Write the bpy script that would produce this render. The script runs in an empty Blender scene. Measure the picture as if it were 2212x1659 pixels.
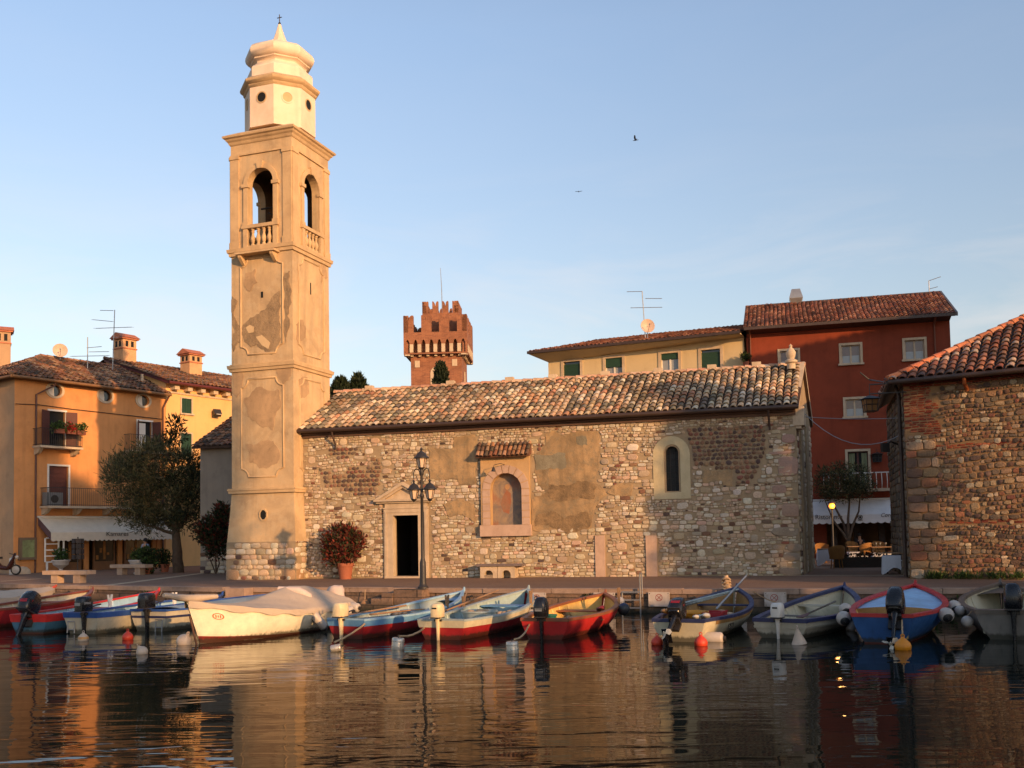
import bpy, math, random
import numpy as np
from mathutils import Vector, Matrix
from mathutils import noise as mnoise
from mathutils.geometry import tessellate_polygon
R = math.radians
SC = bpy.context.scene
COL = SC.collection
rnd = random.Random(7)

# ------------------------------------------------------------------ camera
CAMZ, FOC, PITCH, ROLL = 1.6, 2150.0, R(3.0), R(1.05)
PX0, PY0 = 1106.0, 1155.0 - 2150.0 * math.tan(R(3.0))
QZ = -0.65                                     # water level below the quay
_f = Vector((0, math.cos(PITCH), math.sin(PITCH)))
_u = Vector((0, -math.sin(PITCH), math.cos(PITCH)))
_x = Vector((1, 0, 0))
_rc = _x * math.cos(ROLL) - _u * math.sin(ROLL)
_uc = _x * math.sin(ROLL) + _u * math.cos(ROLL)
EYE = Vector((0, 0, CAMZ))
cam = bpy.data.objects.new('camera', bpy.data.cameras.new('camera'))
COL.objects.link(cam)
m = Matrix.Identity(4)
for i in range(3):
    m[i][0] = _rc[i]; m[i][1] = _uc[i]; m[i][2] = -_f[i]; m[i][3] = EYE[i]
cam.matrix_world = m
cam.data.sensor_width = 36; cam.data.sensor_fit = 'HORIZONTAL'
cam.data.lens = 36 * FOC / 2212
cam.data.shift_y = (PY0 - 829.5) / 2212
cam.data.clip_start = 0.1; cam.data.clip_end = 6000
SC.camera = cam
SC.render.resolution_x, SC.render.resolution_y = 1024, 768

# ------------------------------------------------------------------ light
SUN_EL = R(12.3)
SUN_H = Vector((0.588, -0.809, 0)).normalized()            # horizontal direction towards the sun
SUN_DIR = (SUN_H * math.cos(SUN_EL) + Vector((0, 0, math.sin(SUN_EL)))).normalized()
world = bpy.data.worlds.new('World'); SC.world = world
world.use_nodes = True
wn = world.node_tree; wn.nodes.clear()
def wnode(t, **k):
    n = wn.nodes.new(t)
    for a, b in k.items(): setattr(n, a, b)
    return n
sky = wnode('ShaderNodeTexSky', sky_type='NISHITA', sun_disc=False, sun_elevation=SUN_EL,
            sun_rotation=math.atan2(SUN_H.x, SUN_H.y), air_density=1.0, dust_density=0.8, ozone_density=1.2, altitude=60)
wbg = wnode('ShaderNodeBackground'); wbg.inputs['Strength'].default_value = 0.15
wout = wnode('ShaderNodeOutputWorld')
L = wn.links.new
hs = wnode('ShaderNodeHueSaturation'); hs.inputs['Saturation'].default_value = 0.82
L(sky.outputs[0], hs.inputs['Color'])
# air near the horizon is warmer and duller than overhead
tc = wnode('ShaderNodeTexCoord'); sp = wnode('ShaderNodeSeparateXYZ'); L(tc.outputs['Generated'], sp.inputs[0])
hz = wnode('ShaderNodeValToRGB'); L(sp.outputs['Z'], hz.inputs['Fac']); e = hz.color_ramp.elements
e[0].position = 0.06; e[0].color = (0.65, 0.555, 0.515, 1); e[1].position = 0.46; e[1].color = (0.86, 0.885, 0.95, 1)
q = e.new(0.2); q.color = (0.77, 0.715, 0.695, 1)
tn = wnode('ShaderNodeMix', data_type='RGBA', blend_type='MULTIPLY'); tn.inputs['Factor'].default_value = 1; L(hz.outputs['Color'], tn.inputs['B'])
L(hs.outputs[0], tn.inputs['A'])
# thin wisps of high cloud, mostly over the lower sky
mp = wnode('ShaderNodeMapping'); mp.inputs['Scale'].default_value = (2.0, 2.0, 8.0); mp.inputs['Rotation'].default_value = (0.1, 0.2, 0.9)
nz = wnode('ShaderNodeTexNoise'); nz.inputs['Scale'].default_value = 1.8; nz.inputs['Detail'].default_value = 8; nz.inputs['Distortion'].default_value = 0.8; nz.inputs['Roughness'].default_value = 0.6
rp = wnode('ShaderNodeValToRGB'); rp.color_ramp.elements[0].position = 0.46; rp.color_ramp.elements[1].position = 0.74; rp.color_ramp.elements[1].color = (0.6, 0.6, 0.6, 1)
el = wnode('ShaderNodeMapRange'); el.inputs['From Min'].default_value = 0.36; el.inputs['From Max'].default_value = 0.05; el.inputs['To Min'].default_value = 0.04; el.inputs['To Max'].default_value = 1.0
L(sp.outputs['Z'], el.inputs['Value'])
cm = wnode('ShaderNodeMath', operation='MULTIPLY')
mx = wnode('ShaderNodeMix', data_type='RGBA'); mx.inputs['B'].default_value = (3.7, 3.25, 3.0, 1)
L(tc.outputs['Generated'], mp.inputs['Vector']); L(mp.outputs[0], nz.inputs['Vector']); L(nz.outputs['Fac'], rp.inputs['Fac'])
L(rp.outputs['Color'], cm.inputs[0]); L(el.outputs[0], cm.inputs[1])
L(cm.outputs[0], mx.inputs['Factor']); L(tn.outputs['Result'], mx.inputs['A']); L(mx.outputs['Result'], wbg.inputs['Color'])
L(wbg.outputs[0], wout.inputs[0])
sun = bpy.data.objects.new('sun', bpy.data.lights.new('sun', 'SUN'))
sun.data.energy = 3.0; sun.data.angle = R(0.6); sun.data.color = (1.0, 0.56, 0.24)
sun.rotation_euler = SUN_DIR.to_track_quat('Z', 'Y').to_euler(); sun.location = (40, -40, 40)
COL.objects.link(sun)
SC.view_settings.view_transform = 'Standard'; SC.view_settings.look = 'None'
SC.view_settings.gamma = 1.0; SC.view_settings.exposure = 0.87
SC.cycles.max_bounces = 8

# ------------------------------------------------------------------ pixels (2212 x 1659 picture) to the place
def ray(px, py):
    return _f + _rc * ((px - PX0) / FOC) + _uc * ((PY0 - py) / FOC)
def P(px, py, Y):
    d = ray(px, py); return EYE + d * (Y / d.y)
def G(px, py, z=0.0):
    d = ray(px, py); return EYE + d * ((z - CAMZ) / d.z)
def proj(p):
    d = Vector(p) - EYE; w = d.dot(_f)
    return (PX0 + FOC * d.dot(_rc) / w, PY0 - FOC * d.dot(_uc) / w)
class Fr:
    """A vertical plane: origin (x, y), direction u along it, n out of it towards the viewer."""
    def __init__(s, o, ang):
        s.o = Vector((o[0], o[1], 0)); s.u = Vector((math.cos(ang), math.sin(ang), 0)); s.n = Vector((math.sin(ang), -math.cos(ang), 0))
    @staticmethod
    def two(a, b): return Fr(a, math.atan2(b[1] - a[1], b[0] - a[0]))
    def p(s, a, z, d=0.0): return s.o + s.u * a + s.n * d + Vector((0, 0, z))
    def hit(s, px, py, d=0.0):
        r = ray(px, py); o = s.o + s.n * d
        t = (o - EYE).dot(s.n) / r.dot(s.n); q = EYE + r * t - o
        return (q.dot(s.u), q.z)
    def rect(s, x0, y0, x1, y1, d=0.0):
        a = s.hit(x0, y0, d); b = s.hit(x1, y1, d); c = s.hit(x0, y1, d); e = s.hit(x1, y0, d)
        return ((a[0] + c[0]) / 2, (b[0] + e[0]) / 2, (b[1] + c[1]) / 2, (a[1] + e[1]) / 2)   # s0 s1 z0 z1

# ------------------------------------------------------------------ mesh builder
class MB:
    def __init__(s): s.v = []; s.f = []; s.c = []; s.cur = (1, 1, 1)
    def add(s, vs, fs):
        o = len(s.v); s.v.extend(Vector(q) for q in vs); s.c.extend([s.cur] * len(vs)); s.f.extend([tuple(i + o for i in f) for f in fs]); return s
    def quad(s, *q): return s.add(q, [tuple(range(len(q)))])
    def hexa(s, b, t):
        """two matching rings of points, bottom and top, closed"""
        n = len(b); fs = [tuple(range(n - 1, -1, -1)), tuple(range(n, 2 * n))]
        fs += [(i, (i + 1) % n, n + (i + 1) % n, n + i) for i in range(n)]
        return s.add(list(b) + list(t), fs)
    def box(s, F, a0, a1, z0, z1, d0, d1):
        b = [F.p(a0, z0, d1), F.p(a1, z0, d1), F.p(a1, z0, d0), F.p(a0, z0, d0)]
        t = [F.p(a0, z1, d1), F.p(a1, z1, d1), F.p(a1, z1, d0), F.p(a0, z1, d0)]
        return s.hexa(b, t)
    def prism(s, F, pts, d0, d1):
        """polygon of (a, z) on a plane, extruded from d0 to d1 (front)"""
        return s.hexa([F.p(a, z, d0) for a, z in pts][::-1], [F.p(a, z, d1) for a, z in pts][::-1])
    def blk(s, c, sx, sy, sz, M=None):
        c = Vector(c); M = M or Matrix.Identity(3); q = []
        for z in (-1, 1):
            for x, y in ((-1, -1), (1, -1), (1, 1), (-1, 1)): q.append(c + M @ Vector((x * sx / 2, y * sy / 2, z * sz / 2)))
        return s.hexa(q[:4], q[4:])
    def tube(s, pts, r, n=6, cap=True):
        pts = [Vector(p) for p in pts]; k = len(pts); rr = r if isinstance(r, (list, tuple)) else [r] * k
        vs = []; fs = []; ref = None
        for i, p in enumerate(pts):
            t = (pts[min(i + 1, k - 1)] - pts[max(i - 1, 0)]).normalized()
            if ref is None: ref = t.cross(Vector((0, 0, 1)) if abs(t.z) < .95 else Vector((1, 0, 0))).normalized()
            ref = (ref - t * ref.dot(t)).normalized(); b = t.cross(ref)
            for j in range(n):
                a = 2 * math.pi * j / n; vs.append(p + (ref * math.cos(a) + b * math.sin(a)) * rr[i])
        for i in range(k - 1):
            for j in range(n): fs.append((i * n + j, i * n + (j + 1) % n, (i + 1) * n + (j + 1) % n, (i + 1) * n + j))
        if cap: fs += [tuple(range(n - 1, -1, -1)), tuple(range((k - 1) * n, k * n))]
        return s.add(vs, fs)
    def lathe(s, prof, c=(0, 0, 0), n=16, rot=0.0, M=None, cap=True):
        """profile of (radius, z) turned about z through c"""
        c = Vector(c); vs = []; fs = []
        for r, z in prof:
            for j in range(n):
                a = rot + 2 * math.pi * j / n; q = Vector((r * math.cos(a), r * math.sin(a), z)); vs.append(c + (M @ q if M else q))
        for i in range(len(prof) - 1):
            for j in range(n): fs.append((i * n + j, i * n + (j + 1) % n, (i + 1) * n + (j + 1) % n, (i + 1) * n + j))
        if cap: fs += [tuple(range(n - 1, -1, -1)), tuple(range((len(prof) - 1) * n, len(prof) * n))]
        return s.add(vs, fs)
    def ball(s, c, r, n=12, sq=(1, 1, 1)):
        k = max(4, n // 2)
        M = Matrix.Diagonal(Vector(sq))
        return s.lathe([(r * math.sin(math.pi * i / k) + 1e-4, -r * math.cos(math.pi * i / k)) for i in range(k + 1)], c, n, 0, M)
    def loft(s, rings, close=True, cap=False):
        n = len(rings[0]); vs = [q for r in rings for q in r]; fs = []
        for i in range(len(rings) - 1):
            for j in range(n if close else n - 1): fs.append((i * n + j, i * n + (j + 1) % n, (i + 1) * n + (j + 1) % n, (i + 1) * n + j))
        if cap: fs += [tuple(range(n - 1, -1, -1)), tuple(range((len(rings) - 1) * n, len(rings) * n))]
        return s.add(vs, fs)
    def face_holes(s, F, outer, holes, d=0.0, depth=0.0, flip=False):
        """flat polygon with holes on a plane; each hole gets reveals going back by depth"""
        loops = [[F.p(a, z, d) for a, z in outer]] + [[F.p(a, z, d) for a, z in h] for h in holes]
        flat = [q for l in loops for q in l]
        s.add(flat, [tuple(t[::-1] if flip else t) for t in tessellate_polygon(loops)])
        if depth:
            for h in holes:
                n = len(h)
                s.add([F.p(a, z, d) for a, z in h] + [F.p(a, z, d - depth) for a, z in h], [(i, (i + 1) % n, n + (i + 1) % n, n + i) for i in range(n)])
        return s
    def xform(s, M): s.v = [M @ q for q in s.v]; return s

def arch(a0, a1, z0, zs, n=12):
    """arched opening, springing at zs"""
    c = (a0 + a1) / 2; r = (a1 - a0) / 2
    return [(a0, z0), (a1, z0)] + [(c + r * math.cos(math.pi * i / n), zs + r * math.sin(math.pi * i / n)) for i in range(n + 1)]
def rectp(a0, a1, z0, z1): return [(a0, z0), (a1, z0), (a1, z1), (a0, z1)]
def inpoly(x, y, poly):
    c = False; j = len(poly) - 1
    for i in range(len(poly)):
        xi, yi = poly[i]; xj, yj = poly[j]
        if (yi > y) != (yj > y) and x < (xj - xi) * (y - yi) / (yj - yi) + xi: c = not c
        j = i
    return c

# ------------------------------------------------------------------ objects
ORG = {}
def tag(o, label=None, cat=None, group=None, kind=None):
    for k, v in (('label', label), ('category', cat), ('group', group), ('kind', kind)):
        if v: o[k] = v
    return o
def thing(name, label, cat, loc=(0, 0, 0), rz=0.0, group=None):
    o = bpy.data.objects.new(name, None); COL.objects.link(o)
    o.empty_display_size = 0.3; o.location = loc; o.rotation_euler = (0, 0, rz)
    ORG[o.name] = Matrix.LocRotScale(Vector(loc), Matrix.Rotation(rz, 3, 'Z').to_quaternion(), None)
    return tag(o, label, cat, group)
def obj(name, mb, mat, parent=None, smooth=None, local=False, label=None):
    """link a builder as ONE mesh object; world coordinates unless local"""
    me = bpy.data.meshes.new(name)
    M = ORG.get(parent.name) if parent is not None else None
    vs = mb.v
    if M is not None and not local:
        Mi = M.inverted(); vs = [Mi @ q for q in vs]
    org = Vector((0, 0, 0))
    if parent is None and vs:
        a = np.array([tuple(q) for q in vs]); org = Vector(((a[:, 0].min() + a[:, 0].max()) / 2, (a[:, 1].min() + a[:, 1].max()) / 2, a[:, 2].min())); org = Vector([round(q, 3) for q in org])
        vs = [q - org for q in vs]
    me.from_pydata([tuple(q) for q in vs], [], mb.f)
    if any(c != (1, 1, 1) for c in mb.c[::7]) or mb.cur != (1, 1, 1):
        at = me.attributes.new('Col', 'FLOAT_COLOR', 'POINT')
        at.data.foreach_set('color', np.c_[np.array(mb.c, dtype=np.float32), np.ones(len(mb.c), np.float32)].ravel())
    me.materials.append(mat)
    if smooth is not None:
        me.shade_smooth()
        me.set_sharp_from_angle(angle=R(smooth))
    me.validate()
    o = bpy.data.objects.new(name, me); COL.objects.link(o)
    if parent is not None:
        o.parent = parent
        ORG[o.name] = ORG[parent.name]
    else:
        o.location = org; ORG[o.name] = Matrix.Translation(org)
    if label: o['label'] = label
    return o
def text(name, s, mat, F, a, z, d, h, parent, align='CENTER', thick=0.004, sx=1.0, slant=0.0):
    cu = bpy.data.curves.new(name, 'FONT'); cu.body = s; cu.size = h; cu.align_x = align; cu.extrude = thick; cu.resolution_u = 3; cu.shear = slant
    t = bpy.data.objects.new(name, cu); COL.objects.link(t)
    dg = bpy.context.evaluated_depsgraph_get(); me = bpy.data.meshes.new_from_object(t.evaluated_get(dg))
    bpy.data.objects.remove(t)
    mb = MB(); mb.add([F.p(a + q.co.x * sx, z + q.co.y, d + q.co.z) for q in me.vertices], [tuple(p.vertices) for p in me.polygons])
    return obj(name, mb, mat, parent)

# ------------------------------------------------------------------ materials
def lin(r, g, b):
    f = lambda c: (c / 255 / 12.92) if c <= 10 else ((c / 255 + .055) / 1.055) ** 2.4
    return (f(r), f(g), f(b))
class NT:
    def __init__(s, name):
        s.m = bpy.data.materials.new(name); s.m.use_nodes = True; s.t = s.m.node_tree
        s.b = s.t.nodes['Principled BSDF']; s.co = None
    def n(s, t, **k):
        q = s.t.nodes.new(t)
        for a, b in k.items():
            if a in q.inputs.keys() and not hasattr(type(q), a): q.inputs[a].default_value = b
            else: setattr(q, a, b)
        return q
    def l(s, a, b): s.t.links.new(a, b)
    def coord(s, sc=(1, 1, 1)):
        if s.co is None: s.co = s.n('ShaderNodeTexCoord')
        mp = s.n('ShaderNodeMapping'); mp.inputs['Scale'].default_value = sc
        s.l(s.co.outputs['Object'], mp.inputs['Vector']); return mp.outputs[0]
    def noise(s, scale, detail=5, rough=.55, sc=(1, 1, 1), dist=0.0):
        q = s.n('ShaderNodeTexNoise'); q.inputs['Scale'].default_value = scale; q.inputs['Detail'].default_value = detail
        q.inputs['Roughness'].default_value = rough; q.inputs['Distortion'].default_value = dist
        s.l(s.coord(sc), q.inputs['Vector']); return q.outputs['Fac']
    def ramp(s, fac, p0, p1, c0=(0, 0, 0), c1=(1, 1, 1)):
        q = s.n('ShaderNodeValToRGB'); e = q.color_ramp.elements
        e[0].position = p0; e[1].position = p1; e[0].color = (*c0, 1); e[1].color = (*c1, 1)
        s.l(fac, q.inputs['Fac']); return q.outputs['Color']
    def mix(s, fac, a, b, mode='MIX'):
        q = s.n('ShaderNodeMix', data_type='RGBA', blend_type=mode)
        for nm, v in (('Factor', fac), ('A', a), ('B', b)):
            if isinstance(v, (int, float)): q.inputs[nm].default_value = v
            elif isinstance(v, tuple): q.inputs[nm].default_value = (*v[:3], 1)
            else: s.l(v, q.inputs[nm])
        return q.outputs['Result']
    def bump(s, h, dist, strength=1.0):
        q = s.n('ShaderNodeBump'); q.inputs['Distance'].default_value = dist; q.inputs['Strength'].default_value = strength
        s.l(h, q.inputs['Height']); s.l(q.outputs[0], s.b.inputs['Normal'])
    def base(s, c):
        if isinstance(c, tuple): s.b.inputs['Base Color'].default_value = (*c[:3], 1)
        else: s.l(c, s.b.inputs['Base Color'])
    def rough(s, r): s.b.inputs['Roughness'].default_value = r
MATS = {}
def paint(name, c, rough=.45, wear=.12, metal=0.0, dirt=.35, scale=3.0):
    """painted or plain surface with slight fading and grime"""
    if name in MATS: return MATS[name]
    t = NT(name); c = tuple(c)
    a = t.noise(scale, 4); b = t.noise(scale * 7, 5, .65)
    col = t.mix(t.ramp(a, .3, .72), tuple(x * (1 - wear) for x in c), tuple(min(1, x * (1 + wear)) for x in c))
    col = t.mix(t.ramp(b, .56, .8, (0, 0, 0), (dirt, dirt, dirt)), col, tuple(x * .45 + .012 for x in c))
    t.base(col); t.rough(rough); t.b.inputs['Metallic'].default_value = metal
    rr = t.ramp(b, .3, .8, (rough * .8,) * 3, (min(1, rough * 1.4),) * 3); t.l(rr, t.b.inputs['Roughness'])
    t.bump(b, .004, .5)
    MATS[name] = t.m; return t.m
def plaster(name, c, dark, stain=.5, scale=.6, bump=.012, streak=True, light=None):
    """weathered render: broad blotches, streaks, grain"""
    t = NT(name)
    a = t.noise(scale, 6, .6, dist=.6); b = t.noise(scale * 4.3, 6, .65); g = t.noise(38, 4, .7)
    col = t.mix(t.ramp(a, .38, .68, (0, 0, 0), (stain,) * 3), c, dark)
    if light: col = t.mix(t.ramp(b, .5, .62, (0, 0, 0), (.55,) * 3), col, light)
    col = t.mix(t.ramp(b, .52, .78, (0, 0, 0), (stain * .7,) * 3), col, tuple(x * .6 for x in dark))
    if streak:
        k = t.noise(1.0, 5, .6, (2.6, 2.6, .22)); col = t.mix(t.ramp(k, .5, .78, (0, 0, 0), (stain * .7,) * 3), col, tuple(x * .62 for x in dark))
    col = t.mix(.22, col, t.ramp(g, .2, .8, tuple(x * .7 for x in c), tuple(min(1, x * 1.25) for x in c)))
    t.base(col); t.rough(.92); t.b.inputs['Specular IOR Level'].default_value = .2
    h = t.mix(.5, b, g); t.bump(h, bump, .8)
    return t.m
def vcol(name, rough=.9, grain=.35, scale=22, bump=.01, moss=None, spec=.25):
    """colour carried by the mesh (one colour per stone, tile or leaf) with grain"""
    t = NT(name)
    at = t.n('ShaderNodeAttribute', attribute_name='Col')
    g = t.noise(scale, 5, .7); col = t.mix(1.0, at.outputs['Color'], t.ramp(g, .25, .8, (1 - grain,) * 3, (1 + grain * .5,) * 3), 'MULTIPLY')
    if moss:
        k = t.noise(1.1, 6, .7); col = t.mix(t.ramp(k, .52, .74, (0, 0, 0), (.75,) * 3), col, moss)
    t.base(col); t.rough(rough); t.b.inputs['Specular IOR Level'].default_value = spec
    if bump: t.bump(g, bump, .8)
    return t.m
def leafmat(name, rough=.6):
    t = NT(name); at = t.n('ShaderNodeAttribute', attribute_name='Col'); t.base(at.outputs['Color']); t.rough(rough)
    t.b.inputs['Specular IOR Level'].default_value = .2
    tr = t.n('ShaderNodeBsdfTranslucent'); t.l(at.outputs['Color'], tr.inputs['Color'])
    mxs = t.n('ShaderNodeMixShader'); mxs.inputs[0].default_value = .22
    out = t.t.nodes['Material Output']
    t.l(t.b.outputs[0], mxs.inputs[1]); t.l(tr.outputs[0], mxs.inputs[2]); t.l(mxs.outputs[0], out.inputs['Surface'])
    return t.m
def glassy(name, c, rough=.08):
    t = NT(name); t.base(c); t.rough(rough); t.b.inputs['Specular IOR Level'].default_value = .8
    t.bump(t.noise(1.2, 2), .02, .25); return t.m
def brickmat(name, c1, c2, mortar, w=.26, h=.075, sc=1.0):
    """brick courses on any upright wall: x+y run along it, z up"""
    t = NT(name); co = t.n('ShaderNodeTexCoord'); sp = t.n('ShaderNodeSeparateXYZ'); t.l(co.outputs['Object'], sp.inputs[0])
    ad = t.n('ShaderNodeMath', operation='ADD'); t.l(sp.outputs['X'], ad.inputs[0]); t.l(sp.outputs['Y'], ad.inputs[1])
    cb = t.n('ShaderNodeCombineXYZ'); t.l(ad.outputs[0], cb.inputs['X']); t.l(sp.outputs['Z'], cb.inputs['Y'])
    b = t.n('ShaderNodeTexBrick'); t.l(cb.outputs[0], b.inputs['Vector'])
    b.inputs['Color1'].default_value = (*c1, 1); b.inputs['Color2'].default_value = (*c2, 1); b.inputs['Mortar'].default_value = (*mortar, 1)
    b.inputs['Scale'].default_value = sc; b.inputs['Brick Width'].default_value = w; b.inputs['Row Height'].default_value = h; b.inputs['Mortar Size'].default_value = .008; b.inputs['Bias'].default_value = -.1
    n1 = t.noise(.7, 6, .65); n2 = t.noise(7, 5, .7)
    col = t.mix(t.ramp(n1, .45, .72, (0, 0, 0), (.55,) * 3), b.outputs['Color'], tuple(x * .5 for x in c2))
    col = t.mix(t.ramp(n2, .62, .75, (0, 0, 0), (.5,) * 3), col, mortar)
    t.base(col); t.rough(.95); t.bump(b.outputs['Fac'], .01, -.6)
    return t.m
# ------------------------------------------------------------------ palette
PAL_STONE = [lin(*c) for c in ((194, 174, 148), (182, 162, 136), (206, 190, 166), (170, 150, 126), (188, 162, 136), (194, 164, 140), (166, 150, 130), (178, 160, 130), (204, 192, 172), (196, 178, 152), (206, 194, 174))]
PAL_COB = [lin(*c) for c in ((124, 92, 74), (104, 80, 68), (140, 106, 84), (112, 92, 80), (132, 88, 74), (150, 122, 96), (92, 76, 70))]
PAL_BRICK = [lin(*c) for c in ((140, 66, 46), (124, 58, 44), (152, 82, 58), (116, 62, 50), (160, 96, 70))]
PAL_TILE = [lin(*c) for c in ((202, 176, 146), (192, 160, 128), (184, 146, 114), (208, 188, 158), (168, 142, 116), (150, 134, 112), (204, 178, 146), (180, 132, 102), (128, 118, 100), (214, 200, 176), (190, 164, 134), (138, 124, 104), (114, 104, 92), (200, 170, 136))]
PAL_TILE_RED = [lin(*c) for c in ((154, 98, 74), (138, 86, 68), (168, 114, 88), (124, 82, 68), (148, 104, 86), (112, 80, 70), (178, 130, 104))]
PAL_TILE_OLD = [lin(*c) for c in ((140, 96, 70), (124, 84, 64), (156, 112, 82), (104, 80, 66), (132, 104, 82), (90, 76, 64), (164, 128, 98))]
M_STONE = vcol('rubble_stone', .92, .32, 26, .012)
M_TILE = vcol('clay_tile', .88, .4, 18, .008, moss=lin(86, 78, 58))
M_TILE2 = vcol('clay_tile_far', .9, .3, 8, .01)
M_MORTAR = plaster('lime_mortar', lin(160, 140, 112), lin(118, 102, 82), .6, 1.2, .02, streak=False)
M_DARKTILE = paint('tile_bed', lin(74, 54, 42), .95, .2)
M_GUTTER = paint('brown_gutter', lin(62, 46, 38), .5, .15)
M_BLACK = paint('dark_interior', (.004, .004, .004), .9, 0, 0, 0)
M_IRON = paint('wrought_iron', lin(46, 42, 40), .5, .15)
M_TRIM = plaster('pale_stone_trim', lin(196, 176, 150), lin(140, 120, 98), .5, 1.5, .006)
M_PINK = plaster('pink_marble', lin(188, 160, 140), lin(150, 122, 104), .5, 1.6, .004)
M_WHITE = paint('white_paint', lin(214, 208, 198), .5, .06, 0, .25)
M_GLASS = glassy('window_glass', lin(38, 42, 46))
M_GLASSL = glassy('curtained_glass', lin(138, 142, 146), .2)
M_SHUT_G = paint('green_shutter', lin(30, 62, 44), .6)
M_SHUT_B = paint('brown_shutter', lin(86, 44, 34), .6)
M_STEEL = paint('dull_steel', lin(150, 150, 150), .4, .1, .6)
M_WOOD = paint('weathered_wood', lin(150, 116, 84), .7, .25)

def jit(c, r, k=.12):
    f = 1 + r.uniform(-k, k); return tuple(max(0, min(1, x * f * (1 + r.uniform(-.04, .04)))) for x in c)
def stone(mb, F, a, z, w, h, r, kind, d0=0.0):
    """one stone bedded in a wall: irregular rounded outline, domed face"""
    e = {'block': 5.0, 'rubble': 3.2, 'cobble': 2.1, 'brick': 9}[kind]
    n = 14 if kind in ('block', 'brick') else 11
    dep = {'block': .032, 'rubble': .036, 'cobble': .045, 'brick': .012}[kind] * r.uniform(.6, 1.25)
    rot = r.uniform(-.05, .05) if kind != 'cobble' else r.uniform(-.5, .5)
    cr, sr = math.cos(rot), math.sin(rot); jj = {'block': .09, 'brick': .04}.get(kind, .2)
    ring = []
    for i in range(n):
        t = 2 * math.pi * (i + .5) / n; c, s_ = math.cos(t), math.sin(t)
        k = (abs(c) ** e + abs(s_) ** e) ** (-1 / e) * (1 + r.uniform(-jj, jj) * .6)
        x = w / 2 * k * c; y = h / 2 * k * s_; ring.append((x * cr - y * sr, x * sr + y * cr))
    tx, tz = r.uniform(-.06, .06), r.uniform(-.05, .05)
    vs = [F.p(a + x, z + y, d0 - .02) for x, y in ring] + [F.p(a + x * .96, z + y * .96, d0 + dep * .7) for x, y in ring]
    ins = .85 if kind != 'cobble' else .62
    vs += [F.p(a + x * ins, z + y * ins, d0 + dep + x * tx + y * tz) for x, y in ring]
    fs = [tuple(range(2 * n, 3 * n))[::-1]]
    for q in (0, n): fs += [(q + i, q + n + i, q + n + (i + 1) % n, q + (i + 1) % n) for i in range(n)]
    mb.add(vs, fs)
def rubble(mb, F, a0, a1, z0, z1, zone, r, hmin=.1, hmax=.2, d0=0.0, grow=1.0, big=0, wave=0.0):
    bigs = []
    for _ in range(big):                                     # a few large stones first, the courses run up to them
        w, h = r.uniform(.22, .46), r.uniform(.16, .3); a, z = r.uniform(a0 + .3, a1 - .3), r.uniform(z0 + .2, z1 - .3)
        if all(zone(a + x * w / 2, z + y * h / 2) in ('block', 'rubble') for x in (-1, 0, 1) for y in (-1, 1)) and all(abs(a - b[0]) > (w + b[2]) / 2 + .02 or abs(z - b[1]) > (h + b[3]) / 2 + .02 for b in bigs):
            bigs.append((a, z, w, h)); mb.cur = jit(r.choice(PAL_STONE), r); stone(mb, F, a, z, w - .02, h - .02, r, r.choice(('block', 'rubble')), d0)
    zone0 = zone
    def zone(a, z):
        z = z + wave * math.sin(a * .9 + z) + wave * .5 * math.sin(a * 2.7 + 2 * z)
        return None if any(abs(a - b[0]) < b[2] / 2 + .015 and abs(z - b[1]) < b[3] / 2 + .01 for b in bigs) else zone0(a, z)
    wv = lambda a, z: wave * math.sin(a * .9 + z) + wave * .5 * math.sin(a * 2.7 + 2 * z)
    z = z0
    while z < z1 - .04:
        h = min(r.uniform(hmin, hmax) * grow, z1 - z); a = a0 - r.uniform(0, .1)
        while a < a1:
            k = zone(a + .08, z + h / 2)
            asp = {'block': r.uniform(1.1, 2.6), 'rubble': r.uniform(.8, 2.0), 'cobble': r.uniform(.85, 1.35), 'brick': 3.2, None: 1}[k]
            w = min(h * asp, .46); b = a + w
            while k and w > .07 and not zone(b - .03, z + h / 2): w *= .75; b = a + w
            if k and w > .06 and b < a1 + .02 and a > a0 - .05 and zone(a + .02, z + h / 2):
                if k == 'cobble':
                    mb.cur = jit(r.choice(PAL_COB), r)
                elif k == 'brick': mb.cur = jit(r.choice(PAL_BRICK), r)
                else: mb.cur = jit(r.choice(PAL_STONE if r.random() < .92 else PAL_COB), r)
                g = r.uniform(.008, .022) if k != 'cobble' else .02
                m_ = (a + b) / 2; stone(mb, F, m_, z + h / 2 + wv(m_, z + h / 2) + r.uniform(-.014, .014), w - g, (h - g) * r.uniform(.88, 1.1), r, k, d0)
            a = b if k else a + .04
        z += h
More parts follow.
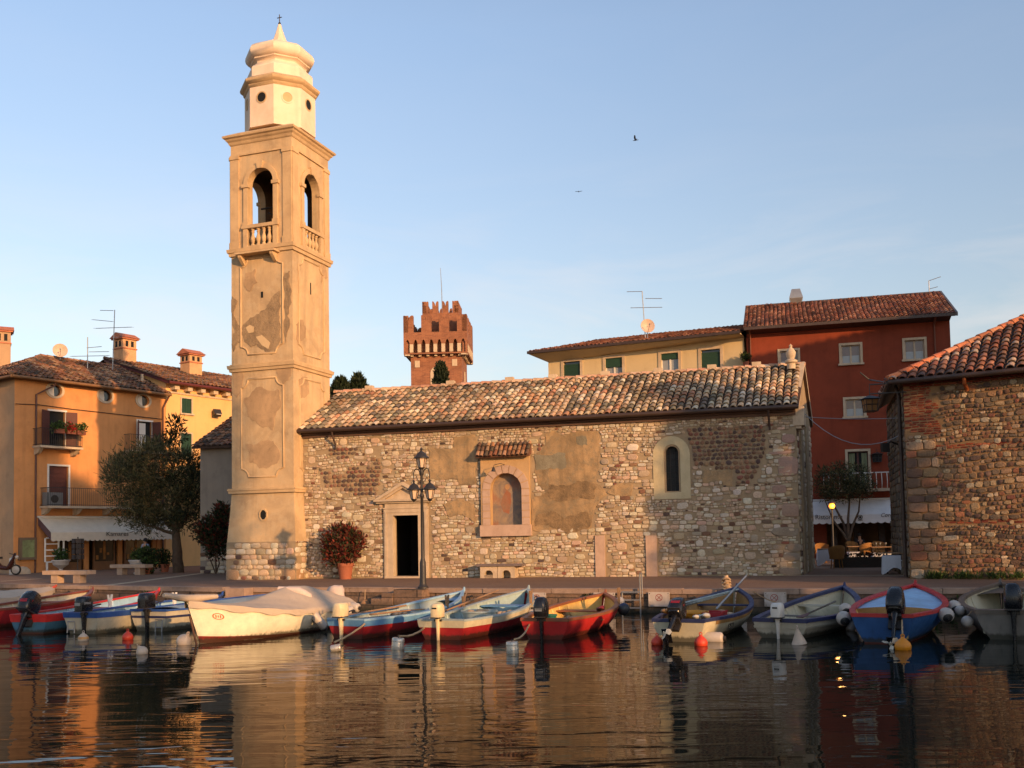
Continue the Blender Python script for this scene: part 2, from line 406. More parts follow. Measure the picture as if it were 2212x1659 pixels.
def tiles(mb, O, U, V, ul, vl, r, pal, pitch=.25, row=.36, inside=None, rad=.105, lift=.02, bed=None, n=5):
    """barrel tiles laid in columns up a slope from the eave O, along U, up V"""
    N = U.cross(V).normalized()
    if N.z < 0: N = -N
    nc = int(ul / pitch); pitch = ul / max(nc, 1)
    for i in range(nc):
        u = (i + .5) * pitch; v = -.06 + r.uniform(-.03, .03); first = True; wob = r.uniform(-.012, .012)
        while v < vl:
            rw = row * r.uniform(.92, 1.08)
            if inside is None or inside(u, v + rw * .5):
                w_ = mnoise.noise(Vector((O.x + u * .35, v * .5, O.y))) + .6 * mnoise.noise(Vector((u * 1.1, v * 1.4, O.x + 7))); mb.cur = tuple(c_ * (1 - max(-.12, min(.42, w_ * .6))) for c_ in jit(r.choice(pal), r, .16))
                v1 = min(v + rw + .05, vl + .04); vs = []; x0 = wob + r.uniform(-.012, .012); x1 = wob + r.uniform(-.012, .012); li = lift + r.uniform(0, .02) + .03 * mnoise.noise(Vector((u * .4, v * .5, 9)))
                for vv, rr, xx, lz in ((v, rad * 1.08, x0, li + .022), (v1, rad * .84, x1, li * .4)):
                    for j in range(n + 1):
                        t = math.pi * j / n
                        vs.append(O + U * (u + xx + .03 * mnoise.noise(Vector((u * .5, vv * .6, 2))) + rr * math.cos(t)) + V * vv + N * (lz + rr * .82 * math.sin(t)))
                vs += [O + U * (u + x0 + rad * .86 * math.cos(math.pi * j / n)) + V * (v + .004) + N * (li + .022 + rad * .62 * math.sin(math.pi * j / n)) for j in range(n + 1)]
                fs = [(j, j + 1, n + 2 + j, n + 1 + j) for j in range(n)] + [(j + 1, j, 2 * n + 2 + j, 2 * n + 3 + j) for j in range(n)]
                mb.add(vs, fs)
            v += rw
    mb.cur = (1, 1, 1)
def ridge(mb, A, B, r, pal, rad=.13, step=.42):
    d = (B - A); n = max(1, int(d.length / step)); u = d.normalized(); w = u.cross(Vector((0, 0, 1))).normalized(); up = w.cross(u)
    for i in range(n):
        mb.cur = jit(r.choice(pal), r, .12); vs = []
        for t, k in ((i / n, 1.06), ((i + 1.08) / n, .9)):
            for j in range(8): a = math.pi * j / 7; vs.append(A + d * t + w * (rad * k * math.cos(a)) + up * (rad * k * math.sin(a) + (.012 if k > 1 else 0)))
        mb.add(vs, [(j, j + 1, 9 + j, 8 + j) for j in range(7)] + [tuple(range(8))])
    mb.cur = (1, 1, 1)

# ------------------------------------------------------------------ ground, quay, water
KERB = [(-90, 78), (-20.3, 39.4), (-9.66, 33.1), (-5.2, 31.6), (0, 29.35), (6.1, 26.95), (12.9, 25.2), (60, 13)]
def paving():
    t = NT('worn_porphyry_paving')
    a = t.noise(.35, 6, .6); b = t.noise(5, 6, .7); c = t.noise(60, 3, .6)
    col = t.mix(t.ramp(a, .3, .7), lin(112, 82, 62), lin(128, 98, 76)); col = t.mix(t.ramp(b, .5, .8, (0, 0, 0), (.6,) * 3), col, lin(92, 72, 58))
    v = t.n('ShaderNodeTexVoronoi', feature='DISTANCE_TO_EDGE'); v.inputs['Scale'].default_value = 5.5; t.l(t.coord(), v.inputs['Vector'])
    col = t.mix(t.ramp(v.outputs['Distance'], .01, .05, (.45,) * 3, (0, 0, 0)), col, lin(84, 66, 54))
    t.base(col); t.rough(.85); t.bump(t.mix(.5, b, c), .02, .6); return t.m
M_PAVE = paving()
mb = MB()
far = [(200, 13), (1500, 13), (1500, 2500), (-1500, 2500), (-1500, 78)]
mb.add([Vector((x, y, 0)) for x, y in KERB + far], [tuple(range(len(KERB) + len(far)))])
tag(obj('pavement', mb, M_PAVE), kind='structure')
mb = MB(); mb.quad(Vector((-400, -2, 0)), Vector((-400, -600, 0)), Vector((400, -600, 0)), Vector((400, -2, 0)))
mb.quad(Vector((-400, -2, 0)), Vector((400, -2, 0)), Vector((400, -2, -3)), Vector((-400, -2, -3)))
tag(obj('ground', mb, M_PAVE), kind='structure')
M_KERB = plaster('kerb_stone', lin(168, 142, 124), lin(110, 92, 80), .6, 1.8, .01)
def quaystone():
    t = NT('quay_stone'); co = t.n('ShaderNodeNewGeometry'); sp = t.n('ShaderNodeSeparateXYZ'); t.l(co.outputs['Position'], sp.inputs[0])
    n = t.noise(2.2, 6, .7); n2 = t.noise(9, 5, .7)
    col = t.mix(t.ramp(n, .35, .7), lin(150, 120, 98), lin(108, 88, 72)); col = t.mix(t.ramp(n2, .5, .75, (0, 0, 0), (.7,) * 3), col, lin(74, 62, 50))
    ad = t.n('ShaderNodeMath', operation='MULTIPLY_ADD'); t.l(n, ad.inputs[0]); ad.inputs[1].default_value = .5; zz = t.n('ShaderNodeMath', operation='ADD'); t.l(sp.outputs['Z'], zz.inputs[0]); zz.inputs[1].default_value = 1.0; t.l(zz.outputs[0], ad.inputs[2])
    ad0 = t.n('ShaderNodeMath', operation='ADD'); t.l(sp.outputs['X'], ad0.inputs[0]); t.l(sp.outputs['Y'], ad0.inputs[1]); cbx = t.n('ShaderNodeCombineXYZ'); t.l(ad0.outputs[0], cbx.inputs['X']); t.l(sp.outputs['Z'], cbx.inputs['Y'])
    bk = t.n('ShaderNodeTexBrick'); t.l(cbx.outputs[0], bk.inputs['Vector']); bk.inputs['Scale'].default_value = 1; bk.inputs['Brick Width'].default_value = .85; bk.inputs['Row Height'].default_value = .24; bk.inputs['Mortar Size'].default_value = .02; bk.inputs['Mortar Smooth'].default_value = .5; bk.inputs['Color1'].default_value = (1, 1, 1, 1); bk.inputs['Color2'].default_value = (.62, .62, .62, 1); bk.inputs['Mortar'].default_value = (.2, .2, .2, 1)
    col = t.mix(.85, col, bk.outputs['Color'], 'MULTIPLY')
    # weed and tide line: the lowest courses are dark green-black where the lake wets them
    col = t.mix(t.ramp(ad.outputs[0], .62, .92, (1, 1, 1), (0, 0, 0)), col, lin(44, 44, 30))
    t.base(col); t.rough(.8); t.bump(n2, .04, .9); return t.m
M_QUAY = quaystone()
mb = MB(); kb = MB(); rr_ = random.Random(3)
for (x0, y0), (x1, y1) in zip(KERB[:-1], KERB[1:]):
    A = Vector((x0, y0, 0)); B = Vector((x1, y1, 0)); u = (B - A).normalized(); n = Vector((u.y, -u.x, 0)); l = (B - A).length
    mb.quad(A + Vector((0, 0, -1.6)) - n * .05, B + Vector((0, 0, -1.6)) - n * .05, B - n * .05 + Vector((0, 0, -.11)), A - n * .05 + Vector((0, 0, -.11)))
    k = 0.0
    while k < l:
        e = min(l, k + rr_.uniform(.9, 1.7)); dz = rr_.uniform(-.012, .008); dn = rr_.uniform(-.015, .015); g = .008
        a = A + u * (k + g); b = A + u * (e - g)
        q = [a - n * .34, b - n * .34, b + n * dn, a + n * dn]
        kb.hexa([p + Vector((0, 0, -.12)) for p in q], [p + Vector((0, 0, .025 + dz)) for p in q]); k = e
obj_q = tag(obj('quay_wall', mb, M_QUAY), kind='structure')
tag(obj('kerb', kb, M_KERB), kind='structure')
# pale stone strips let into the pavement
mb = MB()
def strip(pa, pb, w, z=.006):
    a = G(*pa); b = G(*pb); u = (b - a).normalized(); n = Vector((-u.y, u.x, 0)) * w / 2; h = Vector((0, 0, z)); mb.quad(a - n + h, b - n + h, b + n + h, a + n + h)
strip((225, 1265.5), (490, 1232), .42); strip((0, 1256), (90, 1250), .3); strip((1730, 1214.5), (1950, 1212), .3, .007); strip((1690, 1243.5), (1965, 1243), .35, .008)
tag(obj('paving_strip', mb, plaster('pale_paving', lin(188, 166, 140), lin(140, 120, 100), .5, 1.5, .005)), kind='structure')
def watermat():
    t = NT('harbour_water'); t.base((.007, .010, .008)); t.rough(.02); t.b.inputs['IOR'].default_value = 1.33; t.b.inputs['Specular IOR Level'].default_value = .25
    co = t.n('ShaderNodeTexCoord')
    def nz(sx, sy, sc, det, dist=.4, off=0, rot=.12):
        mp = t.n('ShaderNodeMapping'); mp.inputs['Scale'].default_value = (sx, sy, 1); mp.inputs['Location'].default_value = (off, off * .7, 0); mp.inputs['Rotation'].default_value = (0, 0, rot)
        t.l(co.outputs['Object'], mp.inputs['Vector']); q = t.n('ShaderNodeTexNoise'); q.inputs['Scale'].default_value = sc; q.inputs['Detail'].default_value = det; q.inputs['Distortion'].default_value = dist; q.inputs['Roughness'].default_value = .5
        t.l(mp.outputs[0], q.inputs['Vector']); return q.outputs['Fac']
    a = nz(.22, .62, 1.0, 1.5, .6); b = nz(.42, 1.5, 1.5, 1.5, 1.0, 5, .2); c = nz(.1, .25, .6, 3, .5, 9); d = nz(.9, 3.2, 2.0, 1, .6, 3, -.15)
    patch = t.ramp(c, .42, .64, (.22,) * 3, (1, 1, 1))
    prev = None
    for h, dist, st in ((a, .06, .30), (t.mix(1.0, b, patch, 'MULTIPLY'), .026, .45), (t.mix(1.0, d, patch, 'MULTIPLY'), .006, .35)):
        bm = t.n('ShaderNodeBump'); bm.inputs['Distance'].default_value = dist; bm.inputs['Strength'].default_value = st; t.l(h, bm.inputs['Height'])
        if prev: t.l(prev, bm.inputs['Normal'])
        prev = bm.outputs[0]
    t.l(prev, t.b.inputs['Normal']); return t.m
mb = MB(); mb.quad(Vector((-400, -3, QZ)), Vector((400, -3, QZ)), Vector((400, 90, QZ)), Vector((-400, 90, QZ)))
tag(obj('water', mb, watermat()), kind='structure')

def ragged(pts, amp, r=random.Random(8)):
    """crumbled outline: every edge broken into small uneven steps"""
    for k in range(3):
        q = []
        for i in range(len(pts)):
            a, b = pts[i], pts[(i + 1) % len(pts)]; l = math.hypot(b[0] - a[0], b[1] - a[1]); t = r.uniform(.38, .62)
            q += [a, (a[0] + (b[0] - a[0]) * t + r.uniform(-1, 1) * amp * l, a[1] + (b[1] - a[1]) * t + r.uniform(-1, 1) * amp * l)]
        pts = q
    return pts
# ------------------------------------------------------------------ the stone church
CF = Fr.two((-8.4, 39.87), (10.0, 34.79)); CL = 19.09; EAVE = 5.86
church = thing('stone_church', 'low rubble stone church with mottled barrel tile roof and dark open doorway', 'church', CF.p(0, 0))
c6 = lambda x, y: CF.hit((1000 + x * .25316) * .97359, (940 + y * .2531) * .97359)
c5 = lambda x, y: CF.hit((640 + x * .22298) * .97359, (940 + y * .22303) * .97359)
c7 = lambda x, y: CF.hit((1480 + x * .30743) * .97359, (800 + y * .30743) * .97359)
door = CF.rect(850, 1112, 906.5, 1246); door = (door[0], door[1], .06, door[3])
nich = CF.rect(1061, 1022, 1129, 1134); slit = CF.rect(1438, 964, 1466, 1061)
nblk = CF.rect(1041, 985, 1146, 1158); sur = CF.rect(1411, 942, 1491, 1078)
door_h = rectp(*door)
def archrect(q, n=12): return arch(q[0], q[1], q[2], q[3] - (q[1] - q[0]) / 2, n)
nich_h = archrect(nich); slit_h = archrect(slit); sur_h = archrect(sur, 14)
mb = MB(); mb.face_holes(CF, rectp(0, CL, -.05, EAVE + .05), [door_h, rectp(nblk[0] + .05, nblk[1] - .05, nich[2] - .02, nich[3] + .3), slit_h], 0, .35)
GB = Vector((.36, .933, 0)); GL = 6.3                                  # the right gable runs back along this
OR = CF.p(CL, 0)
GF = Fr.two((OR.x, OR.y), (OR.x + GB.x, OR.y + GB.y))
apx = GL / 2; RZ = 7.85
mb.face_holes(GF, [(0, -.05), (GL, -.05), (GL, EAVE), (apx, RZ - .12), (0, EAVE)], [], 0)
bl = CF.p(0, 0, -6.2); br = GF.p(GL, 0)
mb.quad(br + Vector((0, 0, -.05)), bl + Vector((0, 0, -.05)), bl + Vector((0, 0, EAVE)), br + Vector((0, 0, EAVE)))
mb.quad(bl + Vector((0, 0, -.05)), CF.p(0, -.05), CF.p(0, EAVE), CF.p(0, RZ - .15, -3.1), bl + Vector((0, 0, EAVE)))
wall = obj('wall', mb, M_MORTAR, church)
patches = [[c6(*q) for q in ((830, 90), (900, 60), (1000, 110), (1140, 60), (1290, 70), (1300, 380), (1270, 500), (1370, 620), (1290, 690), (1255, 760), (1230, 930), (970, 925), (715, 930), (712, 660), (800, 620), (840, 600), (770, 540), (735, 420), (735, 270), (800, 240), (835, 190))],
           [c5(*q) for q in ((1392, 240), (1682, 236), (1686, 556), (1600, 545), (1390, 562), (1400, 420))],
           [c5(*q) for q in ((1650, 140), (1850, 110), (1880, 200), (1900, 330), (1865, 420), (1860, 600), (1700, 605), (1686, 250), (1645, 225))],
           [c6(*q) for q in ((1370, 600), (1420, 545), (1500, 520), (1590, 530), (1585, 625), (1450, 640))],
           [c7(*q) for q in ((260, 785), (360, 795), (470, 785), (468, 905), (410, 900), (400, 880), (262, 885))],
           [c5(*q) for q in ((1540, 800), (1700, 740), (1840, 800), (1860, 990), (1740, 900), (1600, 930))]]
slabs = [CF.rect(1286.6, 1156.6, 1307.5, 1246.6), CF.rect(1396, 1156.6, 1419.7, 1245.5)]
frame_o = CF.rect(831.5, 1099, 926.5, 1248); ped = CF.rect(812, 1043, 936, 1080)
excl = patches + [rectp(frame_o[0] - .03, frame_o[1] + .03, -.1, frame_o[3] + .3), rectp(ped[0] + .25, ped[1] - .25, ped[2] - .2, ped[2] + .25),
                  [(ped[0], ped[2]), (ped[1], ped[2]), ((ped[0] + ped[1]) / 2, ped[3] + .05)], rectp(nblk[0] - .02, nblk[1] + .02, nblk[2] - .02, nblk[3] + .02), sur_h] + [rectp(*s_) for s_ in slabs]
cz = [[c7(*q) for q in ((120, 480), (330, 490), (500, 470), (700, 470), (720, 620), (660, 780), (600, 900), (470, 880), (300, 770), (160, 760))],
      [c5(*q) for q in ((250, 300), (500, 235), (900, 240), (930, 420), (900, 660), (860, 760), (600, 700), (330, 620))],
      [c6(*q) for q in ((720, 190), (840, 180), (830, 250), (730, 260))]]
def zone_c(a, z):
    for p_ in excl:
        if inpoly(a, z, p_): return None
    for i, p_ in enumerate(cz):
        if inpoly(a, z, p_): return 'cobble' if i != 1 or mnoise.noise(Vector((a * .9, z * 1.2, 3))) > -.12 else 'rubble'
    if a > 17.2 and math.sin(z * 5) > -.6: return 'block'
    return 'block' if (z < 2.4 and a > 5.5) or math.sin(a * 1.7 + 3 * math.sin(z * 1.3)) > .3 else 'rubble'
sr = random.Random(11); mb = MB()
rubble(mb, CF, .1, CL - .05, 0.0, EAVE - .12, lambda a, z: (lambda k: None if k == 'cobble' else k)(zone_c(a, z)), sr, .07, .17, 0, 1.0, 260, .05)
rubble(mb, CF, .1, CL - .05, 2.0, EAVE - .12, lambda a, z: 'cobble' if zone_c(a, z) == 'cobble' else None, sr, .13, .2)
# quoins and a few large pinkish blocks at the right-hand corner
for x0, y0, x1, y1 in ((800, 690, 945, 838), (825, 1030, 950, 1130), (760, 895, 860, 960), (755, 1200, 950, 1270), (840, 1385, 960, 1445), (810, 1495, 962, 1548), (865, 1320, 962, 1380), (830, 530, 925, 600), (735, 650, 920, 680)):
    a = c7(x0, y1); b = c7(x1, y0); mb.cur = jit(lin(164, 134, 118) if y0 < 1200 else lin(150, 134, 116), sr); stone(mb, CF, (a[0] + b[0]) / 2, (a[1] + b[1]) / 2, b[0] - a[0], b[1] - a[1], sr, 'block', .018)
rubble(mb, GF, .02, GL, 0, EAVE - .1, lambda a, z: None if .9 < a < 1.7 or 3.2 < a < 4.2 else 'block', sr, .14, .24)
mb.cur = (1, 1, 1)
obj('stone_facing', mb, M_STONE, church, 34)
M_OLDPL = plaster('old_patch_plaster', lin(176, 146, 108), lin(96, 86, 70), .95, 1.3, .04, light=lin(140, 132, 112))
for i, p_ in enumerate(patches):
    mb = MB(); mb.prism(CF, ragged(p_, .1), -.02, .022 + .003 * i); obj('plaster_patch', mb, M_OLDPL, church)
M_GREYPL = plaster('grey_patch_plaster', lin(140, 132, 112), lin(104, 96, 80), .8, 2.2, .04); M_CRUMB = plaster('crumbled_plaster', lin(150, 124, 92), lin(92, 80, 64), .95, 3.0, .07)
for q, mt in ((((740, 265), (1005, 255), (1015, 385), (900, 400), (745, 412)), M_GREYPL), (((1100, 115), (1190, 110), (1200, 190), (1110, 180)), M_GREYPL), (((860, 520), (1010, 545), (1180, 500), (1280, 560), (1260, 660), (1120, 640), (960, 690), (800, 640)), M_CRUMB), (((760, 800), (880, 760), (1000, 830), (1180, 770), (1240, 860), (1200, 925), (900, 915), (740, 900)), M_CRUMB)):
    mb = MB(); mb.prism(CF, ragged([c6(*p_) for p_ in q], .16), -.02, .0285 if mt == M_GREYPL else .0315); obj('crumbled_patch', mb, mt, church)
for s_ in slabs: mb = MB(); mb.box(CF, s_[0], s_[1], -.02, s_[3], -.05, .075); obj('upright_slab', mb, M_PINK, church, 40)
# doorway
mb = MB(); t_ = .30
fo = frame_o; mb.prism(CF, [(fo[0], -.02), (door[0] + .02, -.02), (door[0] + .02, door[3] - .02), (door[1] - .02, door[3] - .02), (door[1] - .02, -.02), (fo[1], -.02), (fo[1], door[3] + .22), (fo[0], door[3] + .22)], -.2, .10)
ds = obj('door_surround', mb, M_TRIM, church)
mb = MB(); mb.box(CF, fo[0] + .04, fo[1] - .04, door[3] + .22, door[3] + .46, -.1, .08); mb.box(CF, fo[0] - .02, fo[1] + .02, door[3] + .24, door[3] + .29, -.1, .11); mb.prism(CF, [(fo[0] + .13, 0), (fo[0] + .05, 0), (fo[0] + .05, door[3] + .15), (fo[1] - .05, door[3] + .15), (fo[1] - .05, 0), (fo[1] - .13, 0), (fo[1] - .13, door[3] + .09), (fo[0] + .13, door[3] + .09)], .09, .125); obj('moulding', mb, M_TRIM, ds)
mb = MB(); mb.box(CF, ped[0] + .06, ped[1] - .06, ped[2] - .12, ped[2] - .05, -.1, .16); mb.box(CF, ped[0], ped[1], ped[2] - .05, ped[2] + .03, -.1, .26)
pm = (ped[0] + ped[1]) / 2; sl = (ped[3] - ped[2]) / (pm - ped[0])
for sg, x0 in ((1, ped[0]), (-1, ped[1])):
    for o_, w_, dd in ((0, .12, .26), (.12, .10, .19)):
        mb.prism(CF, [(x0 + sg * .02, ped[2] + .035 - 0), (x0 + sg * (.02 + w_ / sl + o_ / sl), ped[2] + .035), (pm, ped[3] - o_ - w_ + .02), (pm, ped[3] - o_ + .03)][::1 if sg > 0 else -1] if o_ == 0 else [(x0 + sg * (.02 + o_ / sl), ped[2] + .035), (x0 + sg * (.02 + (o_ + w_) / sl), ped[2] + .035), (pm, ped[3] - o_ - w_ + .02), (pm, ped[3] - o_ + .02)][::1 if sg > 0 else -1], -.08, dd)
pd = obj('pediment', mb, M_TRIM, church)
mb = MB(); mb.prism(CF, [(ped[0] + .2, ped[2] + .02), (ped[1] - .2, ped[2] + .02), (pm, ped[3] - .1)], -.05, .06); obj('tympanum', mb, M_TRIM, pd)
mb = MB(); mb.box(CF, fo[0] + .05, fo[1] - .05, -.02, .07, -.4, .2); obj('threshold', mb, M_TRIM, church)
mb = MB(); b_ = 3.0
mb.face_holes(CF, rectp(door[0] - 1.5, door[1] + 1.5, -.02, 3.4), [], -b_)
for a in (door[0] - .45, door[1] + .45): mb.quad(CF.p(a, 0, -.36), CF.p(a, 0, -b_), CF.p(a, 3, -b_), CF.p(a, 3, -.36))
mb.quad(CF.p(door[0] - 1, 2.8, -.36), CF.p(door[1] + 1, 2.8, -.36), CF.p(door[1] + 1, 2.8, -b_), CF.p(door[0] - 1, 2.8, -b_))
obj('dark_vestibule', mb, paint('vestibule', lin(40, 34, 30), .9), church)
# niche with its projecting surround, fresco and little tiled canopy
mb = MB(); mb.face_holes(CF, rectp(nblk[0], nblk[1], nich[2], nblk[3]), [nich_h], .13, .34)
for a in (nblk[0], nblk[1]): mb.quad(CF.p(a, nich[2], .13), CF.p(a, nblk[3], .13), CF.p(a, nblk[3], -.02), CF.p(a, nich[2], -.02))
nb = obj('niche_block', mb, plaster('niche_plaster', lin(188, 154, 112), lin(150, 124, 92), .5, 1.3, .01), church)
mb = MB(); c_ = (nich[0] + nich[1]) / 2; r_ = (nich[1] - nich[0]) / 2; zs = nich[3] - r_
for i in range(9):                                                       # voussoirs
    a0 = math.pi * i / 9 + .02; a1 = math.pi * (i + 1) / 9 - .02; ro = r_ + .30
    mb.prism(CF, [(c_ + q * math.cos(t), zs + q * math.sin(t)) for q, t in ((r_, a0), (ro, a0), (ro, a1), (r_, a1))], .1, .155)
for k in range(5):
    z0 = nich[2] + (zs - nich[2]) * k / 5 + .012; z1 = nich[2] + (zs - nich[2]) * (k + 1) / 5 - .012
    mb.box(CF, nich[0] - .3, nich[0], z0, z1, .1, .155); mb.box(CF, nich[1], nich[1] + .3, z0, z1, .1, .155)
obj('niche_arch', mb, M_PINK, nb)
def fresco():
    t = NT('faded_fresco'); a = t.noise(2.2, 6, .65, dist=1.2); b = t.noise(1.5, 5, .6, (1, 1, .6)); c = t.noise(6, 5, .7)
    co = t.n('ShaderNodeTexCoord'); sp = t.n('ShaderNodeSeparateXYZ'); t.l(co.outputs['Object'], sp.inputs[0])
    col = t.mix(t.ramp(a, .4, .6), lin(150, 128, 104), lin(120, 108, 100)); col = t.mix(t.ramp(b, .52, .62, (0, 0, 0), (.75,) * 3), col, lin(140, 96, 74)); col = t.mix(t.ramp(c, .6, .72, (0, 0, 0), (.6,) * 3), col, lin(84, 74, 72))
    t.base(col); t.rough(.9); return t.m
mb = MB(); mb.face_holes(CF, [(a + (.02 if a > c_ else -.02), z) for a, z in nich_h], [], -.2); fr = obj('fresco_panel', mb, fresco(), church)
mb = MB()                                                                # the worn painted figure: robe, arms, head
mb.prism(CF, [(c_ - .2, nich[2] + .5), (c_ + .02, nich[2] + .42), (c_ + .12, nich[2] + .85), (c_ + .1, nich[2] + 1.2), (c_ - .06, nich[2] + 1.34), (c_ - .2, nich[2] + 1.1), (c_ - .3, nich[2] + .8)], -.2, -.197)
obj('painted_robe', mb, plaster('faded_red_pigment', lin(150, 98, 74), lin(136, 114, 94), .9, 3, .002), fr)
mb = MB(); mb.prism(CF, [(c_ - .03 + .09 * math.cos(t * .7), nich[2] + 1.45 + .11 * math.sin(t * .7)) for t in range(9)], -.2, -.197); obj('painted_head', mb, plaster('faded_ochre_pigment', lin(176, 136, 96), lin(150, 120, 96), .7, 3, .002), fr)
mb = MB(); mb.box(CF, nblk[0] - .04, nblk[1] + .04, nblk[2], nich[2], -.05, .2); obj('niche_sill', mb, M_PINK, church)
mb = MB(); ct = CF.rect(1033, 967, 1149, 986); tr = random.Random(5)
O_ = CF.p(ct[0], ct[2] + .02, .42); U_ = CF.u; V_ = (CF.p(ct[0], ct[3] + .18, -.02) - O_)
mb.cur = lin(120, 84, 66); mb.hexa([CF.p(ct[0], ct[2] - .05, .38), CF.p(ct[1], ct[2] - .05, .38), CF.p(ct[1], ct[2] + .1, -.02), CF.p(ct[0], ct[2] + .1, -.02)], [CF.p(ct[0], ct[2] - .01, .4), CF.p(ct[1], ct[2] - .01, .4), CF.p(ct[1], ct[3] + .16, -.02), CF.p(ct[0], ct[3] + .16, -.02)])
tiles(mb, O_, U_, V_.normalized(), ct[1] - ct[0], V_.length, tr, PAL_TILE_OLD, .17, .26, None, .075)
obj('niche_canopy', mb, M_TILE, church, 50)
mb = MB(); q = c6(415, 380); mb.tube([CF.p(q[0] + .3, q[1] + .06, .14), CF.p(q[0] + .25, q[1] + .1, .5), CF.p(q[0], q[1] + .04, .55), CF.p(q[0] - .02, q[1] - .05, .55)], .012); mb.lathe([(.02, 0), (.05, -.04), (.085, -.16)], CF.p(q[0] - .02, q[1] - .04, .55), 10); obj('spot_lamp', mb, M_IRON, church, 40)
# slit window
mb = MB(); mb.face_holes(CF, sur_h, [archrect((slit[0] - .07, slit[1] + .07, slit[2] - .05, slit[3] + .07))], .03, .03)
mb2 = MB(); sp_ = archrect((slit[0] - .07, slit[1] + .07, slit[2] - .05, slit[3] + .07)); mb2.loft([[CF.p(a, z, .028) for a, z in sp_], [CF.p(a, z, -.14) for a, z in slit_h]]); 
sw = obj('slit_window', mb, plaster('cream_surround', lin(190, 176, 142), lin(150, 136, 108), .4, 2, .006), church)
obj('splay', mb2, bpy.data.materials['cream_surround'], sw)
mb = MB(); mb.face_holes(CF, slit_h, [], -.22); obj('pane', mb, paint('dark_leaded_glass', lin(20, 22, 22), .6, .2), sw)
mb = MB()
for k in range(1, 3): a = slit[0] + (slit[1] - slit[0]) * k / 3; mb.tube([CF.p(a, slit[2], -.18), CF.p(a, slit[3] - .05, -.18)], .008, 5)
for k in range(1, 7): z = slit[2] + (slit[3] - slit[2]) * k / 7; mb.tube([CF.p(slit[0], z, -.18), CF.p(slit[1], z, -.18)], .008, 5)
obj('iron_grille', mb, M_IRON, sw)
# roof
rfA = CF.p(-.02, EAVE + .06, .34); rfB = CF.p(CL + .1, EAVE + .06, .34); rdA = CF.p(-.02, RZ, -3.05); rdB = GF.p(apx, RZ) + CF.u * .12
bkA = CF.p(-.02, EAVE, -6.5); bkB = br + CF.u * .1 + Vector((0, 0, EAVE))
mb = MB(); h_ = Vector((0, 0, -.1))
mb.hexa([rfA + h_, rfB + h_, rdB + h_, rdA + h_], [rfA, rfB, rdB, rdA]); mb.hexa([rdA + h_, rdB + h_, bkB + h_, bkA + h_], [rdA - Vector((0, 0, .003)), rdB - Vector((0, 0, .003)), bkB, bkA])
roof = obj('roof', mb, M_DARKTILE, church)
mb = MB(); Uv = (rfB - rfA).normalized(); Nn = Uv.cross(rdA - rfA).normalized(); Vv = Nn.cross(Uv)
Vv = Vv if Vv.z > 0 else -Vv
q0 = (rdA - rfA).dot(Uv); q1 = (rdB - rfA).dot(Uv); UL = (rfB - rfA).length; VL = (rdA - rfA).dot(Vv)
# the columns lean with the gables
V2 = ((rdA - rfA).normalized() + (rdB - rfB).normalized()).normalized()
tiles(mb, rfA, Uv, V2, UL, VL / V2.dot(Vv) - .02, sr, PAL_TILE, .262, .345, lambda u, v: True, .108)
obj('barrel_tiles', mb, M_TILE, roof, 50)
mb = MB(); ridge(mb, rdA + Vector((0, 0, .0)), rdB, sr, [lin(206, 160, 132), lin(196, 146, 116), lin(214, 180, 150)], .13, .44)
obj('ridge_tiles', mb, M_TILE, roof, 50)
for px in (797, 968, 1092, 1183, 1293, 1405, 1518, 1612):
    s_ = CF.hit(px, 800, -3.05)[0]; t = s_ / CL; c_ = rdA.lerp(rdB, t) + Vector((0, 0, .15)); mb = MB(); mb.blk(c_, .34, .24, .16, Matrix.Rotation(-.27, 3, 'Z')); obj('ridge_block', mb, M_TRIM, roof)
mb = MB()
mb.tube([rfA + Vector((0, 0, -.05)) + CF.n * .07, rfB + Vector((0, 0, -.05)) + CF.n * .07], .085, 10)
obj('gutter', mb, M_GUTTER, church, 50)
mb = MB(); mb.box(CF, 0.05, CL, EAVE - .13, EAVE - .02, -.05, .2); mb.box(CF, 0.05, CL, EAVE - .24, EAVE - .131, -.05, .1); obj('eaves_course', mb, paint('eaves_timber', lin(92, 68, 54), .8), church)
for px in (726, 1661):
    s_ = CF.hit(px, 920)[0]; mb = MB(); mb.tube([CF.p(s_, EAVE - .02, .4), CF.p(s_, EAVE - .22, .36), CF.p(s_ + .02, EAVE - .55, .12), CF.p(s_ + .03, EAVE - .75, .1)], .04, 8); obj('downpipe_stub', mb, M_GUTTER, church, 50)
mb = MB(); a = GF.p(0, EAVE, .12); b = GF.p(apx, RZ - .02, .12); c = GF.p(GL, EAVE, .12); hh = Vector((0, 0, .16))
for p_, q_ in ((a, b), (b, c)): mb.hexa([p_ - GF.n * .3, q_ - GF.n * .3, q_ + Vector((0, 0, 0)), p_], [p_ - GF.n * .3 + hh, q_ - GF.n * .3 + hh, q_ + hh, p_ + hh])
obj('gable_coping', mb, M_TRIM, church)
mb = MB(); mb.box(GF, -.05, .75, EAVE - .62, EAVE + .05, -.1, .28); mb.box(GF, -.0, .7, EAVE - .72, EAVE - .62, -.1, .18); obj('kneeler_stone', mb, M_TRIM, church)
mb = MB(); mb.box(GF, .9, 1.7, 0, EAVE - .72, -.05, .09); mb.box(GF, 3.2, 4.2, 0, EAVE - .2, -.05, .09); obj('pilaster', mb, M_MORTAR, church)
mb = MB(); c_ = P(1709, 786, 37.2); mb.lathe([(.16, -.2), (.16, 0), (.24, .05), (.24, .12), (.12, .18), (.17, .3), (.19, .42), (.12, .55), (.05, .62), (.07, .68), (.0, .76)], c_, 12); obj('roof_finial', mb, M_TRIM, church, 40)

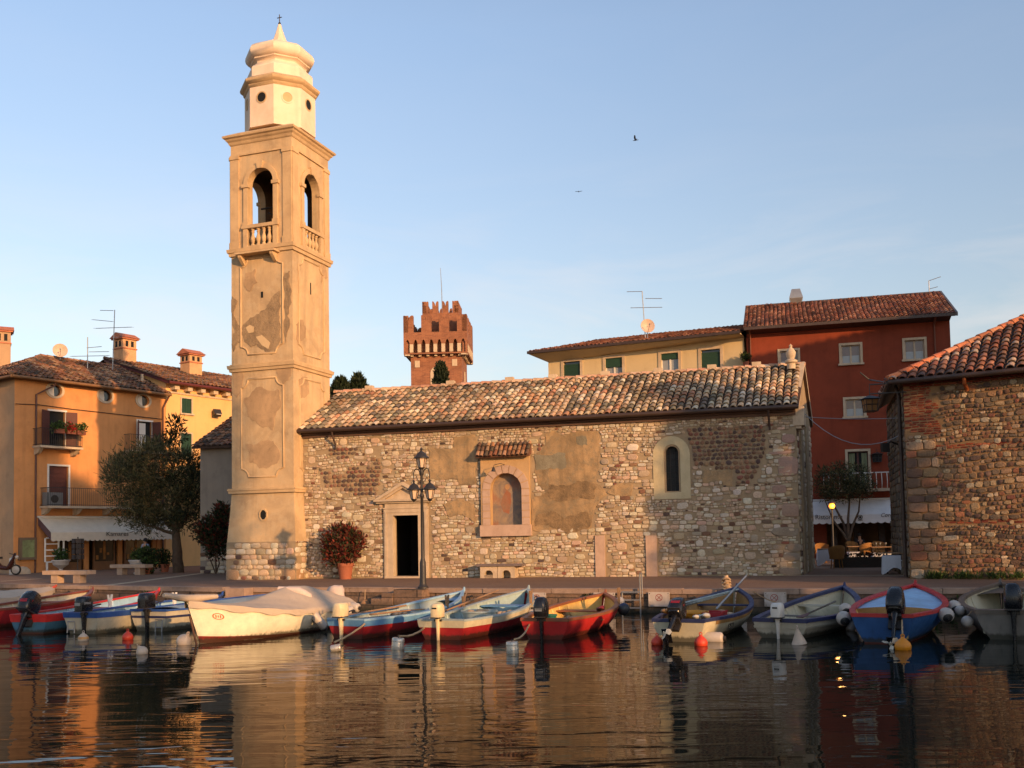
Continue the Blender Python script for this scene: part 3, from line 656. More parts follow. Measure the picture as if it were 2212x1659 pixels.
# ------------------------------------------------------------------ the bell tower
TPH = R(-19.5); TS = 1.44
_c = P(632, 640, 39.2); TC = Vector((_c.x, _c.y, 0)); _tu = Vector((math.cos(TPH), math.sin(TPH), 0)); _tn = Vector((math.sin(TPH), -math.cos(TPH), 0))
TC = TC - _tu * TS - _tn * TS
tower = thing('bell_tower', 'tall cream plastered bell tower with arched belfry and bulbous octagonal cap', 'bell tower', TC)
TZ = lambda y: P(632, y, 39.2).z
FACES = [Fr((TC + _tn * TS).xy, TPH), Fr((TC + _tu * TS).xy, TPH + math.pi / 2), Fr((TC - _tn * TS).xy, TPH + math.pi), Fr((TC - _tu * TS).xy, TPH - math.pi / 2)]
def sqring(h, z): return [TC + _tu * (x * h) + _tn * (y * h) + Vector((0, 0, z)) for x, y in ((-1, 1), (1, 1), (1, -1), (-1, -1))]
M_TOW = plaster('tower_plaster', lin(202, 172, 132), lin(132, 112, 90), .75, .6, .018, light=lin(216, 192, 156))
M_TOWR = plaster('tower_trim', lin(200, 170, 130), lin(146, 118, 90), .5, 1.0, .008)
M_DOME = plaster('dome_plaster', lin(226, 204, 180), lin(186, 158, 130), .4, 1.0, .006, light=lin(232, 214, 194))
zA, zB, zC, zD = TZ(1057), TZ(782), TZ(527), TZ(318)
zTop = TZ(277)
mb = MB(); fl = [(TS + .17, -.05), (TS + .15, 1.5)]
mb.loft([sqring(h, z) for h, z in fl], True)
base = obj('base', mb, M_MORTAR, tower)
mb = MB(); sr2 = random.Random(4)
for F in FACES[:2]:
    F2 = Fr((F.o + F.n * .15).xy, math.atan2(F.u.y, F.u.x))
    rubble(mb, F2, -TS - .15, TS + .14, 0, 1.5, lambda a, z: 'block' if z > .5 else 'rubble', sr2, .13, .26, .005)
    for x0, x1 in ((-1.58, -1.0), (1.0, 1.58)): mb.cur = jit(lin(176, 140, 108), sr2); stone(mb, F2, (x0 + x1) / 2, .2, x1 - x0, .42, sr2, 'block', .01)
mb.cur = (1, 1, 1); obj('base_stones', mb, vcol('base_stone', .92, .3, 26, .012), base, 50)
mb = MB(); oct_ = [(.18 + .17 * math.cos(R(22.5 + 45 * i)), FACES[0].hit(569, 1112)[1] + .21 * math.sin(R(22.5 + 45 * i))) for i in range(8)]
prof = [(TS + .14, 1.5), (TS + .08, 2.3), (TS + .02, 3.2), (TS, zA)]
mb.loft([sqring(h, z) for h, z in prof], True); mb.loft([sqring(TS, zA), sqring(TS - .01, zC + .02)], True)
shaft = obj('shaft', mb, M_TOW, tower)
for grp in (((TS + .10, zA - .10, zA + .10), (TS + .14, zA + .02, zA + .07)), ((TS + .06, zB - .22, zB - .1), (TS + .12, zB - .1, zB + .04), (TS + .05, zB + .04, zB + .09)), ((TS + .06, zC - .22, zC - .08), (TS + .12, zC - .08, zC + .06))):
    mb = MB()
    for (h, z0, z1) in grp: mb.hexa(sqring(h, z0), sqring(h + (.02 if z1 - z0 > .11 else 0), z1))
    obj('string_course', mb, M_TOWR, tower)
mb = MB()                                            # small round-cornered light near the foot
F2 = Fr((FACES[0].o + FACES[0].n * .085).xy, TPH); q = F2.hit(569, 1112)
mb.prism(F2, [(q[0] + .15 * math.cos(R(22.5 + 45 * i)), q[1] + .2 * math.sin(R(22.5 + 45 * i))) for i in range(8)], -.1, .006); mbq = MB()
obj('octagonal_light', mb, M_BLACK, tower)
mb = MB(); n_ = 8; ro = [(q[0] + .2 * math.cos(R(22.5 + 45 * i)), q[1] + .26 * math.sin(R(22.5 + 45 * i))) for i in range(8)]; ri = [(q[0] + .15 * math.cos(R(22.5 + 45 * i)), q[1] + .2 * math.sin(R(22.5 + 45 * i))) for i in range(8)]
mb.face_holes(F2, ro, [ri], .03, .04); mb.loft([[F2.p(a, z, .03) for a, z in ro], [F2.p(a, z, -.08) for a, z in ro]]); obj('light_surround', mb, M_TOWR, tower)
for F, px, y0, y1, w in ((FACES[0], 566, 630, 643, .1), (FACES[1], 671, 611, 636, .06)):
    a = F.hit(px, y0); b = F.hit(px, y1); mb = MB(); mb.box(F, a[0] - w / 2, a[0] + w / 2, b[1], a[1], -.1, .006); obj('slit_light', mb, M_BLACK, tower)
def panel(F, a0, a1, z0, z1, r=.36):
    """raised bead outlining a panel with scooped corners"""
    pts = []
    def scoop(cx, cz, s, e): pts.extend((cx + r * math.cos(R(s + (e - s) * i / 7)), cz + r * math.sin(R(s + (e - s) * i / 7))) for i in range(8))
    scoop(a0, z0, 90, 0); scoop(a1, z0, 180, 90); scoop(a1, z1, 270, 180); scoop(a0, z1, 0, -90)
    pts.append(pts[0]); w = .035; mb = MB()
    mb.tube([F.p(a, z, .0) for a, z in pts], .04, 6, False); return mb
for F in FACES[:2]:
    for z0, z1 in ((zA + .55, zB - .55), (zB + .45, zC - .38)):
        obj('panel_moulding', panel(F, -.98, .98, z0, z1, .33), M_TOWR, tower, 50)
M_ROUGH = plaster('exposed_render', lin(164, 138, 106), lin(112, 96, 78), .9, 2.2, .06, light=lin(188, 160, 124))
def blob(F, px, off=.012, nm='bare_render', mat=None):
    mb = MB(); mb.prism(F, [(max(-TS + .004, min(TS - .004, a)), z) for a, z in ragged([F.hit(x, y) for x, y in px], .17)], -.02, off); obj(nm, mb, mat or M_ROUGH, shaft)
blob(FACES[0], ((523, 722), (527, 700), (541, 686), (560, 678), (574, 668), (590, 640), (604, 628), (607, 660), (606, 700), (607, 735), (598, 752), (588, 766), (574, 760), (562, 752), (555, 742), (540, 748), (530, 740)))
blob(FACES[0], ((536, 545), (548, 530), (575, 527), (596, 530), (604, 545)), .016)
blob(FACES[0], ((610, 600), (626, 585), (628, 640), (627, 700), (618, 740), (611, 700), (614, 650)), .014)
blob(FACES[0], ((502, 640), (514, 650), (514, 700), (518, 740), (505, 760), (502, 700)), .013)
M_NEWP = plaster('fresh_render', lin(206, 178, 138), lin(176, 148, 112), .4, 2, .01)
for px in (((531, 708), (540, 702), (549, 706), (548, 718), (538, 720)), ((553, 728), (566, 724), (584, 740), (580, 754), (566, 746))):
    mb = MB(); mb.prism(FACES[0], [FACES[0].hit(*q) for q in px], -.02, .022); obj('render_patch', mb, M_NEWP, shaft)
M_OLDR = plaster('older_render', lin(184, 152, 116), lin(136, 114, 90), .8, 1.2, .02)
for px in (((527, 860), (560, 835), (600, 840), (606, 880), (590, 930), (560, 920), (535, 900)), ((530, 960), (580, 950), (604, 975), (600, 1000), (560, 1012), (540, 1000)), ((502, 800), (520, 796), (524, 830), (512, 860), (502, 850)), ((600, 785), (628, 782), (628, 812), (612, 830), (600, 812)), ((505, 1085), (540, 1075), (552, 1110), (530, 1135), (505, 1120)), ((590, 1090), (630, 1085), (632, 1140), (600, 1150)), ((530, 590), (552, 580), (556, 610), (540, 630), (528, 620))):
    blob(FACES[0], px, .009, 'older_render_patch', M_OLDR)
for px in (((690, 560), (706, 556), (708, 600), (694, 612)), ((645, 820), (664, 815), (668, 850), (650, 860)), ((640, 700), (655, 690), (660, 730), (644, 745))):
    blob(FACES[1], px, .009, 'older_render_patch', M_OLDR)
F = FACES[0]; a = F.hit(519, 553); b = F.hit(604, 545); mb = MB(); zz = (a[1] + b[1]) / 2
mb.box(F, a[0], b[0], zz - .03, zz + .05, -.05, .42); ld = obj('stone_shelf', mb, M_TOWR, tower)
for x in (a[0] + .18, b[0] - .18): mb = MB(); mb.prism(Fr(F.p(x, 0).xy, TPH + math.pi / 2), [(0, zz - .03), (0, zz - .42), (-.1, zz - .36), (-.34, zz - .14), (-.36, zz - .03)][::-1], -.07, .07); obj('bracket', mb, M_TOWR, ld)
# belfry: four walls, each with an arch one can see through
mb = MB(); aw = .6; th = .3; zs = TZ(384) ; bz0 = zC + .06
hole = arch(-aw, aw, bz0, zs, 14)
for F in FACES:
    mb.face_holes(F, rectp(-TS, TS, bz0, zTop - .3), [hole], 0, th)
for z in (bz0 + .01, zs + aw + .5): mb.quad(*[q for q in sqring(TS - .02, z)])
mb.hexa(sqring(TS, zTop - .31), sqring(TS, zTop - .2))
belf = obj('belfry', mb, M_TOW, tower)
mb = MB()
for F in FACES: mb.face_holes(F, rectp(-TS + th, TS - th, bz0 + .02, zs + aw + .48), [arch(-aw, aw, bz0 + .021, zs, 14)], -th - .004, 0, True)
mb.quad(*sqring(TS - th, zs + aw + .45)); obj('bell_chamber', mb, plaster('dark_plaster', lin(92, 72, 56), lin(46, 38, 32), .8, 1.5, .02), belf)  # chamber walls in a darker plaster than the outside
mb = MB()
for F in FACES:
    for s_ in (-1, 1): 
        mb.box(F, *(sorted((s_ * (TS + .0), s_ * (TS - .4)))), bz0, zD - .15, -.01, .05)
        mb.box(F, *(sorted((s_ * (TS + .02), s_ * (TS - .43)))), zD - .15, zD - .02, -.01, .085)
        mb.box(F, *(sorted((s_ * (TS + .02), s_ * (TS - .43)))), bz0, bz0 + .3, -.01, .075)
    mb.box(F, -TS, TS, zD - .02, zD + .04, -.01, .06)
obj('pilaster', mb, M_TOWR, belf)
for F in FACES:
    mb = MB(); ro = aw + .2
    outer = [(aw + .2, zs)] + [(ro * math.cos(math.pi * i / 14), zs + ro * math.sin(math.pi * i / 14)) for i in range(1, 14)] + [(-ro, zs)]
    inner = [(aw * math.cos(math.pi * i / 14), zs + aw * math.sin(math.pi * i / 14)) for i in range(15)]
    k = 15; fr_ = [F.p(a, z, .07) for a, z in outer] + [F.p(a, z, .07) for a, z in inner] + [F.p(a, z, -.01) for a, z in outer] + [F.p(a, z, -.01) for a, z in inner]
    mb.add(fr_, [(i, i + 1, k + i + 1, k + i) for i in range(k - 1)] + [(i, 2 * k + i, 2 * k + i + 1, i + 1) for i in range(k - 1)] + [(k + i, k + i + 1, 3 * k + i + 1, 3 * k + i) for i in range(k - 1)])
    for s_ in (-1, 1):
        mb.box(F, *sorted((s_ * aw, s_ * (aw + .2))), bz0 + .95, zs - .14, -.01, .07); mb.box(F, *sorted((s_ * (aw - .05), s_ * (aw + .27))), zs - .14, zs, -.05, .12); mb.box(F, *sorted((s_ * (aw - .03), s_ * (aw + .24))), bz0 + .92, bz0 + 1.05, -.04, .1)
    mb.prism(F, [(-.11, zs + aw - .03), (.11, zs + aw - .03), (.16, zs + aw + .26), (-.16, zs + aw + .26)], -.01, .13)
    obj('arch_surround', mb, M_TOWR, belf)
    mb = MB(); mb.box(F, -aw - .25, aw + .25, bz0 + .78, bz0 + .92, -.2, .14); mb.box(F, -aw - .2, aw + .2, bz0 + .0, bz0 + .07, -.2, .1)
    for s_ in (-1, 1): mb.box(F, *sorted((s_ * aw, s_ * (aw + .2))), bz0 + .07, bz0 + .78, -.1, .1)
    bal = obj('balustrade', mb, M_TOWR, belf)
    for i in range(4):
        mb = MB(); mb.lathe([(.09, .07), (.09, .12), (.05, .16), (.1, .3), (.105, .36), (.06, .5), (.045, .58), (.075, .64), (.05, .68), (.085, .72), (.085, .78)], F.p(-.39 + .26 * i, bz0, 0), 10); obj('baluster', mb, M_TOWR, bal, 40)
mb = MB()
prof = [(TS + .02, zTop - .32), (TS + .05, zTop - .28), (TS + .08, zTop - .2), (TS + .14, zTop - .14), (TS + .17, zTop - .08), (TS + .24, zTop - .04), (TS + .26, zTop + .03), (TS + .23, zTop + .06), (TS - .2, zTop + .3)]
mb.loft([sqring(h, z) for h, z in prof], True, True); obj('cornice', mb, M_TOWR, tower)
mb = MB(); c_ = TC + Vector((0, 0, bz0 + 2.1)); mb.tube([c_ - _tu * .95, c_ + _tu * .95], .04, 6); mb.tube([c_ + Vector((0, 0, -.55)) - _tn * .9, c_ + Vector((0, 0, -.55)) + _tn * .9], .03, 6); obj('tie_bar', mb, M_IRON, belf)
mb = MB(); mb.lathe([(.03, -.02), (.16, -.04), (.2, -.2), (.24, -.45), (.34, -.62), (.36, -.68), (.3, -.68)], c_, 16); obj('bell', mb, paint('bronze', lin(90, 74, 46), .4, .2, .8), belf, 40)
# octagonal drum and cap
TY = TC.y; DZ = lambda cy: P(608, cy * .3285, TY).z
drot = TPH + R(22.5)
def oct8(prof): mb = MB(); return mb.lathe([(r, DZ(y)) for r, y in prof], TC, 8, drot)
RD = 1.47
drum_parts = [('drum', [(RD, 905), (RD, 650)], M_DOME), ('drum_cornice', [(RD, 652), (RD + .05, 645), (RD + .07, 632), (RD + .16, 622), (RD + .2, 612), (RD + .2, 602), (RD - .05, 575)], M_TOWR),
              ('cap', [(RD - .06, 585), (RD - .1, 575), (RD - .1, 515), (RD - .14, 503), (1.24, 492), (1.13, 478), (1.1, 466), (1.14, 456), (1.24, 449), (1.25, 442), (1.33, 437), (1.41, 424), (1.445, 406), (1.435, 388), (1.36, 368), (1.2, 350), (1.0, 338), (.76, 328), (.52, 316), (.38, 296), (.28, 265), (.2, 232), (.12, 195), (.07, 165), (.03, 158)], M_DOME)]
for nm, pr, mt in drum_parts:
    o = obj(nm, oct8(pr), mt, tower, 38)
    if nm == 'drum': drum = o
for k in range(8):
    an = TPH - math.pi / 2 + math.pi / 4 * k; ap = RD * math.cos(R(22.5)); nn = Vector((math.cos(an), math.sin(an), 0)); F = Fr((TC + nn * ap).xy, an + math.pi / 2); zc = DZ(725)
    mb = MB(); ring = [(.2 * math.cos(R(20 * i)), zc + .2 * math.sin(R(20 * i))) for i in range(18)]; ro = [(.25 * math.cos(R(20 * i)), zc + .25 * math.sin(R(20 * i))) for i in range(18)]
    mb.face_holes(F, ro, [ring], .02, .02); mb.loft([[F.p(a, z, .02) for a, z in ro], [F.p(a, z, -.03) for a, z in ro]])
    o = obj('oculus', mb, M_TOWR if k != 1 else M_DOME, drum)
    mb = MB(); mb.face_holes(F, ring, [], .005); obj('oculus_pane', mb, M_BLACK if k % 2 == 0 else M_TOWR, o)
mb = MB(); z0 = DZ(158); z1 = P(608, 31.5, TY).z
mb.tube([TC + Vector((0, 0, z0 - .05)), TC + Vector((0, 0, z1))], .02, 6); c_ = TC + Vector((0, 0, z0 + (z1 - z0) * .68)); mb.tube([c_ - _tu * .11, c_ + _tu * .11], .018, 6); mb.ball(TC + Vector((0, 0, z0 + .02)), .06, 8)
obj('cross', mb, M_IRON, tower)
# ------------------------------------------------------------------ houses
def slope(tb, bed, A, B, C, D, r, pal, pitch=.3, row=.4, rad=.12):
    """one roof slope: eave A->B, ridge D->C"""
    U = (B - A).normalized(); N = U.cross(D - A).normalized(); N = N if N.z > 0 else -N; V = N.cross(U)
    poly = [((q - A).dot(U), (q - A).dot(V)) for q in (A, B, C, D)]
    h = Vector((0, 0, -.1)); bed.hexa([A + h, B + h, C + h, D + h], [A, B, C, D])
    u0 = min(p_[0] for p_ in poly); u1 = max(p_[0] for p_ in poly); vl = max(p_[1] for p_ in poly)
    tiles(tb, A + U * u0, U, V, u1 - u0, vl, r, pal, pitch, row, lambda u, v: inpoly(u + u0, v, poly), rad, n=4)
def house(name, label, F, s0, s1, zt, depth, mat, holes=(), cat='house', z0=-.02, sides=None, reveal=.18):
    t = thing(name, label, cat, F.p(s0, 0))
    mb = MB(); mb.face_holes(F, rectp(s0, s1, z0, zt), list(holes), 0, reveal)
    obj('wall', mb, mat, t)
    mb = MB(); a, b, c, d = [F.p(*q) for q in ((s0, z0, 0), (s1, z0, 0), (s1, z0, -depth), (s0, z0, -depth))]; h = Vector((0, 0, zt - z0))
    for p_, q_ in ((b, c), (c, d), (d, a)): mb.quad(p_, q_, q_ + h, p_ + h)
    mb.quad(a + h, b + h, c + h, d + h); obj('side_wall', mb, sides or mat, t)
    return t
def win(t, F, q, frame, pane=None, bw=.12, sill=True, mull=1, deep=.14, proud=.05, shut=None, lab=None, mm=None, name='window'):
    """window as a part: stone surround with panes, mullions, sill or closed shutters as sub-parts"""
    mb = MB(); s0, s1, z0, z1 = q
    mb.prism(F, [(s0 - bw, z0), (s0, z0), (s0, z1), (s1, z1), (s1, z0), (s1 + bw, z0), (s1 + bw, z1 + bw), (s0 - bw, z1 + bw)], -.03, proud)
    w = obj(name, mb, frame, t, label=lab)
    mb = MB(); mb.quad(*[F.p(a, z, -deep) for a, z in rectp(*q)]); obj('pane', mb, pane or M_GLASS, w)
    if mull:
        mb = MB(); e = .05
        for a0, a1 in ((s0, s0 + e), (s1 - e, s1)): mb.box(F, a0, a1, z0, z1, -deep, -deep + .05)
        for k in range(1, mull + 1): a = s0 + (s1 - s0) * k / (mull + 1); mb.box(F, a - .045, a + .045, z0, z1 - e, -deep, -deep + .06)
        mb.box(F, s0 + e, s1 - e, z1 - e, z1, -deep, -deep + .05); mb.box(F, s0 + e, s1 - e, z0, z0 + e, -deep, -deep + .05)
        obj('sash', mb, mm or M_WHITE, w)
    if sill: mb = MB(); mb.box(F, s0 - bw - .06, s1 + bw + .06, z0 - .1, z0, -.03, .14); obj('sill', mb, frame, w)
    if shut:
        mb = MB(); k = 0
        while True:
            z = z0 + .02 + k * .07
            if z > z1 - .05: break
            mb.hexa([F.p(a, z + dz, d) for a, dz, d in ((s0 + .05, 0, .0), (s1 - .05, 0, .0), (s1 - .05, .02, -.03), (s0 + .05, .02, -.03))], [F.p(a, z + dz, d) for a, dz, d in ((s0 + .05, .06, -.02), (s1 - .05, .06, -.02), (s1 - .05, .06, -.04), (s0 + .05, .06, -.04))]); k += 1
        mb.box(F, s0, s0 + .06, z0, z1, -.06, .01); mb.box(F, s1 - .06, s1, z0, z1, -.06, .01); m_ = (s0 + s1) / 2; mb.box(F, m_ - .03, m_ + .03, z0, z1, -.06, .008)
        mb.box(F, s0 + .05, s1 - .05, z0, z1, -.08, -.05)
        obj('shutter', mb, shut, w)
    return w
def leaf_shutter(t, F, a, z0, z1, w, side, ang, mat):
    """open shutter hinged at a, swung out"""
    ca, sa = math.cos(ang), math.sin(ang); mb = MB()
    fr = Fr(F.p(a, 0, .06).xy, math.atan2(F.u.y, F.u.x) + (-ang if side > 0 else math.pi + ang))
    mb.box(fr, 0, w, z0, z1, -.02, .02)
    for i in range(int((z1 - z0) / .08)): mb.box(fr, .05, w - .05, z0 + .03 + i * .08, z0 + .07 + i * .08, -.03, .03)
    return obj('shutter', mb, mat, t)
def railing(t, F, s0, s1, z0, h, d, mat, step=.12, name='railing', r=.011):
    mb = MB(); pts = [(s0, 0), (s0, d), (s1, d), (s1, 0)]
    for za in (z0 + .06, z0 + h): mb.tube([F.p(a, za, dd) for a, dd in pts], .017, 5)
    n = max(2, int((s1 - s0) / step))
    for i in range(n + 1): a = s0 + (s1 - s0) * i / n; mb.tube([F.p(a, z0, d), F.p(a, z0 + h, d)], r, 4, False)
    n = max(1, int(d / step))
    for s_ in (s0, s1):
        for i in range(1, n + 1): mb.tube([F.p(s_, z0, d * i / (n + 1)), F.p(s_, z0 + h, d * i / (n + 1))], r, 4, False)
    return obj(name, mb, mat, t)
def chimney(t, c, w, h, rot, mat, caps=PAL_TILE_RED, two=False):
    c = Vector(c); M = Matrix.Rotation(rot, 3, 'Z'); mb = MB(); mb.blk(c + Vector((0, 0, h / 2)), w, w, h, M)
    k = obj('chimney', mb, mat, t); mb = MB(); mb.blk(c + Vector((0, 0, h * .74)), w * 1.1, w * 1.1, .07, M); mb.blk(c + Vector((0, 0, h + .03)), w * 1.25, w * 1.25, .09, M)
    mb.hexa([c + M @ Vector((x * w * .7, y * w * .7, h + .08)) for x, y in ((-1, -1), (1, -1), (1, 1), (-1, 1))], [c + M @ Vector((x * w * .7, y * .03, h + .08 + w * .35)) for x, y in ((-1, -1), (1, -1), (1, 1), (-1, 1))])
    mb.cur = (1, 1, 1); obj('chimney_cap', mb, paint('terracotta', lin(176, 106, 76), .85, .2), k)
    for i in range(4):
        a = i * math.pi / 2 + rot; n = Vector((math.cos(a), math.sin(a), 0)); u = Vector((-n.y, n.x, 0))
        for s_ in (-.2, .2): mb = MB(); q = c + n * (w / 2 + .004) + u * (w * s_); mb.blk(q + Vector((0, 0, h * .87)), .015, w * .2, h * .16, Matrix.Rotation(a, 3, 'Z')); obj('smoke_hole', mb, M_BLACK, k)
r3 = random.Random(21)
M_OCHRE = plaster('ochre_plaster', lin(208, 146, 92), lin(160, 110, 70), .6, .4, .006)
M_TAN = plaster('tan_plaster', lin(176, 144, 112), lin(138, 112, 90), .6, .5, .008)
M_YEL = plaster('yellow_plaster', lin(228, 178, 118), lin(204, 152, 96), .35, .4, .005)
M_BEIGE = plaster('beige_plaster', lin(202, 180, 140), lin(170, 148, 112), .3, .4, .005)
M_RED = plaster('oxblood_plaster', lin(136, 64, 44), lin(102, 50, 36), .65, .45, .006)
M_GREYW = plaster('grey_render', lin(152, 138, 122), lin(112, 102, 92), .6, .5, .012)

# ochre house on the left with round attic windows
YF = Fr.two((-26.8, 53.75), (-21.4, 61.4)); YL = 9.36
y1 = lambda x, y: YF.hit((x * .23508) * .97359, (640 + y * .2351) * .97359)
y2 = lambda x, y: YF.hit((x * .23508) * .97359, (1000 + y * .2351) * .97359)
ye = (y1(200, 835)[1] + y1(1480, 985)[1]) / 2
def orect(f, x0, y0, x1, y1_):
    a = f(x0, y0); b = f(x1, y1_); c = f(x0, y1_); d = f(x1, y0); return [(a[0] + c[0]) / 2, (b[0] + d[0]) / 2, (b[1] + c[1]) / 2, (a[1] + d[1]) / 2]
ov = [(y1(x, y), y1(x + w, y)[0] - y1(x - w, y)[0]) for x, y, w in ((518, 962, 48), (993, 1012, 46), (1352, 1058, 46))]
ov = [(c, w / 2 if w / 2 < .6 else .5) for c, w in ov]
ovh = [[(c[0] + .42 * math.cos(R(18 * i)), c[1] + .34 * math.sin(R(18 * i))) for i in range(20)] for c, w in ov]
d1 = orect(y1, 462, 1160, 585, 1500); d1[1] = d1[0] + .95; d2 = orect(y1, 1300, 1255, 1400, 1540); d2[1] = d2[0] + .95; d3 = orect(y2, 460, 145, 600, 525)
d3[1] = d3[0] + 1.15
shop = orect(y2, 500, 700, 1420, 1130)
ochre = house('ochre_house', 'ochre plastered house with round attic windows, balconies and a cream shop awning', YF, -.15, YL, ye, 9, M_OCHRE, ovh + [rectp(*d1), rectp(*d2), rectp(*d3), rectp(shop[0] + .2, YL - .6, -.01, 2.6)], sides=M_TAN)
for (c, w), h in zip(ov, ovh):
    mb = MB(); ro = [(c[0] + .56 * math.cos(R(18 * i)), c[1] + .46 * math.sin(R(18 * i))) for i in range(20)]
    mb.face_holes(YF, ro, [h], .05, .06); mb.loft([[YF.p(a, z, .05) for a, z in ro], [YF.p(a, z, -.02) for a, z in ro]])
    o = obj('round_window', mb, M_TRIM, ochre); mb = MB(); mb.face_holes(YF, h, [], -.17); obj('pane', mb, M_GLASS, o)
    mb = MB(); mb.face_holes(YF, [(c[0] - .42 + .3 * 0, c[1] - .2), (c[0] + .05, c[1] - .3), (c[0] + .02, c[1] + .3), (c[0] - .35, c[1] + .22)], [], -.16); obj('blind', mb, M_WHITE, o)
A, B = YF.p(-.6, ye - .02, .5), YF.p(YL, ye - .02, .5); AP = YF.p(3.8, ye + 2.15, -4.5); RR_ = YF.p(YL, ye + 2.15, -4.5); BL = YF.p(-.6, ye - .02, -9.5); BR = YF.p(YL, ye - .02, -9.5)
tb = MB(); bd = MB(); slope(tb, bd, A, B, RR_, AP, r3, PAL_TILE_OLD, .3, .42); slope(tb, bd, BL, A, AP + Vector((0, 0, .002)), AP, r3, PAL_TILE_OLD, .3, .42); bd.add([BL, BR, RR_, AP], [(0, 1, 2, 3)])
ridge(tb, A, AP, r3, PAL_TILE_OLD, .14); ridge(tb, AP, RR_, r3, PAL_TILE_OLD, .14)
rf = obj('roof', bd, M_DARKTILE, ochre); obj('barrel_tiles', tb, M_TILE2, rf, 50)
mb = MB(); mb.tube([A + Vector((0, 0, -.08)) + YF.n * .06, B + Vector((0, 0, -.08)) + YF.n * .06], .09, 8); mb.tube([A + Vector((0, 0, -.08)) + YF.n * .06, BL + Vector((0, 0, -.08))], .09, 8); obj('gutter', mb, paint('ochre_gutter', lin(122, 88, 56), .5), ochre, 50)
s_ = y1(335, 1100)[0]; mb = MB(); mb.tube([YF.p(s_ + .9, ye - .1, .5), YF.p(s_ + .85, ye - .35, .4), YF.p(s_, ye - .9, .08), YF.p(s_, 0, .08)], .055, 8); obj('downpipe', mb, paint('brown_pipe', lin(92, 58, 46), .5), ochre, 50)
s_ = YL - .25; mb = MB(); mb.tube([YF.p(s_ + .2, ye - .1, .5), YF.p(s_, ye - .9, .08), YF.p(s_, 0, .08)], .06, 8); obj('downpipe', mb, bpy.data.materials['brown_pipe'], ochre, 50)
def frenchdoor(d, dark=True, op=True, nm='balcony_door'):
    mb = MB(); mb.prism(YF, [(d[0] - .1, d[2]), (d[0], d[2]), (d[0], d[3]), (d[1], d[3]), (d[1], d[2]), (d[1] + .1, d[2]), (d[1] + .1, d[3] + .1), (d[0] - .1, d[3] + .1)], -.03, .04)
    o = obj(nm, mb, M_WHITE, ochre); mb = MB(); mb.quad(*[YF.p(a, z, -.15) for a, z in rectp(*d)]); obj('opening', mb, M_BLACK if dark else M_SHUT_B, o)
    return o
o = frenchdoor(d1); leaf_shutter(o, YF, d1[0] - .02, d1[2], d1[3], .62, -1, R(25), M_SHUT_B); leaf_shutter(o, YF, d1[1] + .02, d1[2], d1[3], .62, 1, R(12), M_SHUT_B)
o = frenchdoor(d2); mb = MB(); mb.quad(*[YF.p(a, z, -.1) for a, z in rectp(d2[0] + .05, d2[0] + .6, d2[2], d2[3] - .1)]); obj('curtain', mb, M_WHITE, o); leaf_shutter(o, YF, d2[0] - .02, d2[2], d2[3], .55, -1, R(60), M_SHUT_B); leaf_shutter(o, YF, d2[1] + .02, d2[2], d2[3], .55, 1, R(60), M_SHUT_B)
o = frenchdoor(d3, False)
mb = MB()
for i in range(9): mb.box(YF, d3[0] + .06, d3[1] - .06, d3[2] + .1 + i * .25, d3[2] + .3 + i * .25, -.15, -.12)
obj('door_panel', mb, M_SHUT_B, o)
def balcony(s0, s1, z, dp, h, nbr, corb=.9):
    mb = MB(); mb.box(YF, s0, s1, z - .12, z, -.02, dp); b = obj('balcony', mb, M_TRIM, ochre)
    for i in range(nbr):
        a = s0 + .2 + (s1 - s0 - .4) * i / max(nbr - 1, 1); mb = MB(); mb.prism(Fr(YF.p(a, 0).xy, math.atan2(YF.u.y, YF.u.x) + math.pi / 2), [(0, z - .12), (0, z - .5), (-dp * .4, z - .4), (-dp * .85, z - .12)][::-1], -.1, .1); obj('corbel', mb, M_TRIM, b)
    railing(b, YF, s0 + .04, s1 - .04, z, h, dp - .05, M_IRON); return b
y1d = lambda x, y: YF.hit((x * .23508) * .97359, (640 + y * .2351) * .97359, .8)
bz = d1[2]; balcony(y1d(378, 1510)[0], y1d(782, 1525)[0], bz, .85, .95, 2); balcony(y1d(1240, 1440)[0], min(YL - .1, y1d(1560, 1440)[0]), d2[2], .6, .95, 2)
balcony(y2(372, 530)[0], YL - .3, d3[2], .9, 1.0, 5)
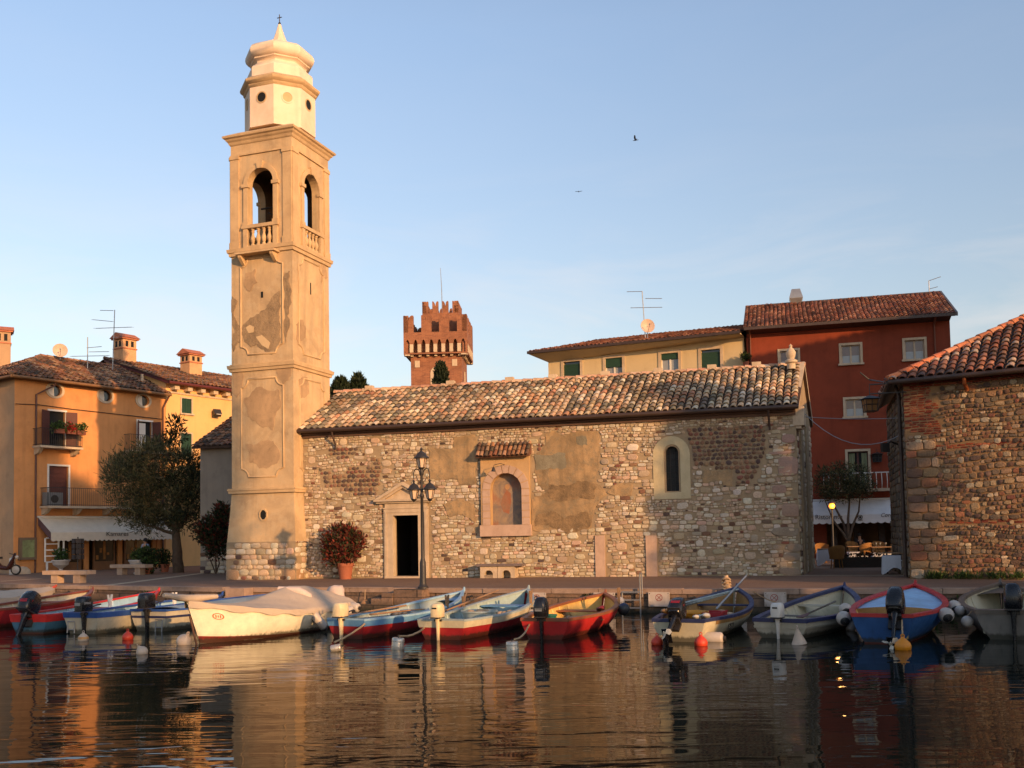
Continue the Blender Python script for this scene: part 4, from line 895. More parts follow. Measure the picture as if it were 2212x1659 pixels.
def awning(t, F, s0, s1, zt, d, zf, vh, mat, scal=.28, name='awning'):
    """sloping canvas on a frame with a scalloped valance"""
    mb = MB(); n = int((s1 - s0) / .12); top = []; 
    for i in range(n + 1):
        a = s0 + (s1 - s0) * i / n; sag = .025 * math.sin(i * 1.3); top.append([F.p(a, zt + (zf - zt) * k / 5 - .06 * math.sin(math.pi * k / 5) + sag * .3, .05 + (d - .05) * k / 5) for k in range(6)])
    mb.loft(top, False)
    mb.v = mb.v; o = obj(name, mb, mat, t)
    mb = MB(); vs = []
    m_ = max(2, int((s1 - s0) / scal)) * 6
    for i in range(m_ + 1):
        a = s0 + (s1 - s0) * i / m_; zz = zf - vh - .07 * abs(math.sin(math.pi * i / 6)); w = .012 * math.sin(a * 5); vs.append([F.p(a, zf, d), F.p(a, zz, d + w)])
    mb.loft(vs, False); obj('valance', mb, mat, o)
    for s_ in (s0, s1): mb = MB(); mb.quad(F.p(s_, zt, .05), F.p(s_, zf, d), F.p(s_, zf - vh, d), F.p(s_, zt - vh, .05)); obj('side_panel', mb, paint('awning_side', lin(96, 70, 72), .8), o)
    mb = MB(); mb.tube([F.p(s0, zf - .01, d - .03), F.p(s1, zf - .01, d - .03)], .025, 6)
    for s_ in (s0 + .3, s1 - .3): mb.tube([F.p(s_, zt - .4, .05), F.p(s_, zf - .02, d - .03)], .02, 6)
    mb.tube([F.p(s0 - .05, zt + .04, .06), F.p(s1 + .05, zt + .04, .06)], .06, 8); obj('awning_arm', mb, M_WHITE, o); return o
M_CANVAS = paint('cream_canvas', lin(206, 194, 174), .85, .06, 0, .2)
s0 = y2(355, 640)[0]; aw_ = awning(ochre, YF, s0, YL - .1, y2(360, 632)[1], 1.35, y2(430, 745)[1] - .18, .42, M_CANVAS)
M_INK = paint('dark_lettering', lin(60, 54, 50), .8, 0, 0, 0)
sx_ = YF.hit(233, 1150, 1.35)[0]; sx2 = YF.hit(273.5, 1150, 1.35)[0]; zt_ = YF.hit(253, 1155, 1.35)[1]
text('lettering', 'Kamares', M_INK, YF, (sx_ + sx2) / 2, zt_ - .06, 1.375, .34, aw_, sx=1.2)
# shop front below the awning
mb = MB(); sd = -.45
mb.quad(*[YF.p(a, z, -1.9) for a, z in rectp(shop[0] - .1, YL - .5, 0, 2.7)]); mb.quad(YF.p(shop[0], 2.6, -.18), YF.p(YL - .5, 2.6, -.18), YF.p(YL - .5, 2.6, -1.9), YF.p(shop[0], 2.6, -1.9))
shopf = obj('shop_front', mb, paint('shop_interior', lin(62, 46, 36), .8, .3), ochre)
sw_ = (YL - .6 - shop[0])
for i, (k0, k1) in enumerate(((.04, .22), (.36, .54), (.66, .86))):
    a0 = shop[0] + .2 + sw_ * k0; a1 = shop[0] + .2 + sw_ * k1; mb = MB()
    mb.prism(YF, [(a0 - .1, .5), (a0, .5), (a0, 2.3), (a1, 2.3), (a1, .5), (a1 + .1, .5), (a1 + .1, 2.42), (a0 - .1, 2.42)], -.2, -.1); mb.box(YF, a0 - .1, a1 + .1, .0, .5, -.2, -.1)
    o = obj('shop_window', mb, paint('shop_timber', lin(120, 84, 54), .6), ochre); mb = MB(); mb.quad(*[YF.p(a, z, -.16) for a, z in rectp(a0, a1, .5, 2.3)]); obj('pane', mb, glassy('shop_glass', lin(52, 44, 30), .15), o)
    mb = MB(); 
    for j in range(4): mb.box(YF, a0 + .1 + (a1 - a0 - .3) * j / 4, a0 + .25 + (a1 - a0 - .3) * j / 4, .6 + .4 * (j % 2), .85 + .4 * ((j * 7) % 3), -.155, -.14)
    obj('goods', mb, paint('boxed_goods', lin(150, 104, 52), .7, .3), o)
for k in (0, .28, .6, .95): a = shop[0] + .2 + sw_ * k; mb = MB(); mb.box(YF, a - .14, a + .14, 0, 2.6, -.22, -.06); obj('shop_pier', mb, M_OCHRE, ochre)
chimney(ochre, P(4, 812, 66), 1.0, 2.9, .5, M_TAN)
mb = MB(); c = YF.hit(160, 892)[1]; mb.tube([YF.p(-.1, y1(100, 1085)[1], .04), YF.p(1.2, y1(380, 1100)[1], .04), YF.p(3, y1(700, 1150)[1] + .05, .04), YF.p(YL - .3, y1(1480, 1230)[1], .04)], .022, 5); obj('wall_cable', mb, M_IRON, ochre)

# brighter yellow house behind it, with corbelled eaves and green shutters
ze2 = y1(1800, 935)[1] + .1
w1 = orect(y1, 1712, 1040, 1805, 1180); w2 = orect(y1, 1705, 1370, 1805, 1500); w2[2] = w2[3] - 1.5
w3 = [w1[0] + 4.8, w1[1] + 4.8, w1[2], w1[3]]
yel = house('yellow_house', 'bright yellow house with corbelled eaves and closed green shutters', YF, YL + .02, 20, ze2, 12.5, M_YEL, [rectp(*q) for q in (w1, w2, w3)])
for q in (w1, w2, w3): win(yel, YF, q, M_TRIM, M_BLACK, .09, True, 0, shut=M_SHUT_G)
A, B = YF.p(YL - .25, ze2 + .02, .7), YF.p(20, ze2 + .02, .7); RA = YF.p(YL - .25, ze2 + 2.2, -6.2); RB = YF.p(20, ze2 + 2.2, -6.2); BA = YF.p(YL - .25, ze2, -13); BB = YF.p(20, ze2, -13)
tb = MB(); bd = MB(); slope(tb, bd, A, B, RB, RA, r3, PAL_TILE_OLD, .3, .42); bd.add([BA, BB, RB, RA], [(0, 1, 2, 3)]); ridge(tb, RA, RB, r3, PAL_TILE_OLD, .14)
rf = obj('roof', bd, M_DARKTILE, yel); obj('barrel_tiles', tb, M_TILE2, rf, 50)
mb = MB(); mb.add([YF.p(YL + .02, ze2 - .01, -.01), YF.p(YL + .02, ze2 - .01, -12.5), YF.p(YL + .02, ze2 + 2.05, -6.2)], [(0, 1, 2)]); obj('gable', mb, M_YEL, yel)
mb = MB(); mb.tube([A + Vector((0, 0, -.08)), B + Vector((0, 0, -.08))], .1, 8); mb.hexa([A + Vector((0, 0, -.18)), RA + Vector((0, 0, -.18)), RA + YF.u * .1 + Vector((0, 0, -.18)), A + YF.u * .1 + Vector((0, 0, -.18))], [A + Vector((0, 0, .0)), RA, RA + YF.u * .1, A + YF.u * .1]); obj('gutter', mb, paint('dark_red_gutter', lin(92, 40, 34), .5), yel, 40)
for i in range(11): a = YL + .5 + i * .98; mb = MB(); mb.box(YF, a - .17, a + .17, ze2 - .42, ze2 - .05, -.02, .5); mb.box(YF, a - .2, a + .2, ze2 - .12, ze2 - .04, -.02, .56); obj('corbel', mb, M_TRIM, yel)
mb = MB(); mb.box(YF, YL + .05, 20, ze2 - .62, ze2 - .5, -.02, .07); mb.box(YF, YL + .05, 20, ze2 - .04, ze2 + .0, -.02, .66); obj('eaves_band', mb, M_TRIM, yel)
M_CHIM = plaster('chimney_plaster', lin(206, 160, 118), lin(170, 124, 88), .5, 1.5, .01); chimney(yel, P(270, 812, 66) , 1.02, 2.4, R(55), M_CHIM); chimney(yel, P(413, 830, 68), 1.02, 1.95, R(55), M_CHIM)
mb = MB(); c = P(457, 850, 70); mb.blk(c, .8, .6, .5, Matrix.Rotation(R(55), 3, 'Z')); obj('skylight_kerb', mb, M_YEL, yel)
mb = MB(); c = P(307, 836, 61.6); mb.tube([c + Vector((0, 0, .8)), c + Vector((0, 0, -.5)), c + Vector((.1, 0, -.7))], .09, 8); obj('vent_pipe', mb, M_TRIM, yel, 50)
c = YF.hit(461, 893); mb = MB(); mb.blk(YF.p(c[0], c[1], .35), .5, .3, .4, Matrix.Rotation(R(40), 3, 'Z') @ Matrix.Rotation(R(-35), 3, 'X')); fl = obj('floodlight', mb, M_IRON, yel)
mb = MB(); mb.blk(YF.p(c[0], c[1] - .02, .52), .34, .02, .24, Matrix.Rotation(R(40), 3, 'Z') @ Matrix.Rotation(R(-35), 3, 'X')); obj('lens', mb, M_WHITE, fl)

# low annex behind the tower
NF = Fr.two((-15.13, 48.24), (-9, 46.5)); ne = NF.hit(440, 966)[1]
annex = house('lean_to_annex', 'low grey rendered annex with dark tiled roof tucked behind the bell tower', NF, 0, 6.4, ne, 9, M_GREYW, cat='building')
A, B = NF.p(-.25, ne, .35), NF.p(6.4, ne, .35); C, D = NF.p(6.4, ne + 2.7, -5), NF.p(-.25, ne + 2.7, -5); tb = MB(); bd = MB(); slope(tb, bd, A, B, C, D, r3, PAL_TILE_OLD, .28, .38); bd.add([D, C, NF.p(6.4, ne, -9.3), NF.p(-.25, ne, -9.3)], [(0, 1, 2, 3)])
rf = obj('roof', bd, M_DARKTILE, annex); obj('barrel_tiles', tb, M_TILE2, rf, 50)
mb = MB(); mb.add([NF.p(0, ne, -.01), NF.p(0, ne, -8.99), NF.p(0, ne + 2.6, -5)], [(0, 1, 2)]); obj('gable', mb, M_GREYW, annex)
mb = MB(); rubble(mb, NF, 0, 5, 0, 1.5, lambda a, z: 'block', r3, .16, .3); mb.cur = (1, 1, 1); obj('plinth_stones', mb, vcol('annex_stone', .95, .3, 20), annex, 50)

# beige house behind the church roof
BK = 1.14; BF = Fr.two((2.1 * BK, 54 * BK), (11.8 * BK, 49.7 * BK)); BLn = 10.61 * BK; b4 = lambda x, y: BF.hit((1160 + x * .24412) * .97359, (600 + y * .24413) * .97359)
be = b4(600, 745)[1] + .12
ws = [orect(b4, 372, 828, 522, 975), orect(b4, 752, 795, 905, 940), orect(b4, 1258, 752, 1415, 905), orect(b4, 1622, 718, 1795, 862)]
for w in ws: w[2] = w[3] - 1.5
beige = house('beige_house', 'long beige house with pale framed windows and green blinds seen over the church roof', BF, 0, BLn, be, 9, M_BEIGE, [rectp(*w) for w in ws])
for i, w in enumerate(ws):
    o = win(beige, BF, w, M_TRIM, M_GLASSL if i in (1, 2) else M_GLASS, .17, True, 1 if i in (1, 2) else 0, shut=None)
    if i in (1, 2): mb = MB(); mb.box(BF, w[0], w[1], w[3] - (.55 if i == 1 else .35), w[3], -.1, -.04); obj('roller_blind', mb, M_SHUT_G, o)
    else:
        mb = MB()
        for k in range(18): mb.box(BF, w[0], w[1], w[2] + k * .075, w[2] + k * .075 + .066, -.1, -.05 + .008 * (k % 2))
        obj('roller_blind', mb, M_SHUT_G, o)
A, B = BF.p(-.9, be + .06, 1.0), BF.p(BLn, be + .06, 1.0); C, D = BF.p(BLn, be + 1.5, -4.6), BF.p(2.2, be + 1.5, -4.6)
tb = MB(); bd = MB(); slope(tb, bd, A, B, C, D, r3, PAL_TILE_RED, .26, .36, .1); bd.add([BF.p(-.9, be + .06, -9.6), BF.p(BLn, be + .06, -9.6), C, D], [(0, 1, 2, 3)]); bd.add([A, D, BF.p(-.9, be + .06, -9.6)], [(0, 1, 2)])
rf = obj('roof', bd, M_DARKTILE, beige); obj('barrel_tiles', tb, M_TILE2, rf, 50)
mb = MB(); mb.hexa([BF.p(-.88, be - .08, .98), BF.p(BLn, be - .08, .98), BF.p(BLn, be - .08, 0), BF.p(0, be - .5, 0)], [BF.p(-.88, be + .0, .98), BF.p(BLn, be + .0, .98), BF.p(BLn, be + .0, 0), BF.p(0, be + .0, 0)]); mb.quad(BF.p(-.88, be - .08, .98), BF.p(0, be - .5, 0), BF.p(0, be - .5, -9), BF.p(-.88, be - .08, -9)); obj('soffit', mb, M_BEIGE, beige)
mb = MB(); mb.box(BF, -.95, BLn, be - .06, be + .1, .96, 1.14); obj('gutter', mb, M_GUTTER, beige)

# oxblood-red house
RF = Fr.two((11.9 * BK, 49.5 * BK), (21.0 * BK, 47.0 * BK)); RL = 9.44 * BK; r5 = lambda x, y: RF.hit((1640 + x * .28571) * .97359, (600 + y * .28571) * .97359)
r8 = lambda x, y: RF.hit((1780 + x * .36771) * .97359, (700 + y * .3677) * .97359)
re_ = (r5(300, 475)[1] + r5(1500, 365)[1]) / 2 + .05
rw = [orect(r5, 318, 625, 455, 720), orect(r5, 795, 580, 940, 722), orect(r5, 1288, 540, 1438, 690), orect(r8, 262, 505, 372, 610), orect(r8, 275, 820, 398, 935)]
for i in (0,): rw[i][2] = rw[i][3] - (rw[1][3] - rw[1][2])
rw[4][2] = rw[4][3] - 2.1
red = house('red_house', 'tall oxblood red house with white framed windows and a restaurant on its ground floor', RF, 0, RL, re_, 8, M_RED, [rectp(*w) for w in rw] + [rectp(4.0, RL - .2, -.01, 2.7)])
for i, w in enumerate(rw[:4]): o = win(red, RF, w, M_TRIM, glassy('red_house_glass', lin(96, 70, 66), .12), .13, True, 1, mm=M_TRIM); mb = MB(); mb.quad(*[RF.p(a, z, -.13) for a, z in rectp(w[0], w[1], w[2], w[2] + .45)]); obj('half_curtain', mb, M_GLASSL, o)
o = win(red, RF, rw[4], M_TRIM, M_BLACK, .13, False, 1, mm=M_SHUT_B, name='balcony_window')
for s_ in (0, 1): mb = MB(); a0 = rw[4][0] + .08 + s_ * .62; mb.loft([[RF.p(a0 + .04 * k + .03 * (s_ * 2 - 1) * math.sin(z * 1.2), rw[4][2] + z, -.1 + .02 * math.sin(k * 2)) for k in range(9)] for z in (0, .6, 1.2, 2.0)], False); obj('curtain', mb, paint('green_curtain', lin(120, 124, 92), .8), o)
A, B = RF.p(-.15, re_ + .03, .75), RF.p(RL + .2, re_ + .03, .75); C, D = RF.p(RL + .2, re_ + 2.4, -4.5), RF.p(-.15, re_ + 2.4, -4.5); tb = MB(); bd = MB(); slope(tb, bd, A, B, C, D, r3, PAL_TILE_RED, .235, .4, .1); bd.add([D, C, RF.p(RL + .2, re_, -8.5), RF.p(-.15, re_, -8.5)], [(0, 1, 2, 3)])
rf = obj('roof', bd, M_DARKTILE, red); obj('barrel_tiles', tb, M_TILE2, rf, 50)
for s_ in (0, RL): mb = MB(); mb.add([RF.p(s_, re_ - .01, 0), RF.p(s_, re_ - .01, -8), RF.p(s_, re_ + 2.3, -4.5)], [(0, 1, 2)]); obj('gable', mb, M_RED, red)
mb = MB(); hv = Vector((0, 0, .16))
for p_, q_ in ((A, D), (B, C), (D, C)): 
    w_ = Vector((.12, 0, 0)) if (p_ - q_).dot(RF.u) ** 2 < 1 else RF.n * -.12; mb.hexa([p_ - hv * .8, q_ - hv * .8, q_ + w_ - hv * .8, p_ + w_ - hv * .8], [p_ + hv * .5, q_ + hv * .5, q_ + w_ + hv * .5, p_ + w_ + hv * .5])
obj('verge', mb, paint('verge_metal', lin(72, 66, 66), .5), red)
mb = MB(); mb.box(RF, -.1, RL + .18, re_ - .1, re_ + .06, .72, .9); mb.hexa([RF.p(0, re_ - .06, .74), RF.p(RL, re_ - .06, .74), RF.p(RL, re_ - .2, 0), RF.p(0, re_ - .2, 0)], [RF.p(0, re_, .74), RF.p(RL, re_, .74), RF.p(RL, re_, 0), RF.p(0, re_, 0)]); obj('gutter', mb, M_GUTTER, red)
for s_ in (.2, RL - .8): mb = MB(); mb.tube([RF.p(s_, re_ - .05, .78), RF.p(s_, re_ - .4, .09), RF.p(s_, .1, .09)], .05, 8); obj('downpipe', mb, paint('red_pipe', lin(110, 62, 46), .5), red, 50)
mb = MB(); c = P(1720, 662, 60); w_ = .28
mb.lathe([(.3, -.6), (.3, 0.05), (.56, .45), (.56, .5), (.36, 1.0), (.34, 1.03)], c, 4, R(30)); obj('metal_cowl', mb, M_STEEL, red, 20)
bz = rw[4][2]; b0, b1 = rw[4][0] - 1.4, rw[4][1] + 1.2
mb = MB(); mb.box(RF, b0, b1, bz - .14, bz, -.02, .85); bal = obj('balcony', mb, M_TRIM, red)
for k in range(14):
    a = b0 + .06 + (b1 - b0 - .12) * k / 13; mb = MB(); mb.tube([RF.p(a, bz, .78), RF.p(a, bz + .2, .93), RF.p(a, bz + .42, .93), RF.p(a, bz + .85, .78)], .02, 5); obj('baluster', mb, M_WHITE, bal)
mb = MB(); mb.tube([RF.p(b0, bz + .86, 0), RF.p(b0, bz + .86, .78), RF.p(b1, bz + .86, .78), RF.p(b1, bz + .86, 0)], .03, 6); obj('handrail', mb, M_WHITE, bal)
a0 = r8(78, 1150); a1 = r8(555, 1120)
raw = awning(red, RF, a0[0] - .6, RL - .1, a1[1] + .1, 1.5, r8(300, 1200)[1] - .05, .4, paint('white_canvas', lin(216, 214, 212), .85, .05, 0, .15), .36)
def rtxt(x0, x1, y, s, h, **k):
    a = RF.hit((1790 + x0 * .13263) * .97359, (1080 + y * .13261) * .97359, 1.5); b = RF.hit((1790 + x1 * .13263) * .97359, (1080 + y * .13261) * .97359, 1.5); t = text('lettering', s, M_INK, RF, (a[0] + b[0]) / 2, a[1], 1.53, h, raw, **k); return t
rtxt(180, 560, 545, 'Ristorante', .36, sx=.93); rtxt(1265, 1495, 505, 'Corona', .3, sx=.95, slant=.3)
a = RF.hit((1790 + 893 * .13263) * .97359, (1080 + 510 * .13261) * .97359, 1.5); mb = MB(); mb.lathe([(.13, 0), (.13, .02), (.1, .02), (.1, 0)], RF.p(a[0], a[1], 1.52), 14, 0, Matrix((RF.u, Vector((0, 0, 1)), RF.n)).transposed(), False); mb.box(RF, a[0] - .05, a[0] + .05, a[1] - .06, a[1] + .06, 1.515, 1.535); mb.box(RF, a[0] - .12, a[0] + .12, a[1] - .17, a[1] - .14, 1.515, 1.535); obj('emblem', mb, M_INK, raw)
mb = MB(); mb.quad(*[RF.p(a, z, -1.6) for a, z in rectp(3.6, RL - .1, 0, 2.8)]); mb.quad(RF.p(4, 2.7, -.18), RF.p(RL, 2.7, -.18), RF.p(RL, 2.7, -1.6), RF.p(4, 2.7, -1.6)); obj('dining_room', mb, paint('dining_wall', lin(112, 84, 58), .8, .2), red)
for a in (4.4, 5.6, 6.9, 8.2): mb = MB(); mb.box(RF, a - .16, a + .16, 0, 2.7, -.3, -.04); obj('restaurant_pier', mb, paint('dark_timber', lin(52, 40, 34), .7), red)

# stone house on the right: coarse rubble, brick corner and bands
SA, SB = Vector((12.41, 31.23)), Vector((15.06, 29.51)); SF = Fr.two(SA, SB); SL = 9.0
se = (SF.hit(1955, 822)[1] + SF.hit(2200, 800)[1]) / 2
s8 = lambda x, y: SF.hit((1780 + x * .36771) * .97359, (700 + y * .3677) * .97359)
stoneh = thing('stone_warehouse', 'stone warehouse of coarse rubble with red brick corner and hipped tile roof', 'building', SF.p(0, 0))
SG = Fr.two((SA.x + .285 * 7, SA.y + .958 * 7), SA); GLn = 7.0
mb = MB(); mb.face_holes(SF, rectp(0, SL, -.05, se), [], 0); mb.face_holes(SG, rectp(0, GLn, -.05, se), [], 0)
p_ = SF.p(SL, -.05, 0); q_ = SF.p(SL, -.05, -8); k_ = SG.p(0, -.05); hh = Vector((0, 0, se + .05)); mb.quad(p_, q_, q_ + hh, p_ + hh); mb.quad(q_, k_, k_ + hh, q_ + hh)
obj('wall', mb, plaster('warm_mortar', lin(146, 116, 84), lin(100, 80, 58), .6, 1.2, .03, streak=False), stoneh)
brk = [[s8(*q) for q in ((608, 430), (780, 440), (760, 500), (830, 545), (780, 600), (830, 650), (840, 712), (612, 716))], [s8(*q) for q in ((710, 782), (1420, 752), (1420, 775), (710, 808))], [s8(*q) for q in ((850, 1238), (1420, 1226), (1420, 1246), (850, 1260))]]
def zone_s(a, z):
    for b in brk:
        if inpoly(a, z, b): return None
    if a < .75 and z < 4.2: return None
    return 'cobble' if math.sin(a * 5 + z * 9) > .55 else 'rubble'
def zone_b(a, z): return 'brick' if any(inpoly(a, z, b) for b in brk) else None
keep = PAL_STONE; PAL_STONE = [lin(*c) for c in ((158, 132, 104), (142, 118, 92), (170, 146, 118), (130, 108, 86), (148, 118, 92), (120, 104, 88), (186, 166, 140), (108, 88, 74), (140, 96, 74))]
mb = MB(); rubble(mb, SF, .0, SL * .7, 0, se - .25, zone_s, r3, .08, .19, 0, 1.0, 130, .08)
z = 0.0
while z < 4.2:                                        # rough quoins
    h = r3.uniform(.2, .34); a = 0.0
    while a < .8:
        w = r3.uniform(.3, .6); w = min(w, .95 - a); mb.cur = jit(r3.choice(PAL_STONE), r3); stone(mb, SF, a + w / 2, z + h / 2, w - .015, h - .015, r3, 'block', .02); a += w
    z += h
rubble(mb, SF, 0, SL * .7, 0, se - .2, zone_b, r3, .068, .072)
rubble(mb, SF, 0, SL * .7, se - .25, se - .02, lambda a, z: 'brick', r3, .07, .075, .05)
PAL_STONE = [lin(*c) for c in ((128, 114, 98), (112, 100, 88), (140, 124, 104), (100, 92, 82))]
rubble(mb, SG, 0, GLn, 0, se - .1, lambda a, z: 'rubble', r3, .16, .3)
PAL_STONE = keep; mb.cur = (1, 1, 1)
obj('stone_facing', mb, vcol('warm_rubble', .95, .42, 20, .03), stoneh, 34)
A, B = SF.p(-.35, se, .42), SF.p(SL, se, .42); D = SF.p(4.3, se + 2.75, -4.2); C = SF.p(SL, se + 2.75, -4.2); E = SG.p(0, se, .35)
tb = MB(); bd = MB(); slope(tb, bd, A, B, C, D, r3, [lin(*c) for c in ((142, 92, 70), (126, 80, 66), (112, 82, 72), (158, 108, 86), (100, 78, 70), (172, 148, 130), (134, 98, 82))], .27, .34, .115); slope(tb, bd, E, A, D + Vector((0, 0, .002)), D, r3, PAL_TILE_RED, .27, .36, .11)
ridge(tb, A, D, r3, [lin(196, 120, 84), lin(184, 108, 76), lin(204, 140, 106)], .15, .42); ridge(tb, D, C, r3, PAL_TILE_RED, .15, .42)
rf = obj('roof', bd, M_DARKTILE, stoneh); obj('barrel_tiles', tb, M_TILE, rf, 50)
mb = MB(); mb.tube([A + Vector((0, 0, -.07)) + SF.n * .06, B + Vector((0, 0, -.07)) + SF.n * .06], .085, 8); mb.tube([A + Vector((0, 0, -.07)), E + Vector((0, 0, -.07))], .085, 8); obj('gutter', mb, M_GUTTER, stoneh, 50)
s_ = s8(990, 380)[0]; mb = MB(); mb.tube([SF.p(s_, se - .05, .45), SF.p(s_, se - .3, .42), SF.p(s_ + .02, se - .42, .15), SF.p(s_ + .02, se - .5, .12)], .06, 8); obj('downpipe_stub', mb, paint('copper_pipe', lin(160, 92, 54), .35, .2, .7), stoneh, 50)
mb = MB(); s_ = GLn - .55; mb.tube([SG.p(s_, se - .05, .2), SG.p(s_, se - .4, .1), SG.p(s_, .05, .1)], .06, 8); obj('downpipe', mb, M_GUTTER, stoneh, 50)
for zz in (s8(600, 465)[1], s8(580, 410)[1]): mb = MB(); mb.tube([SF.p(.1, zz, .08), SF.p(-1.0, zz + .02, .2)], .022, 5); obj('iron_bracket', mb, M_IRON, stoneh)

# brick castle tower far behind
KY = 110.0; kc = P(998, 800, KY); KFr = Fr((kc.x, kc.y), R(-3))
ka = lambda x, y: KFr.hit((880 + x * .19286) * .97359, (560 + y * .19286) * .97359)
castle = thing('castle_tower', 'distant red brick castle tower with swallowtail battlements', 'castle tower', (kc.x - 2.8, kc.y, 0))
M_BRICK = brickmat('castle_brick', lin(146, 94, 66), lin(122, 76, 56), lin(160, 122, 92), .5, .14)
sL, sR = ka(165, 1400)[0], 0.0; W_ = sR - sL; zc0 = ka(400, 1190)[1]; zc1 = ka(400, 1010)[1]; hp = ka(90, 1000)[0]; ov_ = sL - hp; zpar = ka(400, 930)[1]; zmer = ka(350, 735)[1]
mb = MB(); mb.box(KFr, sL, sR, -.1, zc1, -W_, 0); obj('keep', mb, M_BRICK, castle)
KFs = [Fr(KFr.p(sL, 0).xy, R(-3)), Fr(KFr.p(sR, 0).xy, R(87)), Fr(KFr.p(sR, 0, -W_).xy, R(177)), Fr(KFr.p(sL, 0, -W_).xy, R(267))]
H_ = W_ + 2 * ov_; mb = MB(); cb = MB()
for F in KFs:
    n = 8; st = H_ / n; holes = []
    for i in range(n):
        a0 = -ov_ + i * st + .2; a1 = -ov_ + (i + 1) * st - .2; m_ = (a0 + a1) / 2; zz = zc1 + .0
        holes.append([(a0, zc0 + .25), (a1, zc0 + .25), (a1, zz - .5), (m_ + .12, zz - .12), (m_, zz - .02), (m_ - .12, zz - .12), (a0, zz - .5)])
    mb.face_holes(F, rectp(-ov_, W_ + ov_, zc0 + .1, zpar), holes, ov_, ov_ * .8)
    mb.face_holes(F, rectp(-ov_ + .5, W_ + ov_ - .5, zc1 + .4, zpar), [], ov_ - .55)
    for i in range(n + 1):
        a = -ov_ + i * st; a0, a1 = max(a - .2, -ov_ + .02), min(a + .2, W_ + ov_ - .02); cb = MB()
        if 0 < i < n: cb.box(F, a0, a1, zc0 + .3, zc1 - .55, .0, ov_ + .05); cb.box(F, a0 + .03, a1 - .03, zc0 + .12, zc0 + .3, .0, ov_ * .8); cb.box(F, a0 + .05, a1 - .05, zc0 - .1, zc0 + .12, .0, ov_ * .55)
        else: cb.box(F, a0, a1, zc0 - .05, zc0 + .1, -.02, ov_ * .8)
        obj('stone_corbel', cb, M_TRIM, castle)
    m = 4; st = H_ / (m - .5 + .0)
    def merlon(F, a0, a1, z0, z1, d0, d1):
        mm = (a0 + a1) / 2; w = a1 - a0
        mb.prism(F, [(a0, z0), (a1, z0), (a1, z1 - .03), (a1 - .12 * w, z1), (a1 - .26 * w, z1 - .06), (a1 - .38 * w, z1 - .2), (mm + .05 * w, z1 - .5), (mm, z1 - .56), (mm - .05 * w, z1 - .5), (a0 + .38 * w, z1 - .2), (a0 + .26 * w, z1 - .06), (a0 + .12 * w, z1), (a0, z1 - .03)], d0, d1)
    mw = H_ * .155; gap = (H_ - m * mw) / (m - 1)
    for i in range(m): merlon(F, -ov_ + i * (mw + gap), -ov_ + i * (mw + gap) + mw, zpar, zmer, ov_ - .55, ov_)
tw = 415 / 705 * H_ * .98; tA = ka(255, 700)[0] + .25; TFs0 = KFr.p(tA, 0, -1.0); TFs = [Fr(TFs0.xy, R(-3)), Fr((TFs0 + KFr.u * tw).xy, R(87)), Fr((TFs0 + KFr.u * tw - KFr.n * tw).xy, R(177)), Fr((TFs0 - KFr.n * tw).xy, R(267))]
zi = ka(450, 675)[1]; zj = ka(290, 562)[1] + .2
for F in TFs:
    mb.face_holes(F, rectp(0, tw, zpar - 1.5, zi), [], 0)
    w4 = tw * .165; g4 = (tw - 4 * w4) / 3
    for i in range(4): merlon(F, i * (w4 + g4), i * (w4 + g4) + w4, zi, zj, -.45, 0)
obj('battlements', mb, M_BRICK, castle)
mb = MB(); q0_ = [F.p(-ov_ + .3, zpar - .6, ov_ - .3) for F in KFs]; mb.quad(*q0_); obj('wall_walk', mb, M_BRICK, castle)
for x, y in ((238, 1285), (668, 1267)): a = ka(x, y); mb = MB(); mb.box(KFr, a[0] - .28, a[0] + .28, a[1] - .38, a[1] + .38, -.02, .06); obj('stone_plaque', mb, M_TRIM, castle)
a = ka(470, 1400); mb = MB(); hl = arch(a[0] - .42, a[0] + .42, a[1] - 1.2, a[1] + .1, 10); ho = arch(a[0] - .78, a[0] + .78, a[1] - 1.2, a[1] + .1, 10); mb.face_holes(KFr, ho, [hl], .07, .06); o = obj('arched_window', mb, M_TRIM, castle); mb = MB(); mb.face_holes(KFr, hl, [], .02); obj('pane', mb, M_BLACK, o)
F = KFs[1]; mb = MB(); mb.prism(F, arch(W_ * .45, W_ * .6, zc0 - 3.2, zc0 - 1.8, 8), -.02, .05); obj('side_window', mb, M_TRIM, castle)
mb = MB(); b_ = ka(487, 565); t_ = ka(465, 98); mb.tube([KFr.p(b_[0], b_[1] - 1.5, -3), KFr.p((b_[0] + t_[0]) / 2 + .03, (b_[1] + t_[1]) / 2, -3), KFr.p(t_[0], t_[1], -3)], [.06, .045, .025], 5); obj('mast', mb, M_STEEL, castle)
# ------------------------------------------------------------------ trees and plants
M_LEAF = leafmat('foliage'); M_BARK = plaster('bark', lin(96, 80, 66), lin(58, 48, 40), .7, 5, .03)
def rv(r): 
    while True:
        v = Vector((r.uniform(-1, 1), r.uniform(-1, 1), r.uniform(-1, 1)))
        if .05 < v.length < 1: return v
def leaf(mb, c, d, l, w, r):
    d = d.normalized(); s_ = d.cross(rv(r)).normalized() * w / 2
    mb.add([c, c + d * l * .5 + s_, c + d * l, c + d * l * .5 - s_], [(0, 1, 2, 3)])
def spray(mb, c, rad, n, l, w, pal, r, up=.25, flat=1.0):
    """one clump of leaves on short twigs"""
    for _ in range(n):
        v = rv(r); q = c + Vector((v.x * rad, v.y * rad, v.z * rad * flat)); mb.cur = jit(r.choice(pal), r, .25)
        leaf(mb, q, v * .8 + rv(r) * .5 + Vector((0, 0, up)), l * r.uniform(.6, 1.3), w * r.uniform(.7, 1.3), r)
